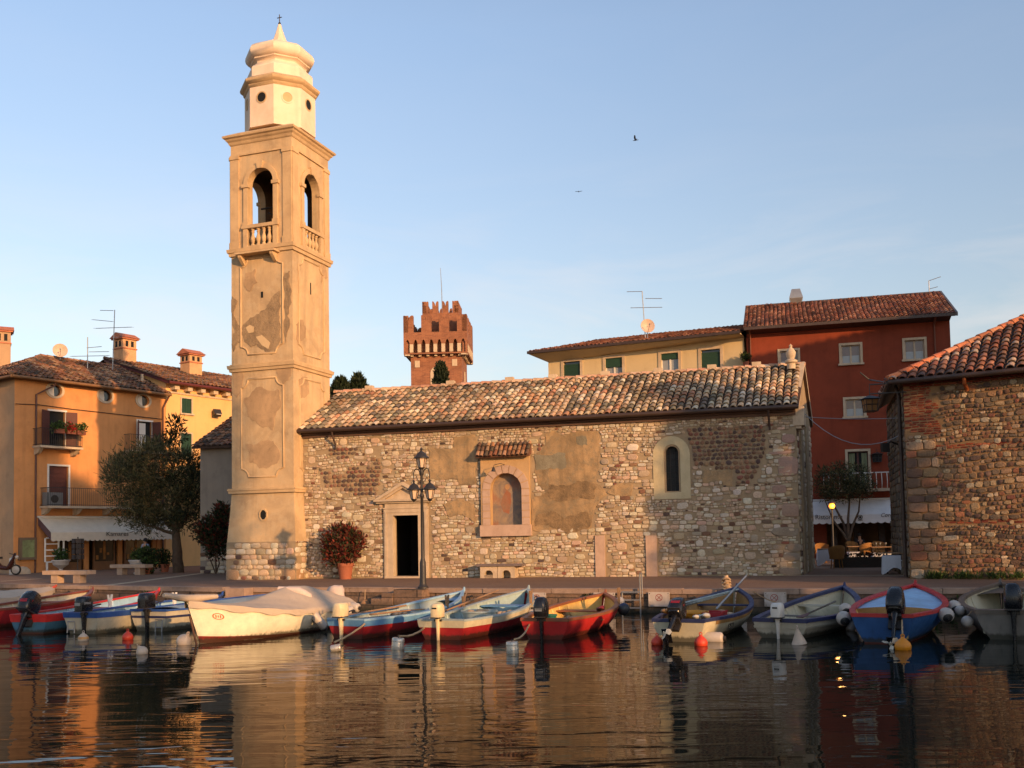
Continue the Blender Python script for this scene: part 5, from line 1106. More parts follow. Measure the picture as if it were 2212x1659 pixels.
PAL_OLIVE = [lin(*c) for c in ((84, 82, 54), (70, 72, 48), (100, 94, 62), (60, 62, 42), (110, 98, 66))]
PAL_DARK = [lin(*c) for c in ((38, 48, 30), (46, 56, 34), (30, 40, 26), (54, 60, 38))]
PAL_PHOT = [lin(*c) for c in ((108, 44, 36), (88, 40, 34), (120, 56, 42), (70, 66, 42), (58, 62, 40), (84, 50, 38), (96, 52, 40), (52, 54, 36))]
PAL_GREEN = [lin(*c) for c in ((62, 84, 40), (50, 72, 36), (78, 96, 48), (44, 60, 32))]
def branch(mb, a, b, r0, r1, r, n=5, wob=.08):
    L_ = (b - a).length; pts = [a.lerp(b, i / n) + (rv(r) * wob * L_ if 0 < i < n else Vector()) for i in range(n + 1)]
    mb.tube(pts, [r0 + (r1 - r0) * i / n for i in range(n + 1)], 7); return pts
r4 = random.Random(33)
# the big olive-like tree on the left
b0 = G(386, 1237); TY4 = b0.y
tree = thing('olive_tree', 'big feathery grey-green tree shading the ochre house beside the bell tower', 'tree', b0)
mb = MB(); fork = P(380, 1150, TY4); branch(mb, b0 - Vector((0, 0, .1)), fork, .30, .2, r4, 6, .03)
tips = [((340, 1095), .14), ((418, 1085), .15), ((382, 1040), .16), ((310, 1130), .1), ((360, 980), .1), ((410, 990), .1)]
ends = []
for (x, y), r_ in tips:
    e = P(x, y, TY4 + r4.uniform(-.9, .9)); branch(mb, fork - Vector((0, 0, .3 * r4.random())), e, r_, .05, r4, 6, .07); ends.append(e)
obj('trunk', mb, M_BARK, tree, 60)
mb = MB()
blobs = [(330, 1010, 70, 62), (395, 1028, 52, 62), (290, 1040, 58, 52), (350, 1085, 70, 45), (270, 1015, 42, 30), (345, 978, 42, 20), (410, 1090, 32, 60), (318, 1120, 52, 26), (285, 1095, 45, 32), (376, 945, 9, 16), (240, 1030, 22, 16), (420, 1040, 22, 60), (382, 1120, 45, 22)]
for (x, y, rx, ry) in blobs:
    for _ in range(int(rx * ry / 42)):
        v = rv(r4); v = v * (.55 + .45 * r4.random()) / max(v.length, .4); c = P(x + v.x * rx * 1.0, y + v.z * ry, TY4 + v.y * 1.7)
        spray(mb, c, .34, 30, .3, .05, PAL_OLIVE if x < 360 or r4.random() < .45 else PAL_DARK, r4, .35)
for _ in range(70):                                     # wispy shoots breaking the outline
    a = r4.uniform(0, 6.28); k = r4.uniform(.9, 1.13); x = 325 + 100 * k * math.cos(a); y = 1050 - 92 * k * math.sin(a)
    if x < 430: c = P(x, y, TY4 + r4.uniform(-1, 1)); spray(mb, c, .26, 12, .36, .04, PAL_OLIVE, r4, .6)
for x, y, rr in ((374, 915, .34), (386, 912, .3), (380, 930, .4), (366, 945, .3), (390, 942, .3)): spray(mb, P(x, y, TY4 - .4), rr, 60, .26, .09, PAL_DARK, r4, .3)
obj('crown', mb, M_LEAF, tree)
def shrub(name, label, base, cat, blobs, Y, pal, pot=None, leafs=(.2, .09), dens=42, tr=True, group=None, per=16, deep=.8):
    t = thing(name, label, cat, base, group=group)
    mb = MB(); stem = MB()
    for x, y, rx, ry in blobs:
        k = 2150 / Y
        for _ in range(max(3, int(rx * ry / dens))):
            v = rv(r4); v = v * (.5 + .5 * r4.random()) / max(v.length, .45); c = P(x + v.x * rx, y + v.z * ry, Y + v.y * rx / k * deep)
            spray(mb, c, .22 * leafs[0] / .2, per, leafs[0], leafs[1], pal, r4, .4)
        branch(stem, Vector(base) + Vector((0, 0, .1)), P(x, y, Y), .035, .012, r4, 5, .06)
    obj('crown', mb, M_LEAF, t)
    if tr: obj('trunk', stem, M_BARK, t, 60)
    if pot: 
        rad, h = pot; mb = MB(); mb.lathe([(rad * .72, 0), (rad * .95, h * .8), (rad * 1.05, h * .8), (rad * 1.06, h), (rad * .9, h), (rad * .85, h * .85)], base, 18); obj('pot', mb, paint('terracotta_pot', lin(150, 86, 60), .85, .15), t, 40)
        mb = MB(); mb.lathe([(rad * .86, h * .84), (.01, h * .9)], base, 12, 0, None, False); obj('soil', mb, paint('soil', lin(58, 46, 38), .95), t)
    return t
pb = G(746, 1251)
shrub('potted_photinia', 'bushy red-leaved shrub in a terracotta pot beside the church door', pb, 'potted shrub', [(738, 1180, 32, 24), (712, 1168, 12, 15), (772, 1163, 13, 13), (730, 1146, 15, 11), (754, 1149, 12, 9), (724, 1208, 20, 13), (764, 1192, 18, 12), (708, 1190, 10, 12), (778, 1178, 9, 9), (742, 1216, 16, 9), (744, 1160, 22, 14)], pb.y, PAL_PHOT, (.32, .62), (.17, .075), 13, per=17)
pb = G(466, 1244)
shrub('red_shrub', 'dark red-tinged shrub in the corner between grey annex and bell tower', pb, 'shrub', [(462, 1150, 30, 44), (480, 1125, 16, 36), (440, 1150, 18, 20), (468, 1180, 22, 24), (478, 1105, 12, 14)], pb.y, PAL_PHOT + PAL_DARK * 2, None, (.2, .09), 14, per=18)
def cypress(label, x, y0, y1, w, Y, rr=1.0):
    c0 = P(x, y1, Y); t = thing('cypress_tree', label, 'cypress', (c0.x, c0.y, 0), group='dark cypresses beyond the church'); mb = MB(); c1 = P(x, y0, Y); wd = w / 2150 * Y; n = int(150 * rr)
    for i in range(n):
        t_ = r4.random() ** .8; a = r4.uniform(0, 6.28); rad = wd * (.98 - .0 * t_) * (1 - t_ ** 2.4) ** .6 * r4.uniform(.55, 1.1); z = c0.z + (c1.z - c0.z) * t_
        spray(mb, Vector((c0.x + rad * math.cos(a), c0.y + rad * math.sin(a), z)), .16 * wd + .12, 16, .34, .13, PAL_DARK, r4, .9)
    mb.cur = (1, 1, 1); obj('crown', mb, M_LEAF, t); s_ = MB(); s_.tube([Vector((c0.x, c0.y, -.1)), Vector((c0.x, c0.y, c0.z)), c1 - Vector((0, 0, .6))], [.2, .15, .03], 6); obj('trunk', s_, M_BARK, t)
cypress('narrow dark cypress standing in front of the brick castle tower', 953, 787, 850, 15, 98, 1.3)
cypress('broader dark conifer right beside the bell tower above the church roof', 736, 826, 880, 18, 62)
cypress('small dark conifer with pointed top between bell tower and church ridge', 774, 815, 880, 14, 64)
# small olive in the alley
ab = G(1834, 1207); AY = ab.y
t = thing('alley_tree', 'small olive tree with forked dark trunk before the restaurant awning', 'tree', ab)
mb = MB(); fk = P(1832, 1165, AY); branch(mb, ab - Vector((0, 0, .1)), fk, .11, .1, r4, 4, .03)
for pts in (((1820, 1150), (1800, 1125), (1788, 1095), (1778, 1070)), ((1822, 1130), (1806, 1100), (1795, 1080)), ((1832, 1120), (1835, 1085), (1836, 1060)), ((1842, 1135), (1855, 1105), (1858, 1070))):
    q = [fk - Vector((0, 0, .15))] + [P(x, y, AY + r4.uniform(-.2, .2)) for x, y in pts]; mb.tube(q, [.085 - .018 * i for i in range(len(q))], 6)
obj('trunk', mb, M_BARK, t, 60)
mb = MB()
for x, y, rx, ry in ((1800, 1045, 36, 34), (1850, 1040, 32, 30), (1825, 1060, 45, 18), (1780, 1040, 18, 30), (1868, 1055, 20, 16), (1820, 1018, 30, 14)):
    for _ in range(int(rx * ry / 15)):
        v = rv(r4); v = v / max(v.length, .5); spray(mb, P(x + v.x * rx, y + v.z * ry, AY + v.y * .8), .22, 18, .2, .045, PAL_OLIVE + PAL_DARK, r4, .3)
obj('crown', mb, M_LEAF, t)
# weeds at the foot of the warehouse, ivy on the quay
mb = MB()
for _ in range(60):
    a = r4.choice((r4.uniform(1.2, 2.0), r4.uniform(2.2, 3.2), r4.uniform(.5, 1.0))); spray(mb, SF.p(a, .06, .1 + .1 * r4.random()), .1, 12, .16, .03, PAL_GREEN, r4, .9)
tag(obj('weeds', mb, M_LEAF), kind='stuff')
mb = MB()
def kerb_pt(px, z=0.0, d=0.0):
    q = G(px, 1274)
    for (x0, y0), (x1, y1) in zip(KERB[:-1], KERB[1:]):
        dx = ray(px, 1274); k = (x0 * dx.y - y0 * dx.x) / ((y1 - y0) * dx.x - (x1 - x0) * dx.y)
        if 0 <= k <= 1:
            u = Vector((x1 - x0, y1 - y0, 0)).normalized(); n = Vector((u.y, -u.x, 0)); return Vector((x0 + (x1 - x0) * k, y0 + (y1 - y0) * k, z)) + n * d, u, n
    return q, Vector((1, 0, 0)), Vector((0, -1, 0))
for px in (1255, 1262, 1530, 1545, 2000, 2010, 2060, 330, 100):
    for _ in range(6): q, u, n = kerb_pt(px + r4.uniform(-14, 14), r4.uniform(-.5, -.25), .0); spray(mb, q, .08, 12, .12, .05, PAL_GREEN + PAL_DARK, r4, .1)
tag(obj('quay_weeds', mb, M_LEAF), kind='stuff')

# ------------------------------------------------------------------ street furniture
M_LAMPG = paint('frosted_lamp_glass', lin(206, 176, 150), .5, .05, 0, .2)
lb = G(914, 1271.5)
lamp = thing('street_lamp', 'tall dark iron lamp post with three lanterns on the quay edge', 'street lamp', lb)
LY = lb.y; lz = lambda y: P(912, y, LY).z
mb = MB(); mb.lathe([(.17, 0), (.17, .05), (.12, .1), (.1, .16), (.095, .8), (.075, .86), (.055, .95), (.045, lz(1075)), (.075, lz(1072)), (.045, lz(1065)), (.04, lz(1025)), (.07, lz(1020)), (.03, lz(1010))], lb, 14); obj('post', mb, M_IRON, lamp, 40)
def lantern(t, c, s_=1.0):
    g = MB(); g.lathe([(.09 * s_, 0), (.165 * s_, .3 * s_)], c, 6, R(15)); o = obj('lantern', g, M_LAMPG, t, 20)
    mb = MB()
    for i in range(6):
        a = R(15 + 60 * i); mb.tube([c + Vector((.094 * s_ * math.cos(a), .094 * s_ * math.sin(a), 0)), c + Vector((.17 * s_ * math.cos(a), .17 * s_ * math.sin(a), .3 * s_))], .011, 4)
    mb.lathe([(.02, -.1 * s_), (.05 * s_, -.06 * s_), (.1 * s_, -.01 * s_), (.1 * s_, .005)], c, 12); obj('lantern_frame', mb, M_IRON, o)
    mb = MB(); mb.lathe([(.24 * s_, .29 * s_), (.24 * s_, .31 * s_), (.17 * s_, .37 * s_), (.12 * s_, .45 * s_), (.05 * s_, .5 * s_), (.025, .53 * s_), (.04, .57 * s_), (.01, .64 * s_)], c, 16); obj('lantern_cap', mb, M_IRON, o, 40); return o
lantern(lamp, Vector((lb.x, lb.y, lz(1010))), 1.0)
ra = Vector((.94, -.34, 0))
for sg in (-1, 1):
    e = Vector((lb.x, lb.y, 0)) + ra * (.27 * sg); mb = MB(); zz = lz(1020); pts = [Vector((lb.x, lb.y, zz - .1)) + ra * (sg * (.04 + .0))]
    for i in range(9): a = math.pi * (1 - i / 8); pts.append(Vector((lb.x, lb.y, 0)) + ra * sg * (.165 + .105 * math.cos(a)) + Vector((0, 0, zz - .05 + .16 * math.sin(a))))
    pts.append(e + Vector((0, 0, zz - .2))); mb.tube(pts, .016, 6)
    mb.tube([Vector((lb.x, lb.y, zz - .35)) + ra * (.03 * sg), Vector((lb.x, lb.y, zz - .22)) + ra * (.14 * sg), Vector((lb.x, lb.y, zz - .08)) + ra * (.2 * sg)], .01, 5); obj('scroll_arm', mb, M_IRON, lamp)
    lantern(lamp, e + Vector((0, 0, zz - .2 - .62)), .95)
def bench(name, label, x0, x1, yt, yb, x2=None, curved=False):
    a = G(x0, yb); b = G(x1, yb); n = Vector((0.35, .94, 0)); h = .44; t = thing(name, label, 'stone bench', (a + b) / 2)
    M_ = plaster(name + '_stone', lin(180, 154, 132), lin(130, 108, 92), .5, 3, .006)
    u = (b - a).normalized(); w = Vector((-u.y, u.x, 0)); L_ = (b - a).length; F = Fr(a.xy, math.atan2(u.y, u.x))
    mb = MB(); mb.box(F, 0, L_, .34, .5, -.5, 0); obj('seat', mb, M_, t)
    for k in (.24, .74): mb = MB(); mb.box(F, L_ * k - .17, L_ * k + .17, 0, .34, -.42, -.08); obj('leg', mb, M_, t)
    return t
bench('stone_bench', 'pale stone slab bench at the quay edge, lit at one end', 91, 187, 1231, 1260)
bench('stone_bench', 'darker stone slab bench set back under the tree near the awning', 237, 314, 1217, 1242)
# arched stone trough bench by the church wall
bq = CF.rect(1040, 1218, 1131, 1251); t = thing('arched_stone_bench', 'low stone bench on two arched blocks below the church niche', 'stone bench', CF.p((bq[0] + bq[1]) / 2, 0, .3))
mb = MB(); mb.box(CF, bq[0] - .02, bq[1] + .1, .44, .52, .02, .62); obj('seat', mb, paint('slate_slab', lin(110, 96, 92), .8), t)
for k in range(2):
    a0 = bq[0] + .12 + k * .68; a1 = a0 + .66; mb = MB(); F2 = Fr(CF.p(0, 0, .55).xy, math.atan2(CF.u.y, CF.u.x)); mb.face_holes(F2, rectp(a0, a1, 0, .44), [arch(a0 + .16, a1 - .16, .0, .12, 10)], 0, .4)
    mb.quad(F2.p(a0, 0, 0), F2.p(a0, .44, 0), F2.p(a0, .44, -.5), F2.p(a0, 0, -.5)); mb.quad(F2.p(a1, 0, 0), F2.p(a1, .44, 0), F2.p(a1, .44, -.5), F2.p(a1, 0, -.5)); mb.quad(*[F2.p(a, z, -.4) for a, z in rectp(a0, a1, 0, .44)]); obj('arched_block', mb, M_TRIM, t)
def urn(label, px, py, s_=1.0, plant=True):
    c = G(px, py); t = thing('stone_urn', label, 'planter', c, group='stone urns by the shop'); mb = MB(); s_ *= .95
    mb.lathe([(.24 * s_, 0), (.24 * s_, .08 * s_), (.1 * s_, .14 * s_), (.09 * s_, .24 * s_), (.2 * s_, .32 * s_), (.4 * s_, .46 * s_), (.44 * s_, .62 * s_), (.5 * s_, .68 * s_), (.5 * s_, .74 * s_), (.4 * s_, .74 * s_), (.36 * s_, .64 * s_)], c, 20); obj('bowl', mb, plaster('urn_stone' + str(px), lin(190, 182, 176), lin(140, 132, 126), .4, 4, .004), t, 40)
    mb = MB()
    for _ in range(34): v = rv(r4); spray(mb, c + Vector((v.x * .32, v.y * .32, .95 * s_ + v.z * .34)), .14, 12, .16, .08, PAL_GREEN, r4, .5)
    obj('foliage', mb, M_LEAF, t)
urn('white stone urn with a leafy plant, standing behind the near bench', 131, 1238); urn('squat white stone urn hidden behind the far slab bench', 299, 1240)
# glazed notice case, paned shutter rack, postcard rack, bollard, stone on the left
q = orect(y2, 148, 820, 330, 1030); t = thing('display_case', 'shallow glazed display case with green pictures hung on the ochre corner', 'display case', YF.p((q[0] + q[1]) / 2, q[2]))
q[0] = max(q[0], .1); mb = MB(); mb.prism(YF, [(q[0], q[2]), (q[1], q[2]), (q[1], q[3]), (q[0], q[3])], .01, .2); obj('frame', mb, paint('case_timber', lin(112, 92, 72), .6), t)
mb = MB(); e = .14; mb.quad(*[YF.p(a, z, .205) for a, z in rectp(q[0] + e, q[1] - e, q[2] + e, q[3] - e)]); obj('backing', mb, plaster('faded_green_poster', lin(140, 150, 104), lin(92, 84, 62), .8, 2, .002), t)
q = orect(y2, 380, 825, 455, 1050); q[1] = q[0] + .85; t = thing('window_rack', 'white paned window frame leaning by the shop doorway', 'paned frame', YF.p(q[0], q[2])); mb = MB(); fr_ = Fr(YF.p(q[0], 0, .5).xy, R(10))
w_ = .95
for a in (0, w_ * .72, w_): mb.box(fr_, a - .04, a + .04, q[2], q[3], -.03, .03)
for k in range(5): z = q[2] + (q[3] - q[2]) * k / 4; mb.box(fr_, .04, w_ * .72 - .04, z - .03, z + .03, -.02, .02)
obj('frame', mb, M_WHITE, t); mb = MB(); mb.box(fr_, .04, .15, 0, q[2], -.02, .02); mb.box(fr_, w_ - .15, w_ - .04, 0, q[2], -.02, .02); obj('leg', mb, M_WHITE, t)
c = G(168, 1238); t = thing('card_rack', 'dark revolving rack on a thin pole outside the shop', 'rack', c); mb = MB(); mb.tube([c, c + Vector((0, 0, 1.9))], .03, 6); mb.lathe([(.3, 0), (.3, .04)], c, 10); obj('pole', mb, M_IRON, t); mb = MB()
for i in range(6):
    a = R(60 * i)
    for k in range(4): mb.blk(c + Vector((.26 * math.cos(a), .26 * math.sin(a), .85 + .28 * k)), .03, .24, .24, Matrix.Rotation(a, 3, 'Z'))
obj('card_holder', mb, paint('dark_cards', lin(52, 42, 40), .6, .5), t)
c = G(26, 1241); mb = MB(); mb.lathe([(.14, 0), (.14, .78), (.12, .85), (.05, .88), (.01, .885)], c, 14); tag(obj('bollard', mb, M_WHITE, None, 40), 'short round-topped white bollard beside the motor scooter', 'bollard')
c = G(49, 1240); mb = MB(); mb.lathe([(.4, 0), (.37, .2), (.2, .36), (.01, .4)], c, 12); tag(obj('corner_stone', mb, M_TRIM, None, 50), 'rounded grey guard stone below the display case', 'guard stone')
# parked scooter at the left edge
c = G(8, 1243); t = thing('motor_scooter', 'dark motor scooter parked half out of view against the ochre house', 'scooter', c)
def at(x, z, y=0): return c + Vector((x, y, z))
M_DKP = paint('dark_red_enamel', lin(40, 22, 22), .25, .1); M_RUB = paint('rubber', lin(26, 26, 26), .8)
for x in (-.65, .62): mb = MB(); mb.lathe([(.2, -.05), (.26, -.045), (.28, 0), (.26, .045), (.2, .05)], at(x, .28), 18, 0, Matrix.Rotation(R(90), 3, 'X'), False); w_ = obj('wheel', mb, M_RUB, t, 50); mb = MB(); mb.lathe([(.02, -.05), (.2, -.03), (.2, .03), (.02, .05)], at(x, .28), 12, 0, Matrix.Rotation(R(90), 3, 'X')); obj('rim', mb, M_STEEL, w_)
mb = MB(); mb.loft([[at(x, z + h * math.cos(k * math.pi / 4), w * math.sin(k * math.pi / 4)) for k in range(8)] for x, z, h, w in ((-1.0, .75, .05, .05), (-.8, .72, .2, .18), (-.4, .62, .26, .2), (-.1, .4, .12, .18), (.2, .36, .1, .18), (.42, .6, .28, .2), (.55, .95, .2, .16), (.6, 1.05, .05, .08))], True, True); obj('body', mb, M_DKP, t, 50)
mb = MB(); mb.blk(at(-.5, .9), .75, .28, .12); obj('seat', mb, M_RUB, t); mb = MB(); mb.tube([at(.45, 1.12, -.35), at(.52, 1.05, 0), at(.45, 1.12, .35)], .022, 6); mb.tube([at(.52, 1.05), at(.62, .28)], .035, 6); obj('handlebar', mb, M_IRON, t); mb = MB(); mb.ball(at(.66, .92), .1, 10); obj('headlight', mb, M_GLASSL, t, 50)
# potted plants by the tree and shop
for lab, px, py, bl in (('dark bushy plant in an orange pot beside the tree trunk', 356, 1236, [(352, 1205, 14, 20)]), ('tall dark shrub at the shop doorway beyond the far bench', 322, 1240, [(322, 1212, 14, 28), (316, 1195, 10, 12)])):
    c = G(px, py); shrub('potted_plant', lab, c, 'potted plant', bl, c.y, PAL_DARK + PAL_GREEN[:2], (.24, .42), (.18, .08), 8, False, per=14)

# ------------------------------------------------------------------ people
M_SKIN = paint('skin', lin(196, 146, 116), .6, .05, 0, 0)
def person(label, c, rz, shirt, trousers, hair, pose):
    """one skinned body on a joint chain; clothes and hair as shells"""
    t = thing('person', label, 'person', c, rz)
    J = dict(pel=(0, 0, .95), chest=(0, .0, 1.28), neck=(0, 0, 1.47), head=(0, .01, 1.6), crown=(0, .01, 1.72), hl=(-.1, 0, .9), kl=(-.11, .02, .5), fl=(-.11, 0, .07), tl=(-.11, .14, .03), hr=(.1, 0, .9), kr=(.11, .02, .5), fr=(.11, 0, .07), tr=(.11, .14, .03),
             sl=(-.19, 0, 1.4), el=(-.25, -.02, 1.12), wl=(-.26, .08, .88), ml=(-.26, .1, .78), sr=(.19, 0, 1.4), er=(.25, -.02, 1.12), wr=(.26, .08, .88), mr=(.26, .1, .78))
    J.update(pose)
    rad = dict(pel=.15, chest=.16, neck=.06, head=.1, crown=.07, hl=.1, kl=.065, fl=.045, tl=.04, hr=.1, kr=.065, fr=.045, tr=.04, sl=.075, el=.05, wl=.033, ml=.04, sr=.075, er=.05, wr=.033, mr=.04)
    E = [('pel', 'chest'), ('chest', 'neck'), ('neck', 'head'), ('head', 'crown'), ('pel', 'hl'), ('hl', 'kl'), ('kl', 'fl'), ('fl', 'tl'), ('pel', 'hr'), ('hr', 'kr'), ('kr', 'fr'), ('fr', 'tr'), ('chest', 'sl'), ('sl', 'el'), ('el', 'wl'), ('wl', 'ml'), ('chest', 'sr'), ('sr', 'er'), ('er', 'wr'), ('wr', 'mr')]
    def skin(nm, keys, grow, mat):
        me = bpy.data.meshes.new(nm); ks = [k for k in J if k in keys]; me.from_pydata([J[k] for k in ks], [(ks.index(a), ks.index(b)) for a, b in E if a in keys and b in keys], [])
        o = bpy.data.objects.new(nm, me); COL.objects.link(o); md = o.modifiers.new('skin', 'SKIN'); sv = me.skin_vertices[0].data
        for i, k in enumerate(ks): sv[i].radius = (rad[k] + grow, (rad[k] + grow) * (.75 if k in ('pel', 'chest') else 1)); sv[i].use_root = i == 0
        o.modifiers.new('sub', 'SUBSURF').levels = 2; o.modifiers['sub'].render_levels = 2
        dg = bpy.context.evaluated_depsgraph_get(); m2 = bpy.data.meshes.new_from_object(o.evaluated_get(dg)); bpy.data.objects.remove(o); m2.name = nm; m2.materials.clear(); m2.materials.append(mat); m2.shade_smooth()
        o = bpy.data.objects.new(nm, m2); COL.objects.link(o); o.parent = t; ORG[o.name] = ORG[t.name]; return o
    b = skin('body', set(J), 0, M_SKIN); skin('shirt', {'pel', 'chest', 'sl', 'el', 'wl', 'sr', 'er', 'wr'}, .012, shirt); skin('trousers', {'pel', 'hl', 'kl', 'fl', 'hr', 'kr', 'fr'}, .012, trousers)
    hd = Vector(J['head']); mb = MB(); mb.ball(hd + Vector((0, -.025, .07)), .125, 12, (1, 1, 1)); mb.v = [v for v in mb.v]; obj('hair', mb, hair, t, 60, True)
    mb = MB()
    for s_ in (-.038, .038): mb.ball(hd + Vector((s_, .105, .03)), .014, 6)
    obj('eyes', mb, M_BLACK, t, None, True); mb = MB(); mb.ball(hd + Vector((0, .12, -.01)), .02, 6, (.8, 1, 1.3)); obj('nose', mb, M_SKIN, t, 60, True)
    # five fingers on each hand
    mb = MB()
    for s_, w, m_ in ((-1, 'wl', 'ml'), (1, 'wr', 'mr')):
        m_ = Vector(J[m_]); d = (m_ - Vector(J[w])).normalized(); sd = d.cross(Vector((0, 1, 0.2))).normalized()
        for i, l in enumerate((.07, .08, .075, .06)): q = m_ + sd * (.018 * (i - 1.5)); mb.tube([q, q + d * l * .6 + Vector((0, .01, 0)), q + d * l + Vector((0, .03, 0))], [.009, .009, .006], 5)
        mb.tube([m_ - d * .03 + sd * .03, m_ + sd * .05 + d * .02, m_ + sd * .045 + d * .05], [.011, .01, .007], 5)
    obj('fingers', mb, M_SKIN, b, 60, True); return t
M_DKCL = paint('dark_cloth', lin(38, 36, 40), .9); M_HAIR = paint('dark_hair', lin(30, 24, 20), .6)
c = G(314, 1236); c = P(314, 1205, c.y + 1.0); c.z = 0
person('person in a light blue shirt with one arm bent, standing in the shop doorway', c, R(150), paint('light_blue_shirt', lin(150, 168, 196), .9), M_DKCL, M_HAIR, dict(er=(.36, -.05, 1.14), wr=(.2, .12, .98), mr=(.14, .14, .94)))
c = G(1855, 1208); c = P(1857, 1190, RF.p(5, 0, .9).y); c.z = -.0
person('person in dark clothes sitting at a restaurant table behind the olive tree', c, R(185), M_DKCL, M_DKCL, M_HAIR, dict(pel=(0, 0, .52), chest=(0, .04, .85), neck=(0, .05, 1.04), head=(0, .07, 1.17), crown=(0, .07, 1.29), hl=(-.1, .03, .5), kl=(-.13, .45, .5), fl=(-.13, .42, .07), tl=(-.13, .54, .03), hr=(.1, .03, .5), kr=(.13, .45, .5), fr=(.13, .42, .07), tr=(.13, .54, .03), sl=(-.19, .04, .97), el=(-.24, .12, .74), wl=(-.12, .34, .8), ml=(-.08, .4, .8), sr=(.19, .04, .97), er=(.24, .12, .74), wr=(.12, .3, .9), mr=(.08, .3, .98)))

# ------------------------------------------------------------------ restaurant terrace in the alley
M_CLOTH = paint('white_tablecloth', lin(190, 190, 196), .9, .04, 0, .1); M_WICK = plaster('wicker', lin(150, 108, 62), lin(110, 76, 44), .5, 30, .02)
TGR = 'restaurant tables'
def table(label, px, py, w, dp, drop, h=.75, rz=-.25, sway=.0, group=TGR):
    c = G(px, py); t = thing('dining_table', label, 'table', c, rz, group); M_ = Matrix.Rotation(0, 3, 'Z')
    mb = MB(); mb.blk((0, 0, h - .02), w, dp, .03); obj('tabletop', mb, M_WOOD, t, None, True)
    for sx in (-1, 1):
        for sy in (-1, 1): mb = MB(); mb.blk((sx * (w / 2 - .06), sy * (dp / 2 - .06), (h - .04) / 2), .05, .05, h - .04); obj('leg', mb, M_IRON, t, None, True)
    mb = MB(); n = 40; rings = []
    for k, (g, z) in enumerate(((.0, h + .005), (.005, h + .004), (.02, h - .03), (.03, h - drop * .6), (.04, h - drop))):
        ring = []
        for i in range(n):
            a = 2 * math.pi * i / n; e = 6; q = (abs(math.cos(a)) ** e + abs(math.sin(a)) ** e) ** (-1 / e); x, y = (w / 2) * q * math.cos(a), (dp / 2) * q * math.sin(a); f = 1 + g * 2 + (.05 * math.sin(a * 7) * (k - 1) / 3 if k > 1 else 0); corner = abs(math.sin(2 * a)) ** 3 * (drop * .55 if k == 4 else drop * .2 if k == 3 else 0)
            ring.append(Vector((x * f, y * f, z - corner - (sway * (1 if x > 0 else 0)))))
        rings.append(ring)
    mb.loft(rings, True); mb.add(rings[0], [tuple(range(n))]); c_ = obj('cloth', mb, M_CLOTH, None, 60, True); c_.location = c; c_.rotation_euler = (0, 0, rz); c_.name = 'tablecloth'; tag(c_, label.replace('table', 'table', 1).replace('restaurant table', 'tablecloth') if False else 'white cloth hanging over the ' + label.split(',')[0], 'tablecloth', 'white tablecloths')
    return t
table('small square table, at the foot of the stone warehouse corner', 1938, 1240, .85, .8, .42, rz=-.5)
table('restaurant table right of the alley tree, set with glasses', 1907, 1216, 1.0, .9, .3)
table('restaurant table left of the alley tree, behind the wicker chair', 1790, 1222, .9, .9, .45)
table('restaurant table close behind the alley trunk, half hidden', 1852, 1213, .9, .9, .3)
def chair(label, px, py, rz):
    c = G(px, py); t = thing('wicker_chair', label, 'chair', c, rz, 'wicker chairs of the restaurant')
    mb = MB(); mb.lathe([(.27, .38), (.29, .42), (.28, .46), (.01, .47)], (0, 0, 0), 16); obj('seat', mb, M_WICK, t, 40, True)
    mb = MB(); mb.loft([[Vector((.31 * math.cos(a) * k2, .31 * math.sin(a) * k2, z + (.12 * math.sin((a - R(180)) / R(180) * math.pi) if z > .6 else 0))) for a in [R(180 + 15 * i) for i in range(13)]] for z, k2 in ((.42, .9), (.65, 1.05), (.8, 1.08), (.82, 1.0), (.5, .86))], False); obj('backrest', mb, M_WICK, t, 60, True)
    for a in (45, 135, 225, 315): mb = MB(); mb.tube([(.2 * math.cos(R(a)), .2 * math.sin(R(a)), .42), (.26 * math.cos(R(a)), .26 * math.sin(R(a)), 0)], .022, 6); obj('leg', mb, M_WICK, t, 60, True)
    return t
chair('wicker armchair with its back turned, nearest of the alley chairs', 1808, 1228, R(0)); chair('wicker armchair just right of the alley tree trunk', 1868, 1216, R(30)); chair('wicker armchair behind the white table by the warehouse', 1900, 1209, R(180)); chair('wicker armchair beside the church corner, farthest left', 1776, 1216, R(170)); chair('wicker armchair at the right end of the terrace', 1930, 1213, R(90)); chair('wicker armchair behind the table that stands behind the trunk', 1842, 1208, R(185))
c = G(1858, 1226); mb = MB(); fr_ = Fr(c.xy, R(-14)); t = thing('planter_box', 'long low dark planter box with red flowers under the alley tree', 'planter', c); mb.box(fr_, -1.0, .9, 0, .42, -.5, 0); obj('box', mb, paint('dark_box', lin(50, 42, 36), .8), t); mb = MB()
for i in range(70): spray(mb, fr_.p(r4.uniform(-.95, .85), .46 + .06 * r4.random(), r4.uniform(-.45, -.05)), .07, 8, .09, .05, PAL_DARK if i % 3 else PAL_PHOT[:3], r4, .5)
obj('foliage', mb, M_LEAF, t)
shrub('potted_palm', 'dark leafy plant in a pot against the restaurant wall', RF.p(7.3, 0, .7), 'potted plant', [(1958 - 2, 1180, 12, 9)], RF.p(7.3, 0, .7).y, PAL_DARK, (.2, .4), (.3, .07), 3, True, per=10)
for lab, px, py in (('small glasses on the white table beside the warehouse', 1905, 1203.5),):
    c = P(px, 1196, G(1907, 1216).y); c.z = .76
    for k in range(3): mb = MB(); mb.lathe([(.03, 0), (.005, .01), (.005, .08), (.04, .1), (.045, .17)], c + Vector((.22 * k - .25, .1 * (k % 2), 0)), 10, 0, None, False); tag(obj('wine_glass', mb, M_GLASSL, None, 60), 'small stemmed glass on the restaurant table right of the alley tree', 'glass', 'glasses on the restaurant table')
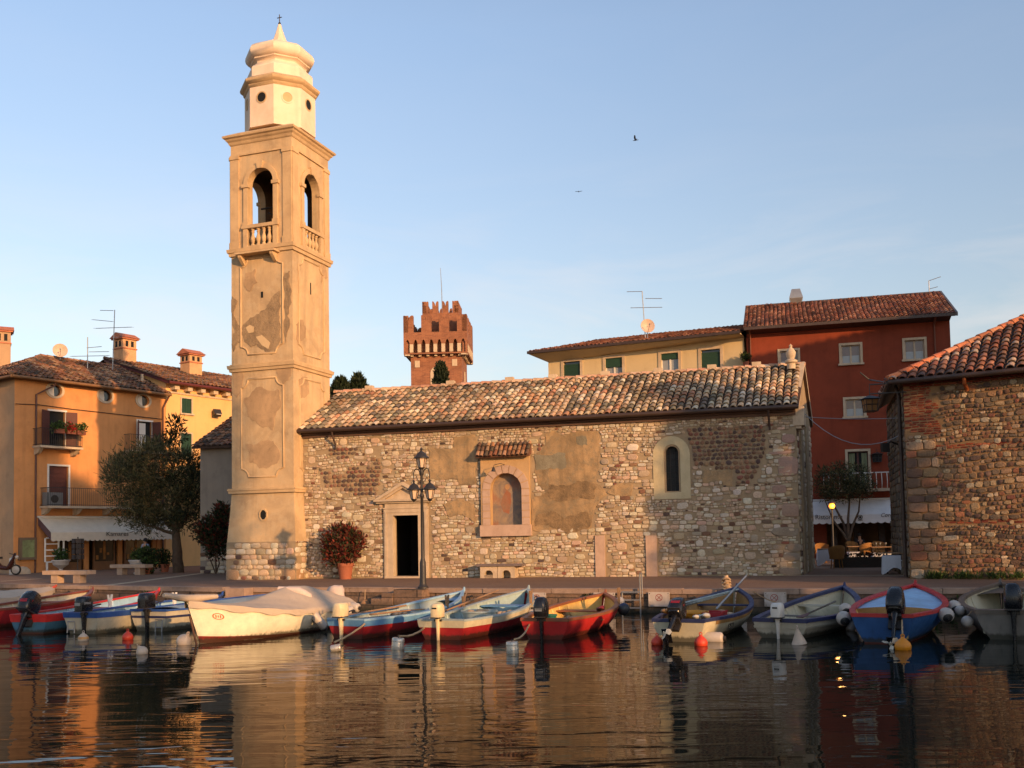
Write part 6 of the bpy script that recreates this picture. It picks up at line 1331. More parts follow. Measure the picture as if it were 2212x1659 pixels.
# lit lamp among the olive's branches
c = G(1797, 1214); c = Vector((c.x, c.y + 1.2, 0)); k_ = P(1797, 1093, c.y); c.x = k_.x
al = thing('lit_lamp_post', 'dark lamp post with a glowing orange globe before the restaurant awning', 'street lamp', c)
mb = MB(); mb.lathe([(.1, 0), (.09, .3), (.045, .4), (.04, k_.z - .2), (.09, k_.z - .15), (.03, k_.z - .1)], c, 10); mb.lathe([(.2, k_.z + .13), (.2, k_.z + .16), (.06, k_.z + .28), (.01, k_.z + .34)], c, 12); obj('post', mb, M_IRON, al, 40)
t_ = NT('lamp_glow'); t_.base((1, .5, .1)); t_.b.inputs['Emission Color'].default_value = (1, .24, .015, 1); t_.b.inputs['Emission Strength'].default_value = 1.7
mb = MB(); mb.ball((c.x, c.y, k_.z), .15, 14); obj('globe', mb, t_.m, al, 60)
pl = bpy.data.objects.new('lamp_bulb', bpy.data.lights.new('lamp_bulb', 'POINT')); pl.data.energy = 14; pl.data.color = (1, .5, .15); pl.data.shadow_soft_size = .16; pl.location = Vector((0, -.25, k_.z)); COL.objects.link(pl); pl.parent = al
# lanterns and cables over the alley
def boxlamp(name, label, c, s_, mat=None, hang=.6):
    t = thing(name, label, 'lantern', c); mb = MB()
    mb.hexa([c + Vector((x * s_ * .8, y * s_ * .8, 0)) for x, y in ((-1, -1), (1, -1), (1, 1), (-1, 1))], [c + Vector((x * s_, y * s_, s_ * 2)) for x, y in ((-1, -1), (1, -1), (1, 1), (-1, 1))]); obj('panes', mb, mat or paint('amber_pane', lin(150, 106, 62), .4), t)
    mb = MB()
    for x, y in ((-1, -1), (1, -1), (1, 1), (-1, 1), (0, -1), (-1, 0), (1, 0)): mb.tube([c + Vector((x * s_ * .82, y * s_ * .82, 0)), c + Vector((x * s_ * 1.02, y * s_ * 1.02, s_ * 2))], s_ * .07, 4)
    for z, f in ((0, .84), (1.1, .94), (2, 1.04)): mb.tube([c + Vector((x * s_ * f, y * s_ * f, z * s_)) for x, y in ((-1, -1), (1, -1), (1, 1), (-1, 1), (-1, -1))], s_ * .08, 4)
    mb.hexa([c + Vector((x * s_ * 1.5, y * s_ * 1.5, s_ * 2.03)) for x, y in ((-1, -1), (1, -1), (1, 1), (-1, 1))], [c + Vector((x * s_ * .3, y * s_ * .3, s_ * 2.6)) for x, y in ((-1, -1), (1, -1), (1, 1), (-1, 1))])
    mb.tube([c + Vector((0, 0, s_ * 2.5)), c + Vector((0, 0, s_ * 2.6 + hang))], .015, 5); obj('frame', mb, M_IRON, t); return t
c = P(1880, 889, 34.0); boxlamp('hanging_lantern', 'big square iron lantern hanging between the red house and the warehouse', c, .21, None, .35)
mb = MB(); q = c + Vector((0, 0, 1.1)); e = SF.p(.1, s8(600, 410)[1], .0); mb.tube([q + Vector((-.3, 0, .25)), q, q.lerp(e, .5) + Vector((0, 0, -.05)), e], .025, 6); tag(obj('lantern_bracket', mb, M_IRON), 'thin iron arm carrying the big square lantern from the warehouse', 'bracket')
c = RF.p(r8(450, 885)[0], r8(450, 885)[1], .25); boxlamp('wall_lantern', 'small dark paned lantern on the red wall beside the balcony window', c, .2, M_BLACK, .2)
c = P(1912, 967, 33.4); mb = MB(); mb.blk(c, .24, .2, .3); mb.tube([c + Vector((0, 0, .1)), c + Vector((.2, 0, .2)), c + Vector((.55, .2, .1))], .03, 6); tag(obj('wall_floodlight', mb, M_IRON), 'small boxy dark floodlight on the warehouse side wall', 'floodlight')
def cable(label, pts, r=.012, sag=.0):
    q = []
    for a, b in zip(pts[:-1], pts[1:]):
        for i in range(10): t_ = i / 10; q.append(a.lerp(b, t_) - Vector((0, 0, sag * 4 * t_ * (1 - t_))))
    q.append(pts[-1]); mb = MB(); mb.tube(q, r, 4); return tag(obj('overhead_cable', mb, M_STEEL), label, 'cable')
kx = GF.p(.3, EAVE - .3, .3); cable('taut cable from the church corner across the alley to the warehouse', [kx, SG.p(GLn - 1, SF.hit(1960, 895)[1], .05)], .012, .05)
cable('slack sagging cable across the alley below the taut one', [kx + Vector((0, 0, .1)), SG.p(GLn - .8, SF.hit(1960, 930)[1] - .05, .05)], .014, .65)
# antennas, dishes
def antenna(label, base, h, rz, booms, lean=0.0):
    t = thing('tv_antenna', label, 'antenna', base, rz); mb = MB(); mb.tube([(0, 0, -.4), (lean, 0, h)], .03, 5); obj('mast', mb, M_STEEL, t, None, True)
    for z, x0, x1, els, tilt in booms:
        mb = MB(); mb.tube([(x0, 0, z), (x1, 0, z + tilt)], .018, 4)
        for k in range(els): x = x0 + (x1 - x0) * (k + .15) / max(els - .7, 1); zz = z + tilt * (k + .15) / max(els - .7, 1); mb.tube([(x - .1, -.5, zz - .1), (x + .1, .5, zz + .1)], .01, 3)
        obj('boom', mb, M_STEEL, t, None, True)
    return t
k = 2150 / 60; antenna('tall television aerial on the ochre house roof, with four booms', P(243, 790, 62), 3.55, R(10), [(3.5, -.75, .05, 0, 0), (2.9, -1.2, 0, 2, -.1), (2.35, -1.0, 1.15, 5, .12), (1.75, 0, .55, 1, .1)], .12)
antenna('shorter aerial left of the tall one with a low long boom', P(189, 790, 60), 1.75, R(15), [(1.6, -.02, .02, 0, 0), (1.1, 0, .8, 1, .1), (.85, .1, 1.2, 2, .05), (.55, -.9, 1.2, 5, .1)])
bz_ = P(1394, 718, 59); antenna('aerial with crossed booms above the beige house and its dish', bz_, 2.5, R(0), [(2.48, -1.05, -.1, 0, 0), (2.05, .05, 1.05, 2, -.02), (1.5, -.85, 1.05, 4, .0)], -.13)
antenna('small two-armed aerial on the ridge of the red house', P(2008, 645, 59), 1.1, R(-5), [(1.08, 0, .7, 1, .22), (.58, 0, .5, 1, .12)])
def dish(label, c, r_, az):
    t = thing('satellite_dish', label, 'satellite dish', c, az); mb = MB(); M_ = Matrix.Rotation(R(90), 3, 'X') @ Matrix.Rotation(0, 3, 'Z')
    mb.lathe([(.01, -.1), (r_ * .5, -.07), (r_, .04), (r_ * 1.02, .03), (r_ * .5, -.09), (.01, -.12)], (0, 0, 0), 20, 0, Matrix.Rotation(R(82), 3, 'X'), False); obj('reflector', mb, paint('dish_paint', lin(196, 168, 146), .5), t, 50, True)
    mb = MB(); mb.tube([(0, .1, 0), (0, .16, -r_ * 1.1), (0, .1, -r_ * 1.7)], .03, 5); mb.tube([(0, -.05, -r_ * .9), (0, -.5, -.05)], .015, 4); mb.ball((0, -.5, 0), .05, 6); obj('feed_arm', mb, M_STEEL, t, None, True)
dish('satellite dish standing on the ochre house roof by the hip', P(130, 757, 60), .42, R(25)); dish('satellite dish fixed low on the aerial of the beige house', P(1399, 704, 58.8), .42, R(5))
shrub('terrace_plant', 'small green pot plant on the beige house ledge beside the red wall', P(1612, 795, 56.2), 'potted plant', [(1610, 772, 8, 8)], 56.2, PAL_GREEN + PAL_DARK, (.18, .35), (.14, .06), 3, False)
bq_ = YF.p(d1[0] + 1.3, bz_.z * 0 + d1[2] + .55, .78)
for lab, o_, pal in (('red flowers in a box on the upper balcony of the ochre house', .95, [lin(170, 36, 40), lin(140, 30, 34), lin(70, 84, 44)]), ('green plant in a box at the end of the upper balcony', 1.55, PAL_GREEN), ('green plant in a box near the upper balcony door', .3, PAL_GREEN)):
    c = YF.p(d1[0] + o_ - .2, d1[2] + .95, .82); t = thing('flower_box', lab, 'flower box', c); mb = MB(); fr_ = Fr(c.xy, math.atan2(YF.u.y, YF.u.x)); mb.box(fr_, -.25, .25, d1[2] + .7, d1[2] + .95, -.02, .2); obj('trough', mb, paint('trough', lin(110, 62, 46), .8), t); mb = MB()
    for _ in range(34): spray(mb, c + Vector((r4.uniform(-.25, .25), r4.uniform(-.25, .25), r4.uniform(-.1, .3))), .12, 10, .13, .08, pal, r4, .3)
    obj('foliage', mb, M_LEAF, t)
c = YF.p(y2(450, 470)[0], d3[2], .5); mb = MB(); mb.blk(c + Vector((0, 0, .38)), .4, .95, .72, Matrix.Rotation(R(-35), 3, 'Z')); t = thing('air_conditioner', 'grey air conditioner unit standing on the long lower balcony', 'air conditioner', c); obj('casing', mb, paint('grey_casing', lin(110, 112, 112), .5), t); mb = MB(); mb.lathe([(.22, 0), (.22, .02), (.05, .03)], c + YF.n * .2 + Vector((0, 0, .38)), 16, 0, Matrix((YF.u, Vector((0, 0, 1)), YF.n)).transposed()); obj('fan_grille', mb, M_IRON, t)
# ------------------------------------------------------------------ boats
r5_ = random.Random(55)
def bow_dir(S, px, py, L):
    best = None
    for i in range(1600):
        Y = S.y - 8 + i * .01; q = P(px, py, Y); d = math.hypot(q.x - S.x, q.y - S.y); e = abs(d - L)
        if q.y > S.y and (best is None or e < best[0]): best = (e, q)
    q = best[1]; return math.atan2(q.y - S.y, q.x - S.x), q.z - QZ
def M_B(n, c, rough=.42, wear=.2, dirt=.55, scale=4):
    """brushed boat paint: fading, scuffs, runs, and a scummy line where the lake wets it"""
    nm = 'boat_' + n
    if nm in MATS: return MATS[nm]
    t = NT(nm); c = lin(*c); a = t.noise(2.2, 5, .65); b = t.noise(11, 6, .7); k = t.noise(3, 5, .65, (5, 5, .7)); sc = t.noise(3.5, 5, .7, (1, 1, 7))
    col = t.mix(t.ramp(a, .3, .72), tuple(x * (1 - wear) for x in c), tuple(min(1, x * (1 + wear) + .012) for x in c))
    col = t.mix(t.ramp(k, .55, .8, (0, 0, 0), (dirt,) * 3), col, tuple(x * .5 + .01 for x in c))
    col = t.mix(t.ramp(b, .62, .72, (0, 0, 0), (dirt * .8,) * 3), col, tuple(x * .4 + .05 for x in c)); col = t.mix(t.ramp(sc, .66, .7, (0, 0, 0), (dirt * .7,) * 3), col, tuple(min(1, x * .6 + .16) for x in c))
    co = t.n('ShaderNodeTexCoord'); sp_ = t.n('ShaderNodeSeparateXYZ'); t.l(co.outputs['Object'], sp_.inputs[0]); m_ = t.n('ShaderNodeMath', operation='MULTIPLY_ADD'); t.l(k, m_.inputs[0]); m_.inputs[1].default_value = -.16; t.l(sp_.outputs['Z'], m_.inputs[2])
    col = t.mix(t.ramp(m_.outputs[0], .0, .05, (.8,) * 3, (0, 0, 0)), col, lin(46, 44, 30))
    t.base(col); t.l(t.ramp(b, .3, .8, (rough * .8,) * 3, (min(1, rough * 1.6),) * 3), t.b.inputs['Roughness']); t.bump(b, .004, .6)
    MATS[nm] = t.m; return t.m
class Boat:
    def __init__(s, label, S, ang, L, B, hs, hb, tr=.66, mid=None, rake=.45, flare=.72, group='small wooden boats moored at the quay'):
        s.L, s.B, s.hs, s.hb, s.tr, s.rake, s.fl = L, B, hs, hb, tr, rake, flare
        s.hm = mid if mid else hs * .98
        s.t = thing('moored_boat', label, 'boat', (S.x, S.y, QZ), ang, group)
        s.M = ORG[s.t.name]
    def half(s, t):
        if t < .48: f = s.tr + (1 - s.tr) * math.sin(math.pi / 2 * t / .48)
        else: f = 1 - ((t - .48) / .52) ** 2.2
        return s.B / 2 * max(f, .012)
    def sheer(s, t): return s.hm + (s.hs - s.hm) * (1 - min(t / .4, 1)) ** 2 + (s.hb - s.hm) * max(0, (t - .25) / .75) ** 2.0
    def pt(s, t, side, k, off=0.0, lift=0.0):
        """k: 0 gunwale .. 1 keel"""
        h = s.sheer(t); b = s.half(t); z = h + (-.22 - h) * k
        if k < .72: w = b * (1 - (1 - s.fl) * (k / .72) ** 1.7)
        else: w = b * s.fl * (1 - ((k - .72) / .28) ** 1.8)
        x = s.L * t - s.rake * t ** 5 * min(1, k * 1.15) + (-.10 * (1 - t) ** 4 * (1 - k))
        return Vector((x, side * max(w + off, .006), z + lift))
    def skin(s, name, mat, k0, k1, off=0.0, t0=0.0, t1=1.0, nk=8, nt=22, parent=None, label=None):
        mb = MB()
        for side in (-1, 1):
            mb.loft([[s.pt(t0 + (t1 - t0) * i / nt, side, k0 + (k1 - k0) * j / nk, off) for j in range(nk + 1)] for i in range(nt + 1)], False)
        if t0 == 0 and off >= 0:
            e = Vector((-off, 0, 0)); a = [s.pt(0, -1, k0 + (k1 - k0) * j / nk, off) + e for j in range(nk + 1)]; b = [s.pt(0, 1, k0 + (k1 - k0) * j / nk, off) + e for j in range(nk + 1)]
            mb.loft([a, b], False)
            if off: mb.loft([a, [q - e * 1.2 for q in a]], False); mb.loft([b, [q - e * 1.2 for q in b]], False)
        if off:
            for side in (-1, 1):
                for kk in (k0, k1): mb.loft([[s.pt(t0 + (t1 - t0) * i / nt, side, kk, o_) for o_ in (off, -.004)] for i in range(nt + 1)], False)
        return obj(name, mb, mat, parent or s.t, 40, True, label)
    def gunwale(s, mat, w=.075, th=.045, name='gunwale'):
        mb = MB(); n = 26
        for side in (-1, 1):
            rings = []
            for i in range(n + 1):
                t = i / n; o = s.pt(t, side, 0); ii = min(w * 1.0, abs(o.y) - .004); y0 = o.y + side * .018; y1 = o.y - side * ii
                rings.append([Vector((o.x, y0, o.z - th * .4)), Vector((o.x, y0, o.z + th * .6)), Vector((o.x, y1, o.z + th * .6)), Vector((o.x, y1, o.z - th * .4))])
            mb.loft(rings, True, True)
        o = s.pt(0, 1, 0); mb.blk((o.x + .03, 0, o.z + .004), .08, o.y * 2 + .03, th + .012)
        b = s.pt(1, 1, 0); mb.tube([Vector((b.x - .1, 0, b.z - .06)), Vector((b.x + .03, 0, b.z + .02)), Vector((b.x + .06, 0, b.z + .11))], [.05, .045, .022], 6)
        return obj(name, mb, mat, s.t, 40, True)
    def inside(s, mat, floor=None, fz=.1, name='interior'):
        mb = MB(); n = 20
        for side in (-1, 1):
            rings = []
            for i in range(n + 1):
                t = .004 + .975 * i / n; h = s.sheer(t); a = []
                for j in range(7):
                    z = h - .012 + (fz - h) * j / 6; k = (h - z) / (h + .22); o = s.pt(t, side, k); a.append(Vector((o.x, side * max(abs(o.y) - .035, .004), z)))
                rings.append(a)
            mb.loft(rings, False)
        a = [s.pt(.004, sd, 0) for sd in (-1, 1)]; mb.quad(Vector((.02, -s.half(0) + .03, s.hs - .01)), Vector((.02, s.half(0) - .03, s.hs - .01)), Vector((.02, s.half(0) * .8, fz)), Vector((.02, -s.half(0) * .8, fz)))
        for i in range(9):                                    # ribs
            t = .1 + .08 * i
            for side in (-1, 1):
                pts = []
                for j in range(5):
                    h = s.sheer(t); z = h - .03 + (fz - h) * j / 5; k = (h - z) / (h + .22); o = s.pt(t, side, k); pts.append(Vector((o.x, side * (abs(o.y) - .045), z)))
                mb.tube(pts, .02, 4)
        o = obj(name, mb, mat, s.t, 40, True)
        mb = MB(); v = []; n = 20
        for i in range(n + 1):
            t = .004 + .975 * i / n; k = (s.sheer(t) - fz) / (s.sheer(t) + .22); q = s.pt(t, 1, min(k, .98)); v.append([Vector((q.x, max(q.y - .03, .003), fz)), Vector((q.x, -max(q.y - .03, .003), fz))])
        mb.loft(v, False); obj('floorboards', mb, floor or mat, o, None, True); return o
    def thwart(s, t, mat, drop=.12, w=.24):
        b = s.half(t) - .04; z = s.sheer(t) - drop; mb = MB(); mb.blk((s.L * t, 0, z), w, b * 2, .035); return obj('thwart', mb, mat, s.t, None, True)
    def deck(s, mat, t0, drop=.03, bulk=None, crown=.05, name='foredeck'):
        mb = MB(); n = 12; rings = []
        for i in range(n + 1):
            t = t0 + (.975 - t0) * i / n; b = max(s.half(t) - .05, .004); rings.append([Vector((s.pt(t, 1, 0).x, b * j / 4, s.sheer(t) - drop + crown * (1 - (j / 4) ** 2) * min(1, b * 2))) for j in range(-4, 5)])
        mb.loft(rings, False); o = obj(name, mb, mat, s.t, 50, True)
        if bulk: mb = MB(); r = rings[0]; mb.add(r + [Vector((q.x, q.y * .8, .08)) for q in r], [(i, i + 1, 10 + i, 9 + i) for i in range(8)]); obj('bulkhead', mb, bulk, o, None, True)
        return o
    def motor(s, cowl, leg, tilt=0.0, y=0.0, sc=1.0, style='box', mark=None, stripe=None):
        px_, pz = -.12, s.hs + .06; R_ = Matrix.Rotation(tilt, 4, 'Y'); sc *= .83; T = Matrix.Translation(Vector((px_, y, pz))) @ R_ @ Matrix.Scale(sc, 4)
        def fin(mb): return mb.xform(T)
        mb = MB(); mb.loft([[Vector((x * q, yy * q2, z)) for x, yy in ((-.13, -.09), (.06, -.09), (.10, -.05), (.10, .05), (.06, .09), (-.13, .09), (-.17, .05), (-.17, -.05))] for z, q, q2 in ((-.02, .55, .6), (-.16, .5, .42), (-.3, .42, .34), (-.62, .34, .26))], True, True)
        mb.loft([[Vector((-.02 + x, yy * .5, z)) for x, yy in ((-.14, -.03), (.05, -.05), (.09, 0), (.05, .05), (-.14, .03))] for z in (-.62, -.70)], True, True)
        mb.blk((-.05, 0, -.60), .3, .16, .012)
        mb.tube([(-.2, 0, -.72), (-.1, 0, -.72), (.04, 0, -.72), (.13, 0, -.72)], [.02, .045, .05, .01], 8); mb.hexa([Vector((-.1, -.006, -.76)), Vector((.06, -.006, -.76)), Vector((.06, .006, -.76)), Vector((-.1, .006, -.76))], [Vector((-.06, -.006, -.92)), Vector((.0, -.006, -.92)), Vector((.0, .006, -.92)), Vector((-.06, .006, -.92))])
        m_ = obj('outboard_motor', fin(mb), leg, s.t, 40, True)
        mb = MB()
        if style == 'box': pr = ((0, .8, .85), (.03, 1, 1), (.2, 1.02, 1.02), (.3, .96, .96), (.345, .8, .8), (.355, .5, .5))
        else: pr = ((-.02, .75, .8), (.05, 1.02, 1.05), (.2, 1.1, 1.1), (.32, .98, 1.0), (.42, .7, .8), (.45, .4, .5))
        mb.loft([[Vector((-.03 + x * q, yy * q2, z)) for x, yy in ((-.17, -.11), (-.19, -.06), (-.19, .06), (-.17, .11), (-.08, .135), (.12, .13), (.2, .09), (.22, 0), (.2, -.09), (.12, -.13), (-.08, -.135))] for z, q, q2 in pr], True, True)
        c = obj('cowl', fin(mb), cowl, m_, 50, True)
        mb = MB(); mb.loft([[Vector((-.03 + x, yy, z)) for x, yy in ((-.195, -.115), (-.195, .115), (.12, .138), (.225, .06), (.225, -.06), (.12, -.138))] for z in (.0, .025)], True, True); obj('cowl_seam', fin(mb), M_IRON, m_, None, True)
        if stripe: mb = MB(); mb.blk((-.232 if style != 'box' else -.226, 0, .18), .012, .16, .07); mb.blk((-.05, 0, .2), .2, .285, .05); obj('stripe', fin(mb), stripe, m_, None, True)
        if mark:
            mb = MB(); mb.blk((-.226, 0, .25), .01, .12, .035); obj('vent', fin(mb), M_BLACK, m_, None, True)
            cu = Fr((0, 0), R(-90)); text_obj = text('lettering', mark, M_INK, cu, 0, .1, .226, .07, m_); text_obj.data.transform(Matrix.Translation(Vector((0, 0, 0)))); text_obj.data.transform(ORG[s.t.name]); text_obj.data.transform(T_rel(T, ORG[s.t.name]))
        mb = MB(); c_ = Vector((-.2, 0, -.72))
        for i in range(3):
            a = R(120 * i + 20); d = Vector((.02, math.cos(a), math.sin(a))); w = Vector((.04, -math.sin(a) * .045, math.cos(a) * .045)); mb.add([c_ + d * .02, c_ + d * .08 + w, c_ + d * .14 + w * .5, c_ + d * .14 - w * .5, c_ + d * .08 - w], [(0, 1, 2, 3, 4)])
        mb.tube([(-.24, 0, -.72), (-.19, 0, -.72)], [.012, .03], 8); obj('propeller', fin(mb), paint('propeller_paint', lin(190, 180, 160), .4, .1, .3), m_, None, True)
        mb = MB(); mb.blk((.04, 0, -.06), .16, .2, .05); mb.blk((.1, 0, -.14), .05, .22, .22); mb.tube([(.1, 0, .06), (.4, .02, .12), (.55, .03, .13)], [.022, .018, .022], 6); obj('clamp_bracket', fin(mb), M_IRON, m_, None, True)
        return m_
    def fork(s, t, side, mat, h=.3, ln=0.0):
        o = s.pt(t, side, 0); mb = MB(); mb.hexa([o + Vector((x, y, -.02)) for x, y in ((-.04, -.02), (.04, -.02), (.04, .02), (-.04, .02))], [o + Vector((x, y, h * .45)) for x, y in ((-.055, -.022), (.055, -.022), (.055, .022), (-.055, .022))])
        for sg in (-1, 1): mb.hexa([o + Vector((x, y, h * .45)) for x, y in ((sg * .0, -.022), (sg * .055, -.022), (sg * .055, .022), (sg * .0, .022))][::1], [o + Vector((x, y, h)) for x, y in ((sg * .05, -.02), (sg * .09, -.02), (sg * .09, .02), (sg * .05, .02))])
        return obj('rowlock', mb, mat, s.t, None, True)
    def w(s, x, y, z): return s.M @ Vector((x, y, z))
    def wp(s, t, side, k, off=.0): return s.M @ s.pt(t, side, k, off)
def T_rel(T, M): return M @ T @ M.inverted()
M_RED_ = M_B('red', (150, 26, 32)); M_BLUE_ = M_B('sky_blue', (92, 138, 178)); M_LBL_ = M_B('pale_blue', (140, 174, 196)); M_GRY_ = M_B('grey_blue', (150, 164, 164)); M_CRM_ = M_B('cream', (190, 180, 152)); M_VARN = M_B('varnish', (134, 78, 48)); M_YELI = M_B('yellow', (206, 168, 92)); M_NAVY = M_B('navy', (34, 40, 78)); M_OFFW = M_B('off_white', (176, 168, 148)); M_DBLU = M_B('deep_blue', (28, 74, 126)); M_DRED = M_B('bright_red', (178, 36, 34)); M_SKYD = M_B('deck_blue', (146, 184, 216), dirt=.2); M_BRN = M_B('brown_rail', (116, 58, 44)); M_GREYH = M_B('grey_hull', (118, 112, 104)); M_TAUPE = M_B('taupe', (98, 86, 74)); M_GREEN = M_B('green_line', (40, 110, 60)); M_ANTI = M_B('antifouling', (128, 34, 30)); M_TEAL = M_B('teal_hull', (62, 104, 130)); M_WINE = M_B('inside_wine', (110, 70, 72)); M_MUD = M_B('inside_ochre', (150, 112, 62), wear=.3, dirt=.8)
M_MCRM = paint('motor_cream', lin(222, 200, 158), .35, .08, 0, .4, 9); M_MBLK = paint('motor_black', lin(26, 26, 30), .25, .1, 0, .2); M_MWHT = paint('motor_white', lin(206, 200, 190), .35, .08, 0, .3); M_MRED = paint('motor_red', lin(150, 24, 28), .3)
def mk(label, st, bw, L, B, hs, **k):
    S = G(st[0], st[1], QZ); a, hb = bow_dir(S, bw[0], bw[1], L); return Boat(label, S, a, L, B, hs, min(max(hb, .6), 1.1), **k)
# --- right-hand row, left to right
R1 = mk('slim red boat with sky-blue gunwales and a cream outboard, next to the white covered boat', (753, 1379), (1001, 1277), 5.2, 1.5, .42)
R1.skin('hull', M_RED_, 0, 1); R1.skin('sheer_strake', M_BLUE_, 0, .22, .014, nk=2); R1.gunwale(M_LBL_, .09); R1.inside(M_GRY_, M_B('dull_floor', (120, 106, 98))); R1.thwart(.3, M_BLUE_); R1.thwart(.62, M_BLUE_); R1.deck(M_BLUE_, .84, .1); R1.motor(M_MCRM, M_MCRM, 0, .1, 1.1); R1.fork(.12, 1, M_WOOD, .34); R1.fork(.6, -1, M_WOOD, .3)
R2 = mk('red boat with grey-white rim, tub of nets and oar aboard, cream outboard marked with figures', (957, 1381.7), (1141, 1273), 5.3, 1.65, .42)
R2.skin('hull', M_RED_, 0, 1); R2.skin('sheer_strake', M_CRM_, 0, .24, .014, nk=2); R2.gunwale(M_GRY_, .09); R2.inside(M_B('pale_teal', (150, 170, 168)), M_GRY_); R2.thwart(.28, M_GRY_); R2.thwart(.72, M_BLUE_, .1, .5); R2.motor(M_MCRM, M_MCRM, 0, 0.05, 1.05, mark='15'); R2.fork(.66, -1, M_WOOD, .34); R2.fork(.55, 1, M_WOOD, .28)
R3 = mk('red boat with varnished gunwale, yellow inside and a black outboard', (1179.6, 1380.6), (1307, 1282), 5.0, 1.75, .42, tr=.6, flare=.62)
R3.skin('hull', M_DRED, 0, 1); R3.gunwale(M_VARN, .11, .06); R3.inside(M_YELI, M_MUD); R3.thwart(.35, M_VARN, .14, .3); R3.thwart(.66, M_VARN, .14, .4); R3.motor(M_MBLK, M_MBLK, 0, .05, 1.15, 'round', stripe=M_STEEL); R3.fork(.7, -1, M_WOOD, .4)
R4 = mk('cluttered cream workboat with navy gunwale and raised black outboard with red top', (1468.7, 1385.8), (1590.7, 1270), 5.2, 1.75, .43, tr=.62, flare=.6)
R4.skin('hull', M_CRM_, 0, 1); R4.skin('sheer_strake', M_MUD, 0, .16, .012, .1, 1, nk=2); R4.gunwale(M_NAVY, .09, .06); R4.inside(M_MUD, M_MUD); R4.thwart(.5, M_WOOD, .1, .2); R4.thwart(.75, M_NAVY); R4.motor(M_MBLK, M_MBLK, R(58), .05, 1.35, 'round', stripe=M_MRED)
R5 = mk('off-white boat with broad navy gunwale and small white outboard', (1688, 1378.6), (1823.4, 1267), 5.1, 1.8, .37, tr=.62, flare=.66)
R5.skin('hull', M_OFFW, 0, 1); R5.skin('rubbing_strake', M_OFFW, .2, .28, .02, nk=1); R5.gunwale(M_NAVY, .12, .07); R5.inside(M_CRM_, M_OFFW); R5.thwart(.42, M_GREYH, .1, .12); R5.thwart(.72, M_OFFW, .12, .3); R5.motor(M_MWHT, M_MWHT, 0, .02, 1.05, mark='5')
R6 = mk('deep blue boat with red gunwale, pale blue foredeck and raised black outboard', (1908.8, 1390.6), (1976.8, 1263), 5.0, 1.85, .55, tr=.6, flare=.6)
R6.skin('hull', M_DBLU, 0, 1); R6.skin('boot_stripe', M_DRED, .68, .78, .006, nk=2); R6.gunwale(M_DRED, .1, .06); R6.inside(M_YELI, M_MUD); R6.deck(M_SKYD, .42, .05, M_B('bulkhead_ochre', (160, 120, 66)), .06); R6.motor(M_MBLK, M_MBLK, R(38), -.25, 1.4, 'round')
R7 = mk('grey boat with taupe gunwale and black outboard, farthest along the quay', (2185, 1381.6), (2161, 1260), 5.2, 1.85, .54, tr=.66, flare=.6)
R7.skin('hull', M_GREYH, 0, 1); R7.gunwale(M_TAUPE, .1, .07); R7.inside(M_CRM_, M_TAUPE); R7.thwart(.35, M_TAUPE, .1, .3); R7.deck(M_TAUPE, .8, .08); R7.motor(M_MBLK, M_MBLK, 0, -.05, 1.4, 'round')
# --- white covered boat, bow towards the viewer
Ws = G(715, 1349, QZ); Wb = G(439.5, 1388.7, QZ); wd = Wb - Ws
WB = Boat('large cream-white boat under a beige canvas cover, bow pointing out from the quay', Ws, math.atan2(wd.y, wd.x), wd.length + .5, 2.0, .55, .92, tr=.62, mid=.52, rake=.42)
WB.skin('hull', M_B('ivory', (232, 222, 196), dirt=.25), 0, 1); WB.skin('green_rail', M_GREEN, .0, .05, .022, nk=1); WB.skin('bottom_paint', M_ANTI, .66, .8, .006, nk=2)
M_TARP = plaster('beige_canvas', lin(190, 172, 152), lin(160, 144, 128), .35, 1.5, .01)
def tarp(b, ridgef, mat, t0=-.02, t1=1.0, over=.12, n=26, m=14, seed=1):
    mb = MB(); rr = random.Random(seed); rings = []
    for i in range(n + 1):
        t = t0 + (t1 - t0) * i / n; tt = min(max(t, 0), 1); h = b.sheer(tt); bw_ = b.half(tt) + .045; x = b.pt(tt, 1, 0).x + (t - tt) * b.L; rg = ridgef(t); ring = []
        for j in range(-m, m + 1):
            s_ = j / m
            if abs(s_) > .86: k = (abs(s_) - .86) / .14; y = bw_; z = h + .03 - over * k * (1 + .25 * math.sin(t * 40))
            else: q = abs(s_) / .86; y = bw_ * q; z = h + .03 + rg * (1 - q ** 1.15) + .018 * math.sin(t * 17 + q * 4) * q * (1 - q) * 4 * (rg + .1) + .012 * math.sin(t * 41 + j)
            ring.append(Vector((x, y * (1 if j >= 0 else -1), z)))
        rings.append(ring)
    mb.loft(rings, False); return obj('canvas_cover', mb, mat, b.t, 60, True)
def wr(t): return .42 * math.exp(-((t - .30) / .26) ** 2) + .12 * (1 - t) + .03
tarp(WB, wr, M_TARP, -.02, 1.0)
b = WB.pt(1, 1, 0); mb = MB(); mb.tube([b + Vector((-.9, 0, .07)), b + Vector((-.4, 0, .07)), b + Vector((-.05, 0, .08)), b + Vector((.3, 0, .13)), b + Vector((.62, 0, .19)), b + Vector((.66, 0, .19))], [.05, .08, .085, .07, .055, .04], 8); obj('stem_post', mb, M_TARP, WB.t, 50, True)
mb = MB(); mb.lathe([(.17, -.1), (.22, .05), (.225, .2), (.21, .38), (.15, .47), (.05, .49)], (-.16, .05, .52), 12); rr = random.Random(2); mb.v = [q + Vector((rr.uniform(-.03, .03), rr.uniform(-.03, .03), rr.uniform(-.015, .015))) for q in mb.v]; obj('motor_hood', mb, paint('white_hood', lin(190, 172, 162), .85), WB.t, 70, True)
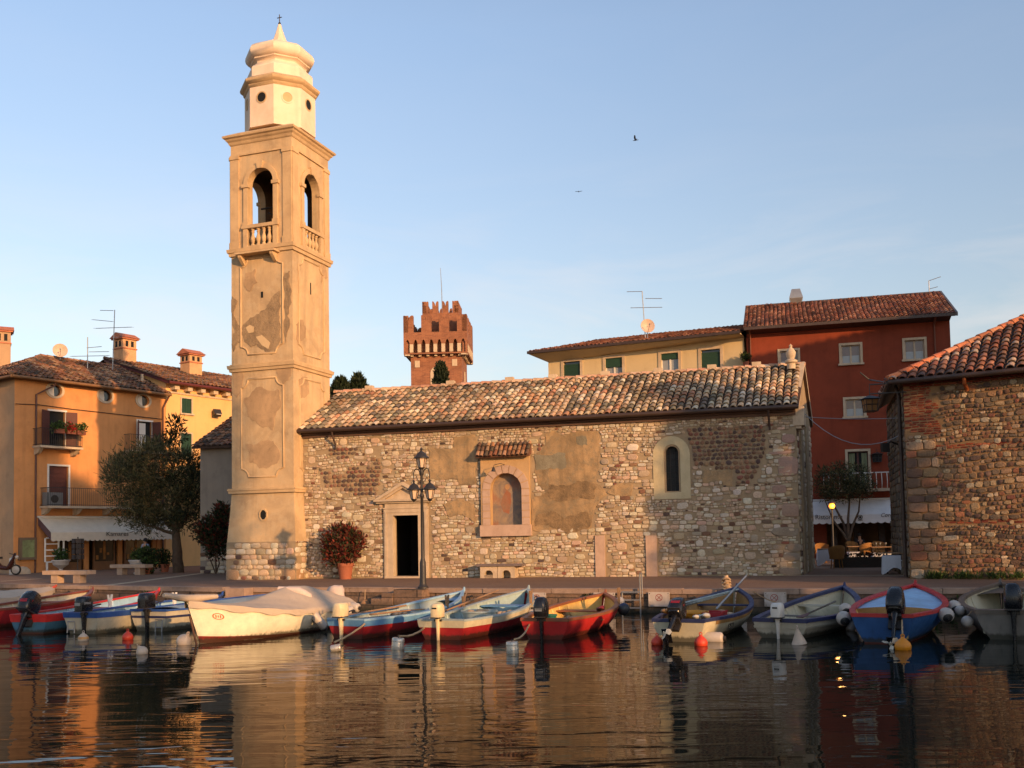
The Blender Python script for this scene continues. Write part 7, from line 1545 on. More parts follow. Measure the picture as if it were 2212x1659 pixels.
mb = MB(); mb.loft([[Vector((-.16 + x * .5, y * .35, z)) for x, y in ((-.12, -.1), (.1, -.1), (.1, .1), (-.12, .1))] for z in (.5, -.3)], True, True); obj('motor_leg', mb, M_MWHT, WB.t, None, True)
q = WB.pt(.93, -1, .2); q2 = WB.pt(.93, 1, .2); sd = 1 if (WB.M @ q2).y < (WB.M @ q).y else -1
o_ = WB.pt(.90, sd, .23, .004); tn = (WB.pt(.93, sd, .23) - WB.pt(.87, sd, .23)).normalized(); up = (WB.pt(.9, sd, .15) - WB.pt(.9, sd, .3)).normalized(); nn = tn.cross(up); nn = nn if nn.y * sd > 0 else -nn
mb = MB(); mb.add([o_ + tn * (.13 * c * math.cos(R(18 * i))) + up * (.075 * c * math.sin(R(18 * i))) + nn * .006 for c in (1, .8) for i in range(20)], [(i, (i + 1) % 20, 20 + (i + 1) % 20, 20 + i) for i in range(20)])
for x, h in ((-.05, .07), (0, .05), (.05, .07)): mb.add([o_ + nn * .006 + tn * (x + a) + up * b_ for a, b_ in ((-.012, -h / 2), (.012, -h / 2), (.012, h / 2), (-.012, h / 2))], [(0, 1, 2, 3)])
obj('oval_emblem', mb, paint('emblem_orange', lin(206, 84, 30), .5), WB.t, None, True)
mb = MB(); mb.tube([(WB.L * .36, .2 * -sd, 1.03), (WB.L * .33, .3 * sd, .96), (WB.L * .3, .5 * sd, .82), (WB.L * .29, .55 * sd, .76)], [.06, .11, .1, .03], 8); obj('rolled_canvas', mb, paint('pale_canvas', lin(204, 184, 172), .85), WB.t, 60, True)
WSD = sd
# --- left-hand row
L1 = mk('red boat under a long beige tarpaulin, cut by the left edge', (-150, 1340), (118, 1271), 6.0, 1.8, .5, rake=.5)
L1.skin('hull', M_RED_, 0, 1); L1.gunwale(M_VARN); tarp(L1, lambda t: .25 * (1 - t) + .05, M_TARP, 0, .95, .16, seed=4)
b = L1.pt(1, 1, 0); mb = MB(); mb.tube([b + Vector((-.15, 0, 0)), b + Vector((.12, 0, .1))], [.05, .04], 6); obj('stem_post', mb, M_B('orange_red', (190, 62, 36)), L1.t, None, True)
L2 = mk('red boat with brown gunwale and white inside, at the far left', (-60, 1360), (199, 1275), 6.0, 1.7, .5)
L2.skin('hull', M_RED_, 0, 1); L2.gunwale(M_BRN, .1, .06); L2.inside(M_OFFW, M_OFFW); L2.thwart(.4, M_BRN); L2.thwart(.7, M_BRN)
L3 = mk('teal-blue boat with red band, red gunwale and dark red outboard', (66, 1369), (342, 1277), 5.6, 1.55, .46)
L3.skin('hull', M_TEAL, 0, 1); L3.skin('sheer_strake', M_DRED, 0, .24, .014, nk=2); L3.skin('boot_stripe', M_ANTI, .62, .72, .006, nk=1); L3.gunwale(M_DRED, .08); L3.inside(M_LBL_, M_WINE); L3.thwart(.3, M_WINE); L3.thwart(.6, M_WINE); L3.motor(M_MBLK, M_MBLK, R(30), 0, 1.5, 'round', stripe=M_MRED)
L4 = mk('white-hulled boat with royal blue gunwale, boarding ladder and dark outboard', (180, 1369), (479, 1286), 5.5, 1.6, .5)
M_ROY = M_B('royal_blue', (36, 74, 140)); L4.skin('hull', M_OFFW, 0, 1); L4.skin('sheer_strake', M_ROY, 0, .14, .016, nk=1); L4.gunwale(M_ROY, .1); L4.inside(M_LBL_, M_GRY_); L4.thwart(.35, M_ROY); L4.thwart(.65, M_ROY); L4.motor(M_MBLK, M_MBLK, 0, -.15, 1.25, 'box', stripe=M_STEEL); L4.fork(.32, 1, M_WHITE, .36)
mb = MB()
for y in (.2, .42): mb.tube([(-.02, y, .5), (-.06, y, .3), (-.09, y, .02)], .018, 6)
for z in (.1, .3): mb.tube([(-.075, .2, z), (-.075, .42, z)], .015, 6)
obj('boarding_ladder', mb, M_STEEL, L4.t, None, True)
L5 = mk('grey-white boat with navy band and dark outboard, half behind the white covered boat', (326, 1363), (600, 1296), 5.4, 1.7, .52)
L5.skin('hull', M_OFFW, 0, 1); L5.skin('navy_band', M_NAVY, .18, .26, .008, nk=1); L5.gunwale(M_ROY, .08); L5.deck(M_GRY_, .12, .02, None, .06); L5.motor(M_MBLK, M_MBLK, 0, 0, 1.3, 'box'); L5.fork(.34, 1, M_WHITE, .34)
mb = MB()
for y in (-.42, -.22): mb.tube([(-.02, y, .5), (-.06, y, .3), (-.1, y, -.05)], .016, 6)
for z in (.1, .3): mb.tube([(-.08, -.42, z), (-.08, -.22, z)], .014, 6)
obj('boarding_ladder', mb, M_STEEL, L5.t, None, True)
o_ = L5.pt(.22, -1, .4, .004); mb = MB(); mb.blk(o_, .32, .02, .07, Matrix.Rotation(.1, 3, 'Z')); obj('port_light', mb, M_BLACK, L5.t, None, True)
# lettering on R4's side, number plate on L2
def hull_text(b, s, t, k, h, mat):
    sd_ = -1; o = b.wp(t, sd_, k, .006); tn = (b.wp(t + .04, sd_, k) - b.wp(t - .04, sd_, k)); F = Fr(o.xy, math.atan2(tn.y, tn.x)); return text('lettering', s, mat, F, 0, o.z - h / 2, .012, h, b.t)
hull_text(R4, 'GS 7', .26, .28, .17, M_INK)
hull_text(L2, 'V2', .27, .25, .14, M_WHITE)

# ------------------------------------------------------------------ things lying in the boats
def oar(label, b, p0, p1, blade, mat, bl=.55, bw=.15):
    a = b.w(*p0); c = b.w(*p1); u = (c - a).normalized(); sd = u.cross(Vector((0, 0, 1))).normalized(); t = thing('oar', label, 'oar', a); mb = MB(); mb.tube([a, c], [.02, .024], 7); obj('shaft', mb, mat, t, 60)
    mb = MB(); nn = sd.cross(u); w = bw / 2; ring = [a + sd * .02, a - u * bl * .4 + sd * w * .8, a - u * bl + sd * w, a - u * bl - sd * w, a - u * bl * .4 - sd * w * .8, a - sd * .02]; mb.hexa([q - nn * .008 for q in ring], [q + nn * .008 for q in ring]); obj('blade', mb, blade, t); return t
oar('long oar lying along the grey-white rimmed red boat', R2, (.75, .25, .58), (4.2, .42, .82), M_WOOD, M_WOOD, .7, .16)
oar('yellow-bladed oar lying in the slim red and blue boat', R1, (2.7, .1, .42), (.9, .05, .46), M_B('mustard', (176, 140, 52)), M_WOOD, .6, .16)
oar('pale oar with a dark sleeve lying over the stern of the slim red boat', R1, (.9, .3, .5), (2.9, .35, .52), M_WOOD, M_WOOD, .7, .13)
oar('grey pole with magenta blade lying in the off-white navy boat', R5, (1.3, -.2, .42), (3.3, -.25, .55), M_B('magenta', (150, 26, 66)), M_GREYH, .6, .16)
def tub(label, c, r_, h, mat, nm='tub', fill=None, cat='tub'):
    t = thing(nm, label, cat, c); mb = MB(); mb.lathe([(r_ * .78, 0), (r_, h), (r_ * 1.06, h), (r_ * 1.06, h - .03)], c, 18, 0, None, False); mb.lathe([(r_ * .94, h), (r_ * .74, .02), (.01, .02)], c, 18, 0, None, False); obj('shell', mb, mat, t, 40)
    if fill: 
        mb = MB(); rr = random.Random(9)
        for _ in range(14): v = rv(rr); mb.ball(c + Vector((v.x * r_ * .6, v.y * r_ * .6, h * .9 + v.z * .04)), .1, 8, (1, 1, .5))
        obj('nets', mb, fill, t, 60)
    return t
M_NET = plaster('fishing_net', lin(200, 170, 138), lin(140, 116, 90), .6, 14, .03)
tub('pale round tub heaped with nets in the grey-white rimmed red boat', R2.w(2.0, 0, .12), .42, .36, M_GRY_, fill=M_NET)
def heap(name, label, cat, c, n, r_, mat, flat=.5, seed=3):
    mb = MB(); rr = random.Random(seed)
    for _ in range(n): v = rv(rr); mb.ball(Vector(c) + Vector((v.x * r_, v.y * r_, abs(v.z) * r_ * flat)), rr.uniform(.35, .6) * r_, 8, (1, 1, .55))
    return tag(obj(name, mb, mat, None, 60), label, cat)
heap('net_bundle', 'beige bundle of netting on the middle of the grey-white rimmed red boat', 'net', R2.w(3.1, -.2, .3), 9, .2, M_NET)
tub('yellow plastic basin in the cluttered cream workboat', R4.w(1.5, .15, .3), .36, .2, M_B('basin_yellow', (196, 132, 24)), 'basin', None, 'basin')
c = R4.w(1.55, -.35, .3); mb = MB(); fr_ = Fr(c.xy, R4.t.rotation_euler.z); mb.face_holes(fr_, rectp(-.3, .3, c.z, c.z + .2), [], .2); mb.face_holes(fr_, rectp(-.3, .3, c.z, c.z + .2), [], -.2); mb.box(fr_, -.3, .3, c.z, c.z + .02, -.2, .2); mb.box(fr_, -.32, -.3, c.z, c.z + .2, -.2, .2); mb.box(fr_, .3, .32, c.z, c.z + .2, -.2, .2); mb.box(fr_, -.32, .32, c.z + .18, c.z + .22, .2, .22); tag(obj('fish_crate', mb, M_B('crate_red', (150, 24, 36))), 'red plastic crate in the cluttered cream workboat', 'crate')
heap('rope_coil', 'whitish heap of rope at the stern of the cluttered cream workboat', 'rope', R4.w(.7, -.25, .42), 8, .16, paint('white_rope', lin(206, 196, 180), .9), .8)
heap('net_bundle', 'greyish netting spread amidships in the cluttered cream workboat', 'net', R4.w(2.3, -.3, .3), 12, .28, M_NET, .4, 8)
heap('net_bundle', 'brown tangle of gear beside the outboard of the cluttered cream workboat', 'net', R4.w(1.0, .45, .45), 10, .2, M_MUD, .9, 5)
mb = MB(); a = R4.w(1.9, .55, .55); b = R4.w(4.3, -.15, .78); mb.tube([a, b], .03, 7); mb.tube([a + Vector((0, 0, .07)), b + Vector((.1, 0, .04))], .022, 7); tag(obj('furled_sail', mb, M_GRY_), 'pale grey-blue poles lying along the cluttered cream workboat', 'pole')
mb = MB(); a = R4.w(3.5, .1, .4); b_ = P(1613, 1243, a.y + .3); mb.tube([a, b_], [.03, .022], 6); tag(obj('boat_pole', mb, M_STEEL), 'thin grey pole standing up at the bow of the cluttered workboat', 'pole')
c, u_, n_ = kerb_pt(1572, 0, .0); c = P(1571, 1290, c.y - .1); mb = MB(); top = P(1568, 1243, c.y); mb.tube([c, c.lerp(top, .4) + Vector((.03, 0, 0)), top], [.09, .085, .06], 8); rr = random.Random(6)
for i in range(6): q = c.lerp(top, .1 + .15 * i); mb.tube([q + Vector((.11 * math.cos(a), .11 * math.sin(a), .03 * math.sin(a * 2 + i))) for a in [R(30 * j) for j in range(13)]], .025, 5)
tag(obj('mooring_post', mb, M_NET, None, 60), 'rope-wrapped wooden post standing at the quay behind the workboat', 'post')
tub('green bucket in the yellow inside of the red boat', R3.w(.55, .1, .28), .17, .2, M_B('bucket_green', (20, 110, 92)), 'bucket', None, 'bucket')
heap('grey_sack', 'grey folded sack in the red boat with varnished gunwale', 'sack', R3.w(1.2, -.35, .33), 8, .2, M_GREYH, .4, 12)
heap('orange_bag', 'small orange-red bag near the right gunwale of the varnished red boat', 'bag', R3.w(2.6, -.55, .42), 6, .13, M_DRED, .8, 13)
heap('dark_bundle', 'dark bundle of gear amidships in the slim red and blue boat', 'bundle', R1.w(1.9, -.1, .34), 8, .17, M_GREYH, .6, 14)
# ------------------------------------------------------------------ fenders, buoys, ropes
M_FEND = paint('fender_white', lin(178, 168, 158), .45, .1, 0, .4); M_ROPE = paint('hemp_rope', lin(176, 146, 110), .9, .2); M_BUOYR = paint('buoy_red', lin(200, 62, 36), .45, .1); M_ZINC = paint('zinc_can', lin(190, 182, 170), .3, .1, .5)
FG = 'boat fenders'
def fender(label, c, d, l=.5, r_=.1, mat=None):
    t = thing('fender', label, 'fender', c, 0, FG); d = Vector(d).normalized(); a = Vector(c) - d * l / 2; n = 8; mb = MB()
    pr = [(-.5, .25), (-.49, .6), (-.45, .9), (-.4, 1), (.4, 1), (.45, .9), (.49, .6), (.5, .25)]
    mb.tube([Vector(c) + d * (l * z) for z, k in pr], [r_ * k for z, k in pr], 12); obj('body', mb, mat or M_FEND, t, 50)
    mb = MB(); e = Vector(c) - d * l * .5; mb.tube([e - d * .05, e + d * .02], r_ * .4, 8); e = Vector(c) + d * l * .5; mb.tube([e - d * .02, e + d * .05], r_ * .4, 8); obj('end_cap', mb, M_IRON, t); return t
def lanyard(label, a, b, r=.008):
    mb = MB(); mb.tube([a, a.lerp(b, .5) - Vector((0, 0, .02)), b], r, 4); return tag(obj('lanyard', mb, M_ROPE), label, 'rope')
def hang(label, b, t, side, l=.5, r_=.1, drop=.3, mat=None, tilt=(0, 0, 1)):
    o = b.wp(t, side, 0, .02); k = b.wp(t, side, .4, r_ + .03); c = Vector((k.x, k.y, o.z - drop)); f = fender(label, c, tilt, l, r_, mat); lanyard('cord of the ' + label.split(',')[0], o + Vector((0, 0, .03)), c + Vector(tilt).normalized() * (l * .52)); return f
hang('grey-white fender between the two red-hulled boats', R1, .55, -1, .5, .11, .22, None, (.8, .3, .25))
hang('tall white fender on the grey-white rimmed boat', R2, .62, -1, .55, .11, .36, None, (.1, 0, 1))
hang('white fender slung at a slant on the white covered boat', WB, .36, WSD, .5, .11, .25, None, (-.6, -.3, .8)); hang('white fender lying level near the stern of the white covered boat', WB, .12, WSD, .55, .12, .1, None, (-.8, .4, .1)); hang('stub white fender at the very stern of the white covered boat', WB, .02, WSD, .4, .12, .08, None, (-.8, .4, .1))
hang('small pale fender on the side of the off-white navy boat', R5, .42, -1, .3, .09, .3, None, (.5, .3, .5))
fender('white cylinder fender floating beside the cream workboat and red buoy', G(1535, 1385, QZ) + Vector((0, 0, .06)), (.9, -.35, 0), .52, .13)
def ballf(label, b, t, side, r_, mat, capm, drop=.15):
    o = b.wp(t, side, 0, .02); c = b.wp(t, side, .2, r_ + .02); c.z = o.z - drop; T_ = thing('ball_fender', label, 'fender', c, 0, FG); mb = MB(); mb.ball(c, r_, 18); obj('body', mb, mat, T_, 60)
    if capm: mb = MB(); M_ = Vector((-.12, -.88, -.42)).to_track_quat('Z', 'Y').to_matrix(); mb.lathe([(r_ * 1.015 * math.sin(R(a)), r_ * 1.015 * math.cos(R(a))) for a in (38, 30, 20, 10)] + [(.03, r_ * 1.1), (.005, r_ * 1.14)], c, 16, 0, M_, False); obj('cap', mb, capm, T_, 60)
    lanyard('cord of the ' + label.replace(' fender', '').replace(' with dark cap', ''), o, c + Vector((0, 0, r_))); return T_
ballf('navy ball fender on the right side of the varnished red boat', R3, .62, -1, .15, M_NAVY, None, .06); ballf('white ball fender on the bow side of the varnished red boat', R3, .84, -1, .12, M_FEND, None, .05)
ballf('front white ball fender with dark cap on the left of the deep blue boat', R6, .12, 1, .15, M_FEND, M_NAVY, .12); ballf('rear white ball fender with dark cap on the left of the deep blue boat', R6, .3, 1, .13, M_FEND, M_NAVY, .0)
ballf('front white ball fender with dark cap on the right of the deep blue boat', R6, .3, -1, .155, M_FEND, M_NAVY, .08); ballf('rear white ball fender with dark cap on the right of the deep blue boat', R6, .6, -1, .15, M_FEND, M_NAVY, .1)
ballf('upper small grey ball fender on the left of the grey boat', R7, .22, 1, .11, M_FEND, None, .06); ballf('lower small grey ball fender on the left of the grey boat', R7, .06, 1, .12, M_FEND, None, .22)
M_BW = paint('buoy_white', lin(190, 170, 150), .5, .1, 0, .4); M_BY = paint('buoy_orange', lin(214, 132, 20), .45, .1)
BG = 'mooring buoys'
def buoy(label, px, py, r_, mat, tilt=(0, 0, 1), kind='pear', band=None):
    c = G(px, py + r_ * 95, QZ); c = G(px, py, QZ + r_ * .35) if kind != 'can' else G(px, py, QZ + .1); c.z = QZ + r_ * .35 if kind != 'can' else QZ + .06
    t = thing('mooring_buoy', label, 'buoy', c, 0, BG); M_ = Vector(tilt).to_track_quat('Z', 'Y').to_matrix(); mb = MB()
    if kind == 'pear': pr = [(.02, -r_), (r_ * .6, -r_ * .8), (r_ * .95, -r_ * .3), (r_, .1 * r_), (r_ * .86, r_ * .5), (r_ * .5, r_ * .86), (r_ * .25, r_ * 1.05), (r_ * .2, r_ * 1.2), (.02, r_ * 1.22)]
    elif kind == 'cone': pr = [(.02, -r_ * .6), (r_ * .8, -r_ * .5), (r_, -r_ * .3), (r_ * .97, -r_ * .2), (r_ * .12, r_ * 1.75), (.02, r_ * 1.8)]
    else: pr = [(.02, -r_ * 1.3), (r_ * .9, -r_ * 1.3), (r_, -r_ * 1.15), (r_, r_ * 1.15), (r_ * .9, r_ * 1.3), (.02, r_ * 1.3)]
    mb.lathe(pr, c, 18, 0, M_); obj('float', mb, mat, t, 40)
    top = pr[-1][1]; mb = MB(); mb.tube([c + M_ @ Vector((r_ * .2 * math.cos(R(30 * i)), 0, top + r_ * .12 + r_ * .2 * math.sin(R(30 * i)))) for i in range(13)], r_ * .07, 6); obj('ring', mb, mat if kind != 'can' else M_IRON, t, 60)
    if kind == 'can': mb = MB(); [mb.lathe([(r_ * 1.0, z), (r_ * 1.05, z + .015), (r_, z + .03)], c, 18, 0, M_, False) for z in (-.1 * r_, .7 * r_)]; obj('hoop', mb, mat, t, 60)
    if band: mb = MB(); mb.lathe([(r_ * 1.005, .0), (r_ * 1.01, .1 * r_), (r_ * .9, .45 * r_)], c, 18, 0, M_, False); obj('band', mb, band, t, 60)
    return t, c
buoy('white buoy with an ochre band, first from the left edge', 180, 1380, .12, M_BW, kind='pear', band=paint('ochre_band', lin(190, 140, 84), .6)); buoy('red pear buoy near the left edge, between two white ones', 276, 1377, .125, M_BUOYR); buoy('small pinkish-white buoy tilted over, lowest on the left water', 307, 1408, .115, M_BW, (-.45, -.2, .8)); buoy('big cream buoy leaning against the white covered boat chain', 398, 1386, .17, M_BW, (.4, -.3, .7))
buoy('grey bottle float half sunk below the slim red boat', 725.6, 1396, .075, M_ZINC, (.9, 0, .15), 'can'); b6, c6_ = buoy('metal can float roped to the grey-white rimmed boat', 859, 1391, .125, M_ZINC, (.1, 0, 1), 'can'); b7, c7_ = buoy('metal can float roped to the varnished red boat', 1107, 1399, .12, M_ZINC, (-.05, 0, 1), 'can')
buoy('orange-red buoy alone left of the cream workboat', 1419.5, 1388, .12, M_BUOYR); buoy('orange-red buoy under the stern of the cream workboat', 1514, 1389, .135, M_BUOYR)
b10, c10 = buoy('white cone buoy in front of the off-white navy boat', 1726, 1386, .15, M_BW, (-.1, 0, 1), 'cone'); b11, c11 = buoy('amber yellow buoy hanging at the stern of the deep blue boat', 1950.5, 1397, .15, M_BY)
c_, u_, n_ = kerb_pt(788, 0, 0); c_ = P(788, 1305, c_.y - .25); mb = MB(); mb.ball(c_, .15, 14); T_ = thing('hanging_float', 'brown round float hanging on the quay wall beside the steps', 'buoy', c_); obj('float', mb, paint('brown_float', lin(140, 106, 74), .7), T_, 60); mb = MB(); mb.tube([c_, c_ + Vector((0, .1, .45))], .012, 5); obj('cord', mb, M_ROPE, T_)
def rope(label, a, b, sag=.1, r=.016, mat=None):
    mb = MB(); a = Vector(a); b = Vector(b); mb.tube([a.lerp(b, i / 10) - Vector((0, 0, sag * 4 * (i / 10) * (1 - i / 10))) + rv(rr_) * .006 for i in range(11)], r, 6); return tag(obj('mooring_rope', mb, mat or M_ROPE), label, 'rope')
rope('thick rope from the slim red boat stern down to the water', R1.wp(.0, -1, .12, .02), G(722, 1390, QZ) + Vector((0, 0, .02)), .03, .022); rope('knotted rope from the grey-white rimmed boat to its metal can float', R2.w(-.03, .42, .26), c6_ + Vector((.03, 0, .2)), .07, .022); rope('rope from the varnished red boat transom to its metal can float', R3.w(-.05, .35, .32), c7_ + Vector((.05, 0, .2)), .08, .02); rope('cord from the deep blue boat to its amber buoy', R6.w(-.03, -.35, .5), c11 + Vector((0, 0, .2)), .0, .015)
for b, lab, dx in ((R1, 'bow line of the slim red boat', .5), (R2, 'bow line of the grey-white rimmed boat', .4), (R3, 'bow line of the varnished red boat', .3), (R5, 'bow line of the off-white navy boat', .4), (R6, 'bow line of the deep blue boat', .5), (L2, 'bow line of the brown gunwale boat', .4), (L3, 'bow line of the teal boat', .6), (L4, 'bow line of the royal blue gunwale boat', .8)):
    a = b.w(b.L - .05, 0, b.hb - .05); px, _ = proj(a); q, u, n = kerb_pt(px + 18 * dx, -.12, .02); rope(lab + ' to the quay ring', a, q, .12, .012)
rope('dark rusty chain at the bow of the white covered boat', WB.w(WB.L - .1, 0, .62), G(424, 1392, QZ), .0, .022, paint('rusty_chain', lin(96, 64, 46), .8))
rope('frayed rope hanging from the quay steps behind the slim red boat', kerb_pt(905, -.2, .02)[0], kerb_pt(872, -.5, .45)[0], .05, .025); rope('line from the cluttered workboat to the quay', R4.w(R4.L - .4, -.5, .75), kerb_pt(1685, -.35, .02)[0], .05, .014)
# ------------------------------------------------------------------ fixed to the quay
def sign(label, x0, x1, y0, y1, mark=1):
    c, u, n = kerb_pt((x0 + x1) / 2, 0, .0); F = Fr((c + n * .03).xy, math.atan2(u.y, u.x)); q = F.rect(x0, y0, x1, y1); q = (q[0], q[1], max(q[2], QZ + .08), min(q[3], -.03)); t = thing('quay_sign', label, 'sign', F.p((q[0] + q[1]) / 2, q[2]), 0, 'mooring signs on the quay wall'); mb = MB(); mb.box(F, *q, .0, .02); obj('plate', mb, plaster('sign_plate%d' % x0, lin(198, 186, 176), lin(150, 130, 112), .5 if mark < 2 else .9, 3, .002), t)
    cx = (q[0] + q[1]) / 2 + (.0 if mark == 1 else -.03); cz_ = q[3] - .15; M_ = paint('sign_red', lin(150, 74, 66), .6); mb = MB(); k = 20
    mb.add([F.p(cx + r_ * math.cos(R(18 * i)), cz_ + r_ * math.sin(R(18 * i)), .023) for r_ in (.1, .082) for i in range(k)], [(i, (i + 1) % k, k + (i + 1) % k, k + i) for i in range(k)])
    for a in (45, 135): d = (math.cos(R(a)), math.sin(R(a))); e = (-d[1] * .008, d[0] * .008); mb.add([F.p(cx + d[0] * s_ * .085 + e[0] * h, cz_ + d[1] * s_ * .085 + e[1] * h, .0235) for s_, h in ((-1, -1), (1, -1), (1, 1), (-1, 1))], [(0, 1, 2, 3)])
    obj('no_mooring_symbol', mb, M_, t); mb = MB()
    for a in (q[0] + .04, q[1] - .04):
        for z in (q[2] + .04, q[3] - .04): mb.lathe([(.012, 0), (.012, .01)], F.p(a, z, .02), 6, 0, Matrix((F.u, Vector((0, 0, 1)), F.n)).transposed())
    obj('bolts', mb, M_IRON, t)
sign('clean white no-mooring plate on the quay wall left of the workboat', 1401, 1447, 1279, 1310); sign('weed-stained white no-mooring plate right of the workboat', 1651, 1699, 1279, 1310, 2); sign('white plate on the quay wall, mostly hidden behind the varnished red boat bow', 1283, 1329, 1280, 1311); sign('white plate on the quay wall just right of the grey-white rimmed boat bow', 1140, 1180, 1280, 1312); sign('white plate on the quay wall hidden behind the cluttered workboat', 1566, 1612, 1280, 1312)
c, u, n = kerb_pt(1366, 0, .12); t = thing('quay_ladder', 'grey metal ladder on the quay wall left of the clean white plate', 'ladder', c); mb = MB()
for s_, z1 in ((-.27, -.05), (.25, .45)): mb.tube([c + u * s_ + Vector((0, 0, -1.1)), c + u * s_ + Vector((0, 0, z1))], .022, 6)
mb.tube([c + u * .31 + Vector((0, 0, -.2)), c + u * .31 + Vector((0, 0, .45)), c + u * .25 + Vector((0, 0, .47))], .018, 6); obj('rail', mb, M_STEEL, t); mb = MB()
for z in (-.06, -.28, -.5, -.72): mb.box(Fr(c.xy, math.atan2(u.y, u.x)), -.27, .25, z - .02, z + .02, -.03, .03)
obj('rung', mb, M_STEEL, t)
c, u, n = kerb_pt(840, 0, 0); F = Fr(c.xy, math.atan2(u.y, u.x)); t = thing('quay_steps', 'small flight of worn stone steps built against the quay wall', 'steps', c)
for i in range(4): mb = MB(); mb.box(F, -1.1 + i * .38, -.72 + i * .38 + .02 * 0, -1.4, -.62 + .17 * i, -.1, .5 + .001 * i); obj('step', mb, M_QUAY, t)
mb = MB(); mb.box(F, .43, 1.4, -1.4, .0, -.1, .45); obj('landing', mb, M_QUAY, t)
c, u, n = kerb_pt(540, 0, 0); F = Fr(c.xy, math.atan2(u.y, u.x)); t = thing('quay_block', 'stepped pale stone blocks on the quay edge behind the white covered boat', 'stone block', c); mb = MB(); mb.box(F, -.6, .1, -1.4, .03, -.02, .5); obj('upper_block', mb, M_KERB, t); mb = MB(); mb.box(F, .1, .7, -1.4, -.22, -.02, .5); obj('lower_block', mb, M_KERB, t)
for i, px in enumerate((60, 150, 300, 420, 700, 1020, 1160, 1330, 1500, 1740, 1900, 2080)):
    c, u, n = kerb_pt(px, -.2, .03); mb = MB(); mb.tube([c + u * (.07 * math.cos(R(30 * k))) + Vector((0, 0, -.07 + .07 * math.sin(R(30 * k)))) + n * .02 for k in range(13)], .012, 5); mb.blk(c, .05, .05, .05); tag(obj('mooring_ring', mb, M_IRON, None, 50), 'iron mooring ring fixed in the front of the quay wall', 'mooring ring', 'mooring rings along the quay')
# ------------------------------------------------------------------ birds
def bird(label, px, py, Y, span, rz, flap=.5):
    c = P(px, py, Y); t = thing('bird', label, 'bird', c, rz); mb = MB(); mb.loft([[Vector((x, r_ * math.cos(R(45 * k)), r_ * math.sin(R(45 * k)))) for k in range(8)] for x, r_ in ((-.9, .02), (-.75, .12), (-.5, .05), (-.3, .12), (.1, .16), (.4, .11), (.55, .08), (.62, .1), (.72, .08), (.88, .01))], True, True)
    for s_ in (-1, 1):
        w = [Vector((.3, .1 * s_, .05)), Vector((.35, s_ * .7, .1 + flap * .6)), Vector((.1, s_ * 1.5, .1 + flap * 1.3)), Vector((-.25, s_ * 1.35, .08 + flap * 1.2)), Vector((-.2, s_ * .7, .08 + flap * .6)), Vector((-.2, s_ * .1, .05))]
        mb.hexa([q - Vector((0, 0, .02)) for q in w], [q + Vector((0, 0, .02)) for q in w])
    mb.v = [q * (span / 3) for q in mb.v]; obj('body', mb, paint('dark_plumage', lin(40, 40, 46), .8), t, 40, True)
bird('dark bird with raised wings high in the sky right of the belfry', 1373, 303, 60, .62, R(160), .7); bird('tiny distant bird gliding flat left below the dark bird', 1250, 414, 120, .9, R(80), .05)

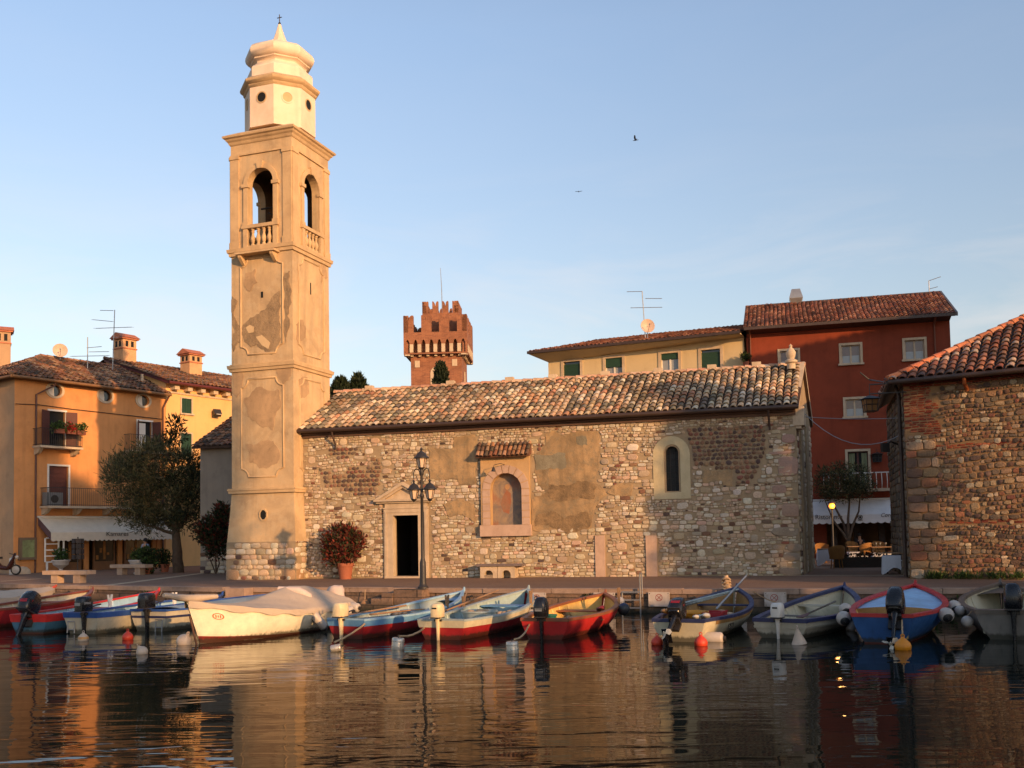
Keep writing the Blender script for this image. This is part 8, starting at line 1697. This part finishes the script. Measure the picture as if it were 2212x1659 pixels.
# ------------------------------------------------------------------ added houses and trees out of view, shaped to shade water and lower walls
LS = Vector((.809, .588, 0)); LT = Vector((-.588, .809, 0))
def ST(s_, t): return LS * s_ + LT * t
caster_base = MB(); caster_base.hexa([ST(s_, t) + Vector((0, 0, -2)) for s_, t in ((3, -30), (75, -30), (75, -7.4), (3, -7.4))], [ST(s_, t) + Vector((0, 0, -.012)) for s_, t in ((3, -30), (75, -30), (75, -7.4), (3, -7.4))])  # slab added under the unseen sun-blocking houses
tag(obj('shade_house_base', caster_base, M_PAVE), kind='structure')
HF = Fr(ST(0, -8.6).xy, math.atan2(.588, .809))
def shade_house(label, s0, s1, t0, t1, h, rise, mat, win_rows=1):  # house added outside the view to block the sun
    F = Fr(ST(s0, t1).xy, math.atan2(.588, .809) + math.pi); F = Fr(ST(s1, t1).xy, math.atan2(.588, .809) + math.pi)
    L_ = s1 - s0; d = t1 - t0; ho = []
    for r_ in range(win_rows):
        for i in range(max(1, int(L_ / 2.6))): a = 1.0 + i * 2.6; (ho.append((a, a + .9, 1.2 + 3 * r_, 2.6 + 3 * r_)) if a + 1 < L_ and 2.8 + 3 * r_ < h else None)
    t = house('unseen_shade_house', label, F, 0, L_, h, d, mat, [rectp(*q) for q in ho])
    for q in ho: win(t, F, q, M_TRIM, M_GLASS, .1)
    tb = MB(); bd = MB(); A, B, C, D = F.p(-.3, h, .35), F.p(L_ + .3, h, .35), F.p(L_ + .3, h + rise, -d / 2), F.p(-.3, h + rise, -d / 2); slope(tb, bd, A, B, C, D, r3, PAL_TILE_OLD, .4, .6, .16); slope(tb, bd, F.p(L_ + .3, h, -d - .35), F.p(-.3, h, -d - .35), D, C, r3, PAL_TILE_OLD, .4, .6, .16)
    for s_ in (0, L_): bd.add([F.p(s_, h - .05, 0), F.p(s_, h - .05, -d), F.p(s_, h + rise - .1, -d / 2)], [(0, 1, 2)])
    rf = obj('roof', bd, M_DARKTILE, t); obj('barrel_tiles', tb, M_TILE2, rf, 50)
shade_house('low tan house added out of view at right, shading the moored boats', 9.4, 10.9, -15, -10, 5.7, .95, M_TAN)
shade_house('grey house added out of view at right, second of the sun-blocking row', 11.1, 13.8, -15, -10, 5.0, 1.05, M_GREYW)
shade_house('lowest house of the added sun-blocking row, out of view at right', 14.0, 15.7, -15, -10, 3.9, .9, M_TAN)
shade_house('beige house added out of view at right, fourth of the sun-blocking row', 15.9, 21.6, -16, -10, 5.4, 1.4, M_BEIGE)
shade_house('ochre house added out of view at right, last of the sun-blocking row', 21.8, 25.5, -16, -10, 5.2, 1.2, M_OCHRE)
shade_house('unseen five storey beige house added right of the stone warehouse, shading the red house', 42.6, 57, 4, 14.5, 15.4, 2.2, M_BEIGE, 4)  # added to hold the sun off the red house
def shade_tree(label, s_, t, r_, z0, z1, n, base=None):  # tree added outside the view for the shade it casts
    c = ST(s_, t); T_ = thing('unseen_shade_tree', label, 'tree', c, 0, 'added shade trees out of view'); mb = MB()
    for _ in range(n):
        k = r4.random(); a = r4.uniform(0, 6.28); rad = r_ * math.sin(math.pi * min(1, .12 + .86 * k)) ** .5 * r4.uniform(.1, 1.05); spray(mb, c + Vector((rad * math.cos(a), rad * math.sin(a), z0 + (z1 - z0) * k)), .6, 14, .5, .26, PAL_GREEN, r4, .6)
    obj('crown', mb, M_LEAF, T_); mb = MB(); mb.tube([c - Vector((0, 0, .3)), c + Vector((0, 0, z0 + 1)), c + Vector((0, 0, z1 - 1))], [.3, .22, .05], 8); obj('trunk', mb, M_BARK, T_)
shade_tree('tallest added poplar, out of view, shading the ochre house', 10.8, -12 - 7, 1.5, 12, 29, 760)
shade_tree('slimmer added poplar, out of view, shading the lower ochre house', 13.3, -12 - 6, 1.1, 11.5, 21.8, 400)
shade_tree('small round-topped tree added out of view, shading the right end of the church', 27.0, -9.0, 1.35, 3, 14.4, 560)
shade_tree('young tree added out of view, shading the left-hand boats', 5.7, -12, 1.2, 4, 13.5, 160)
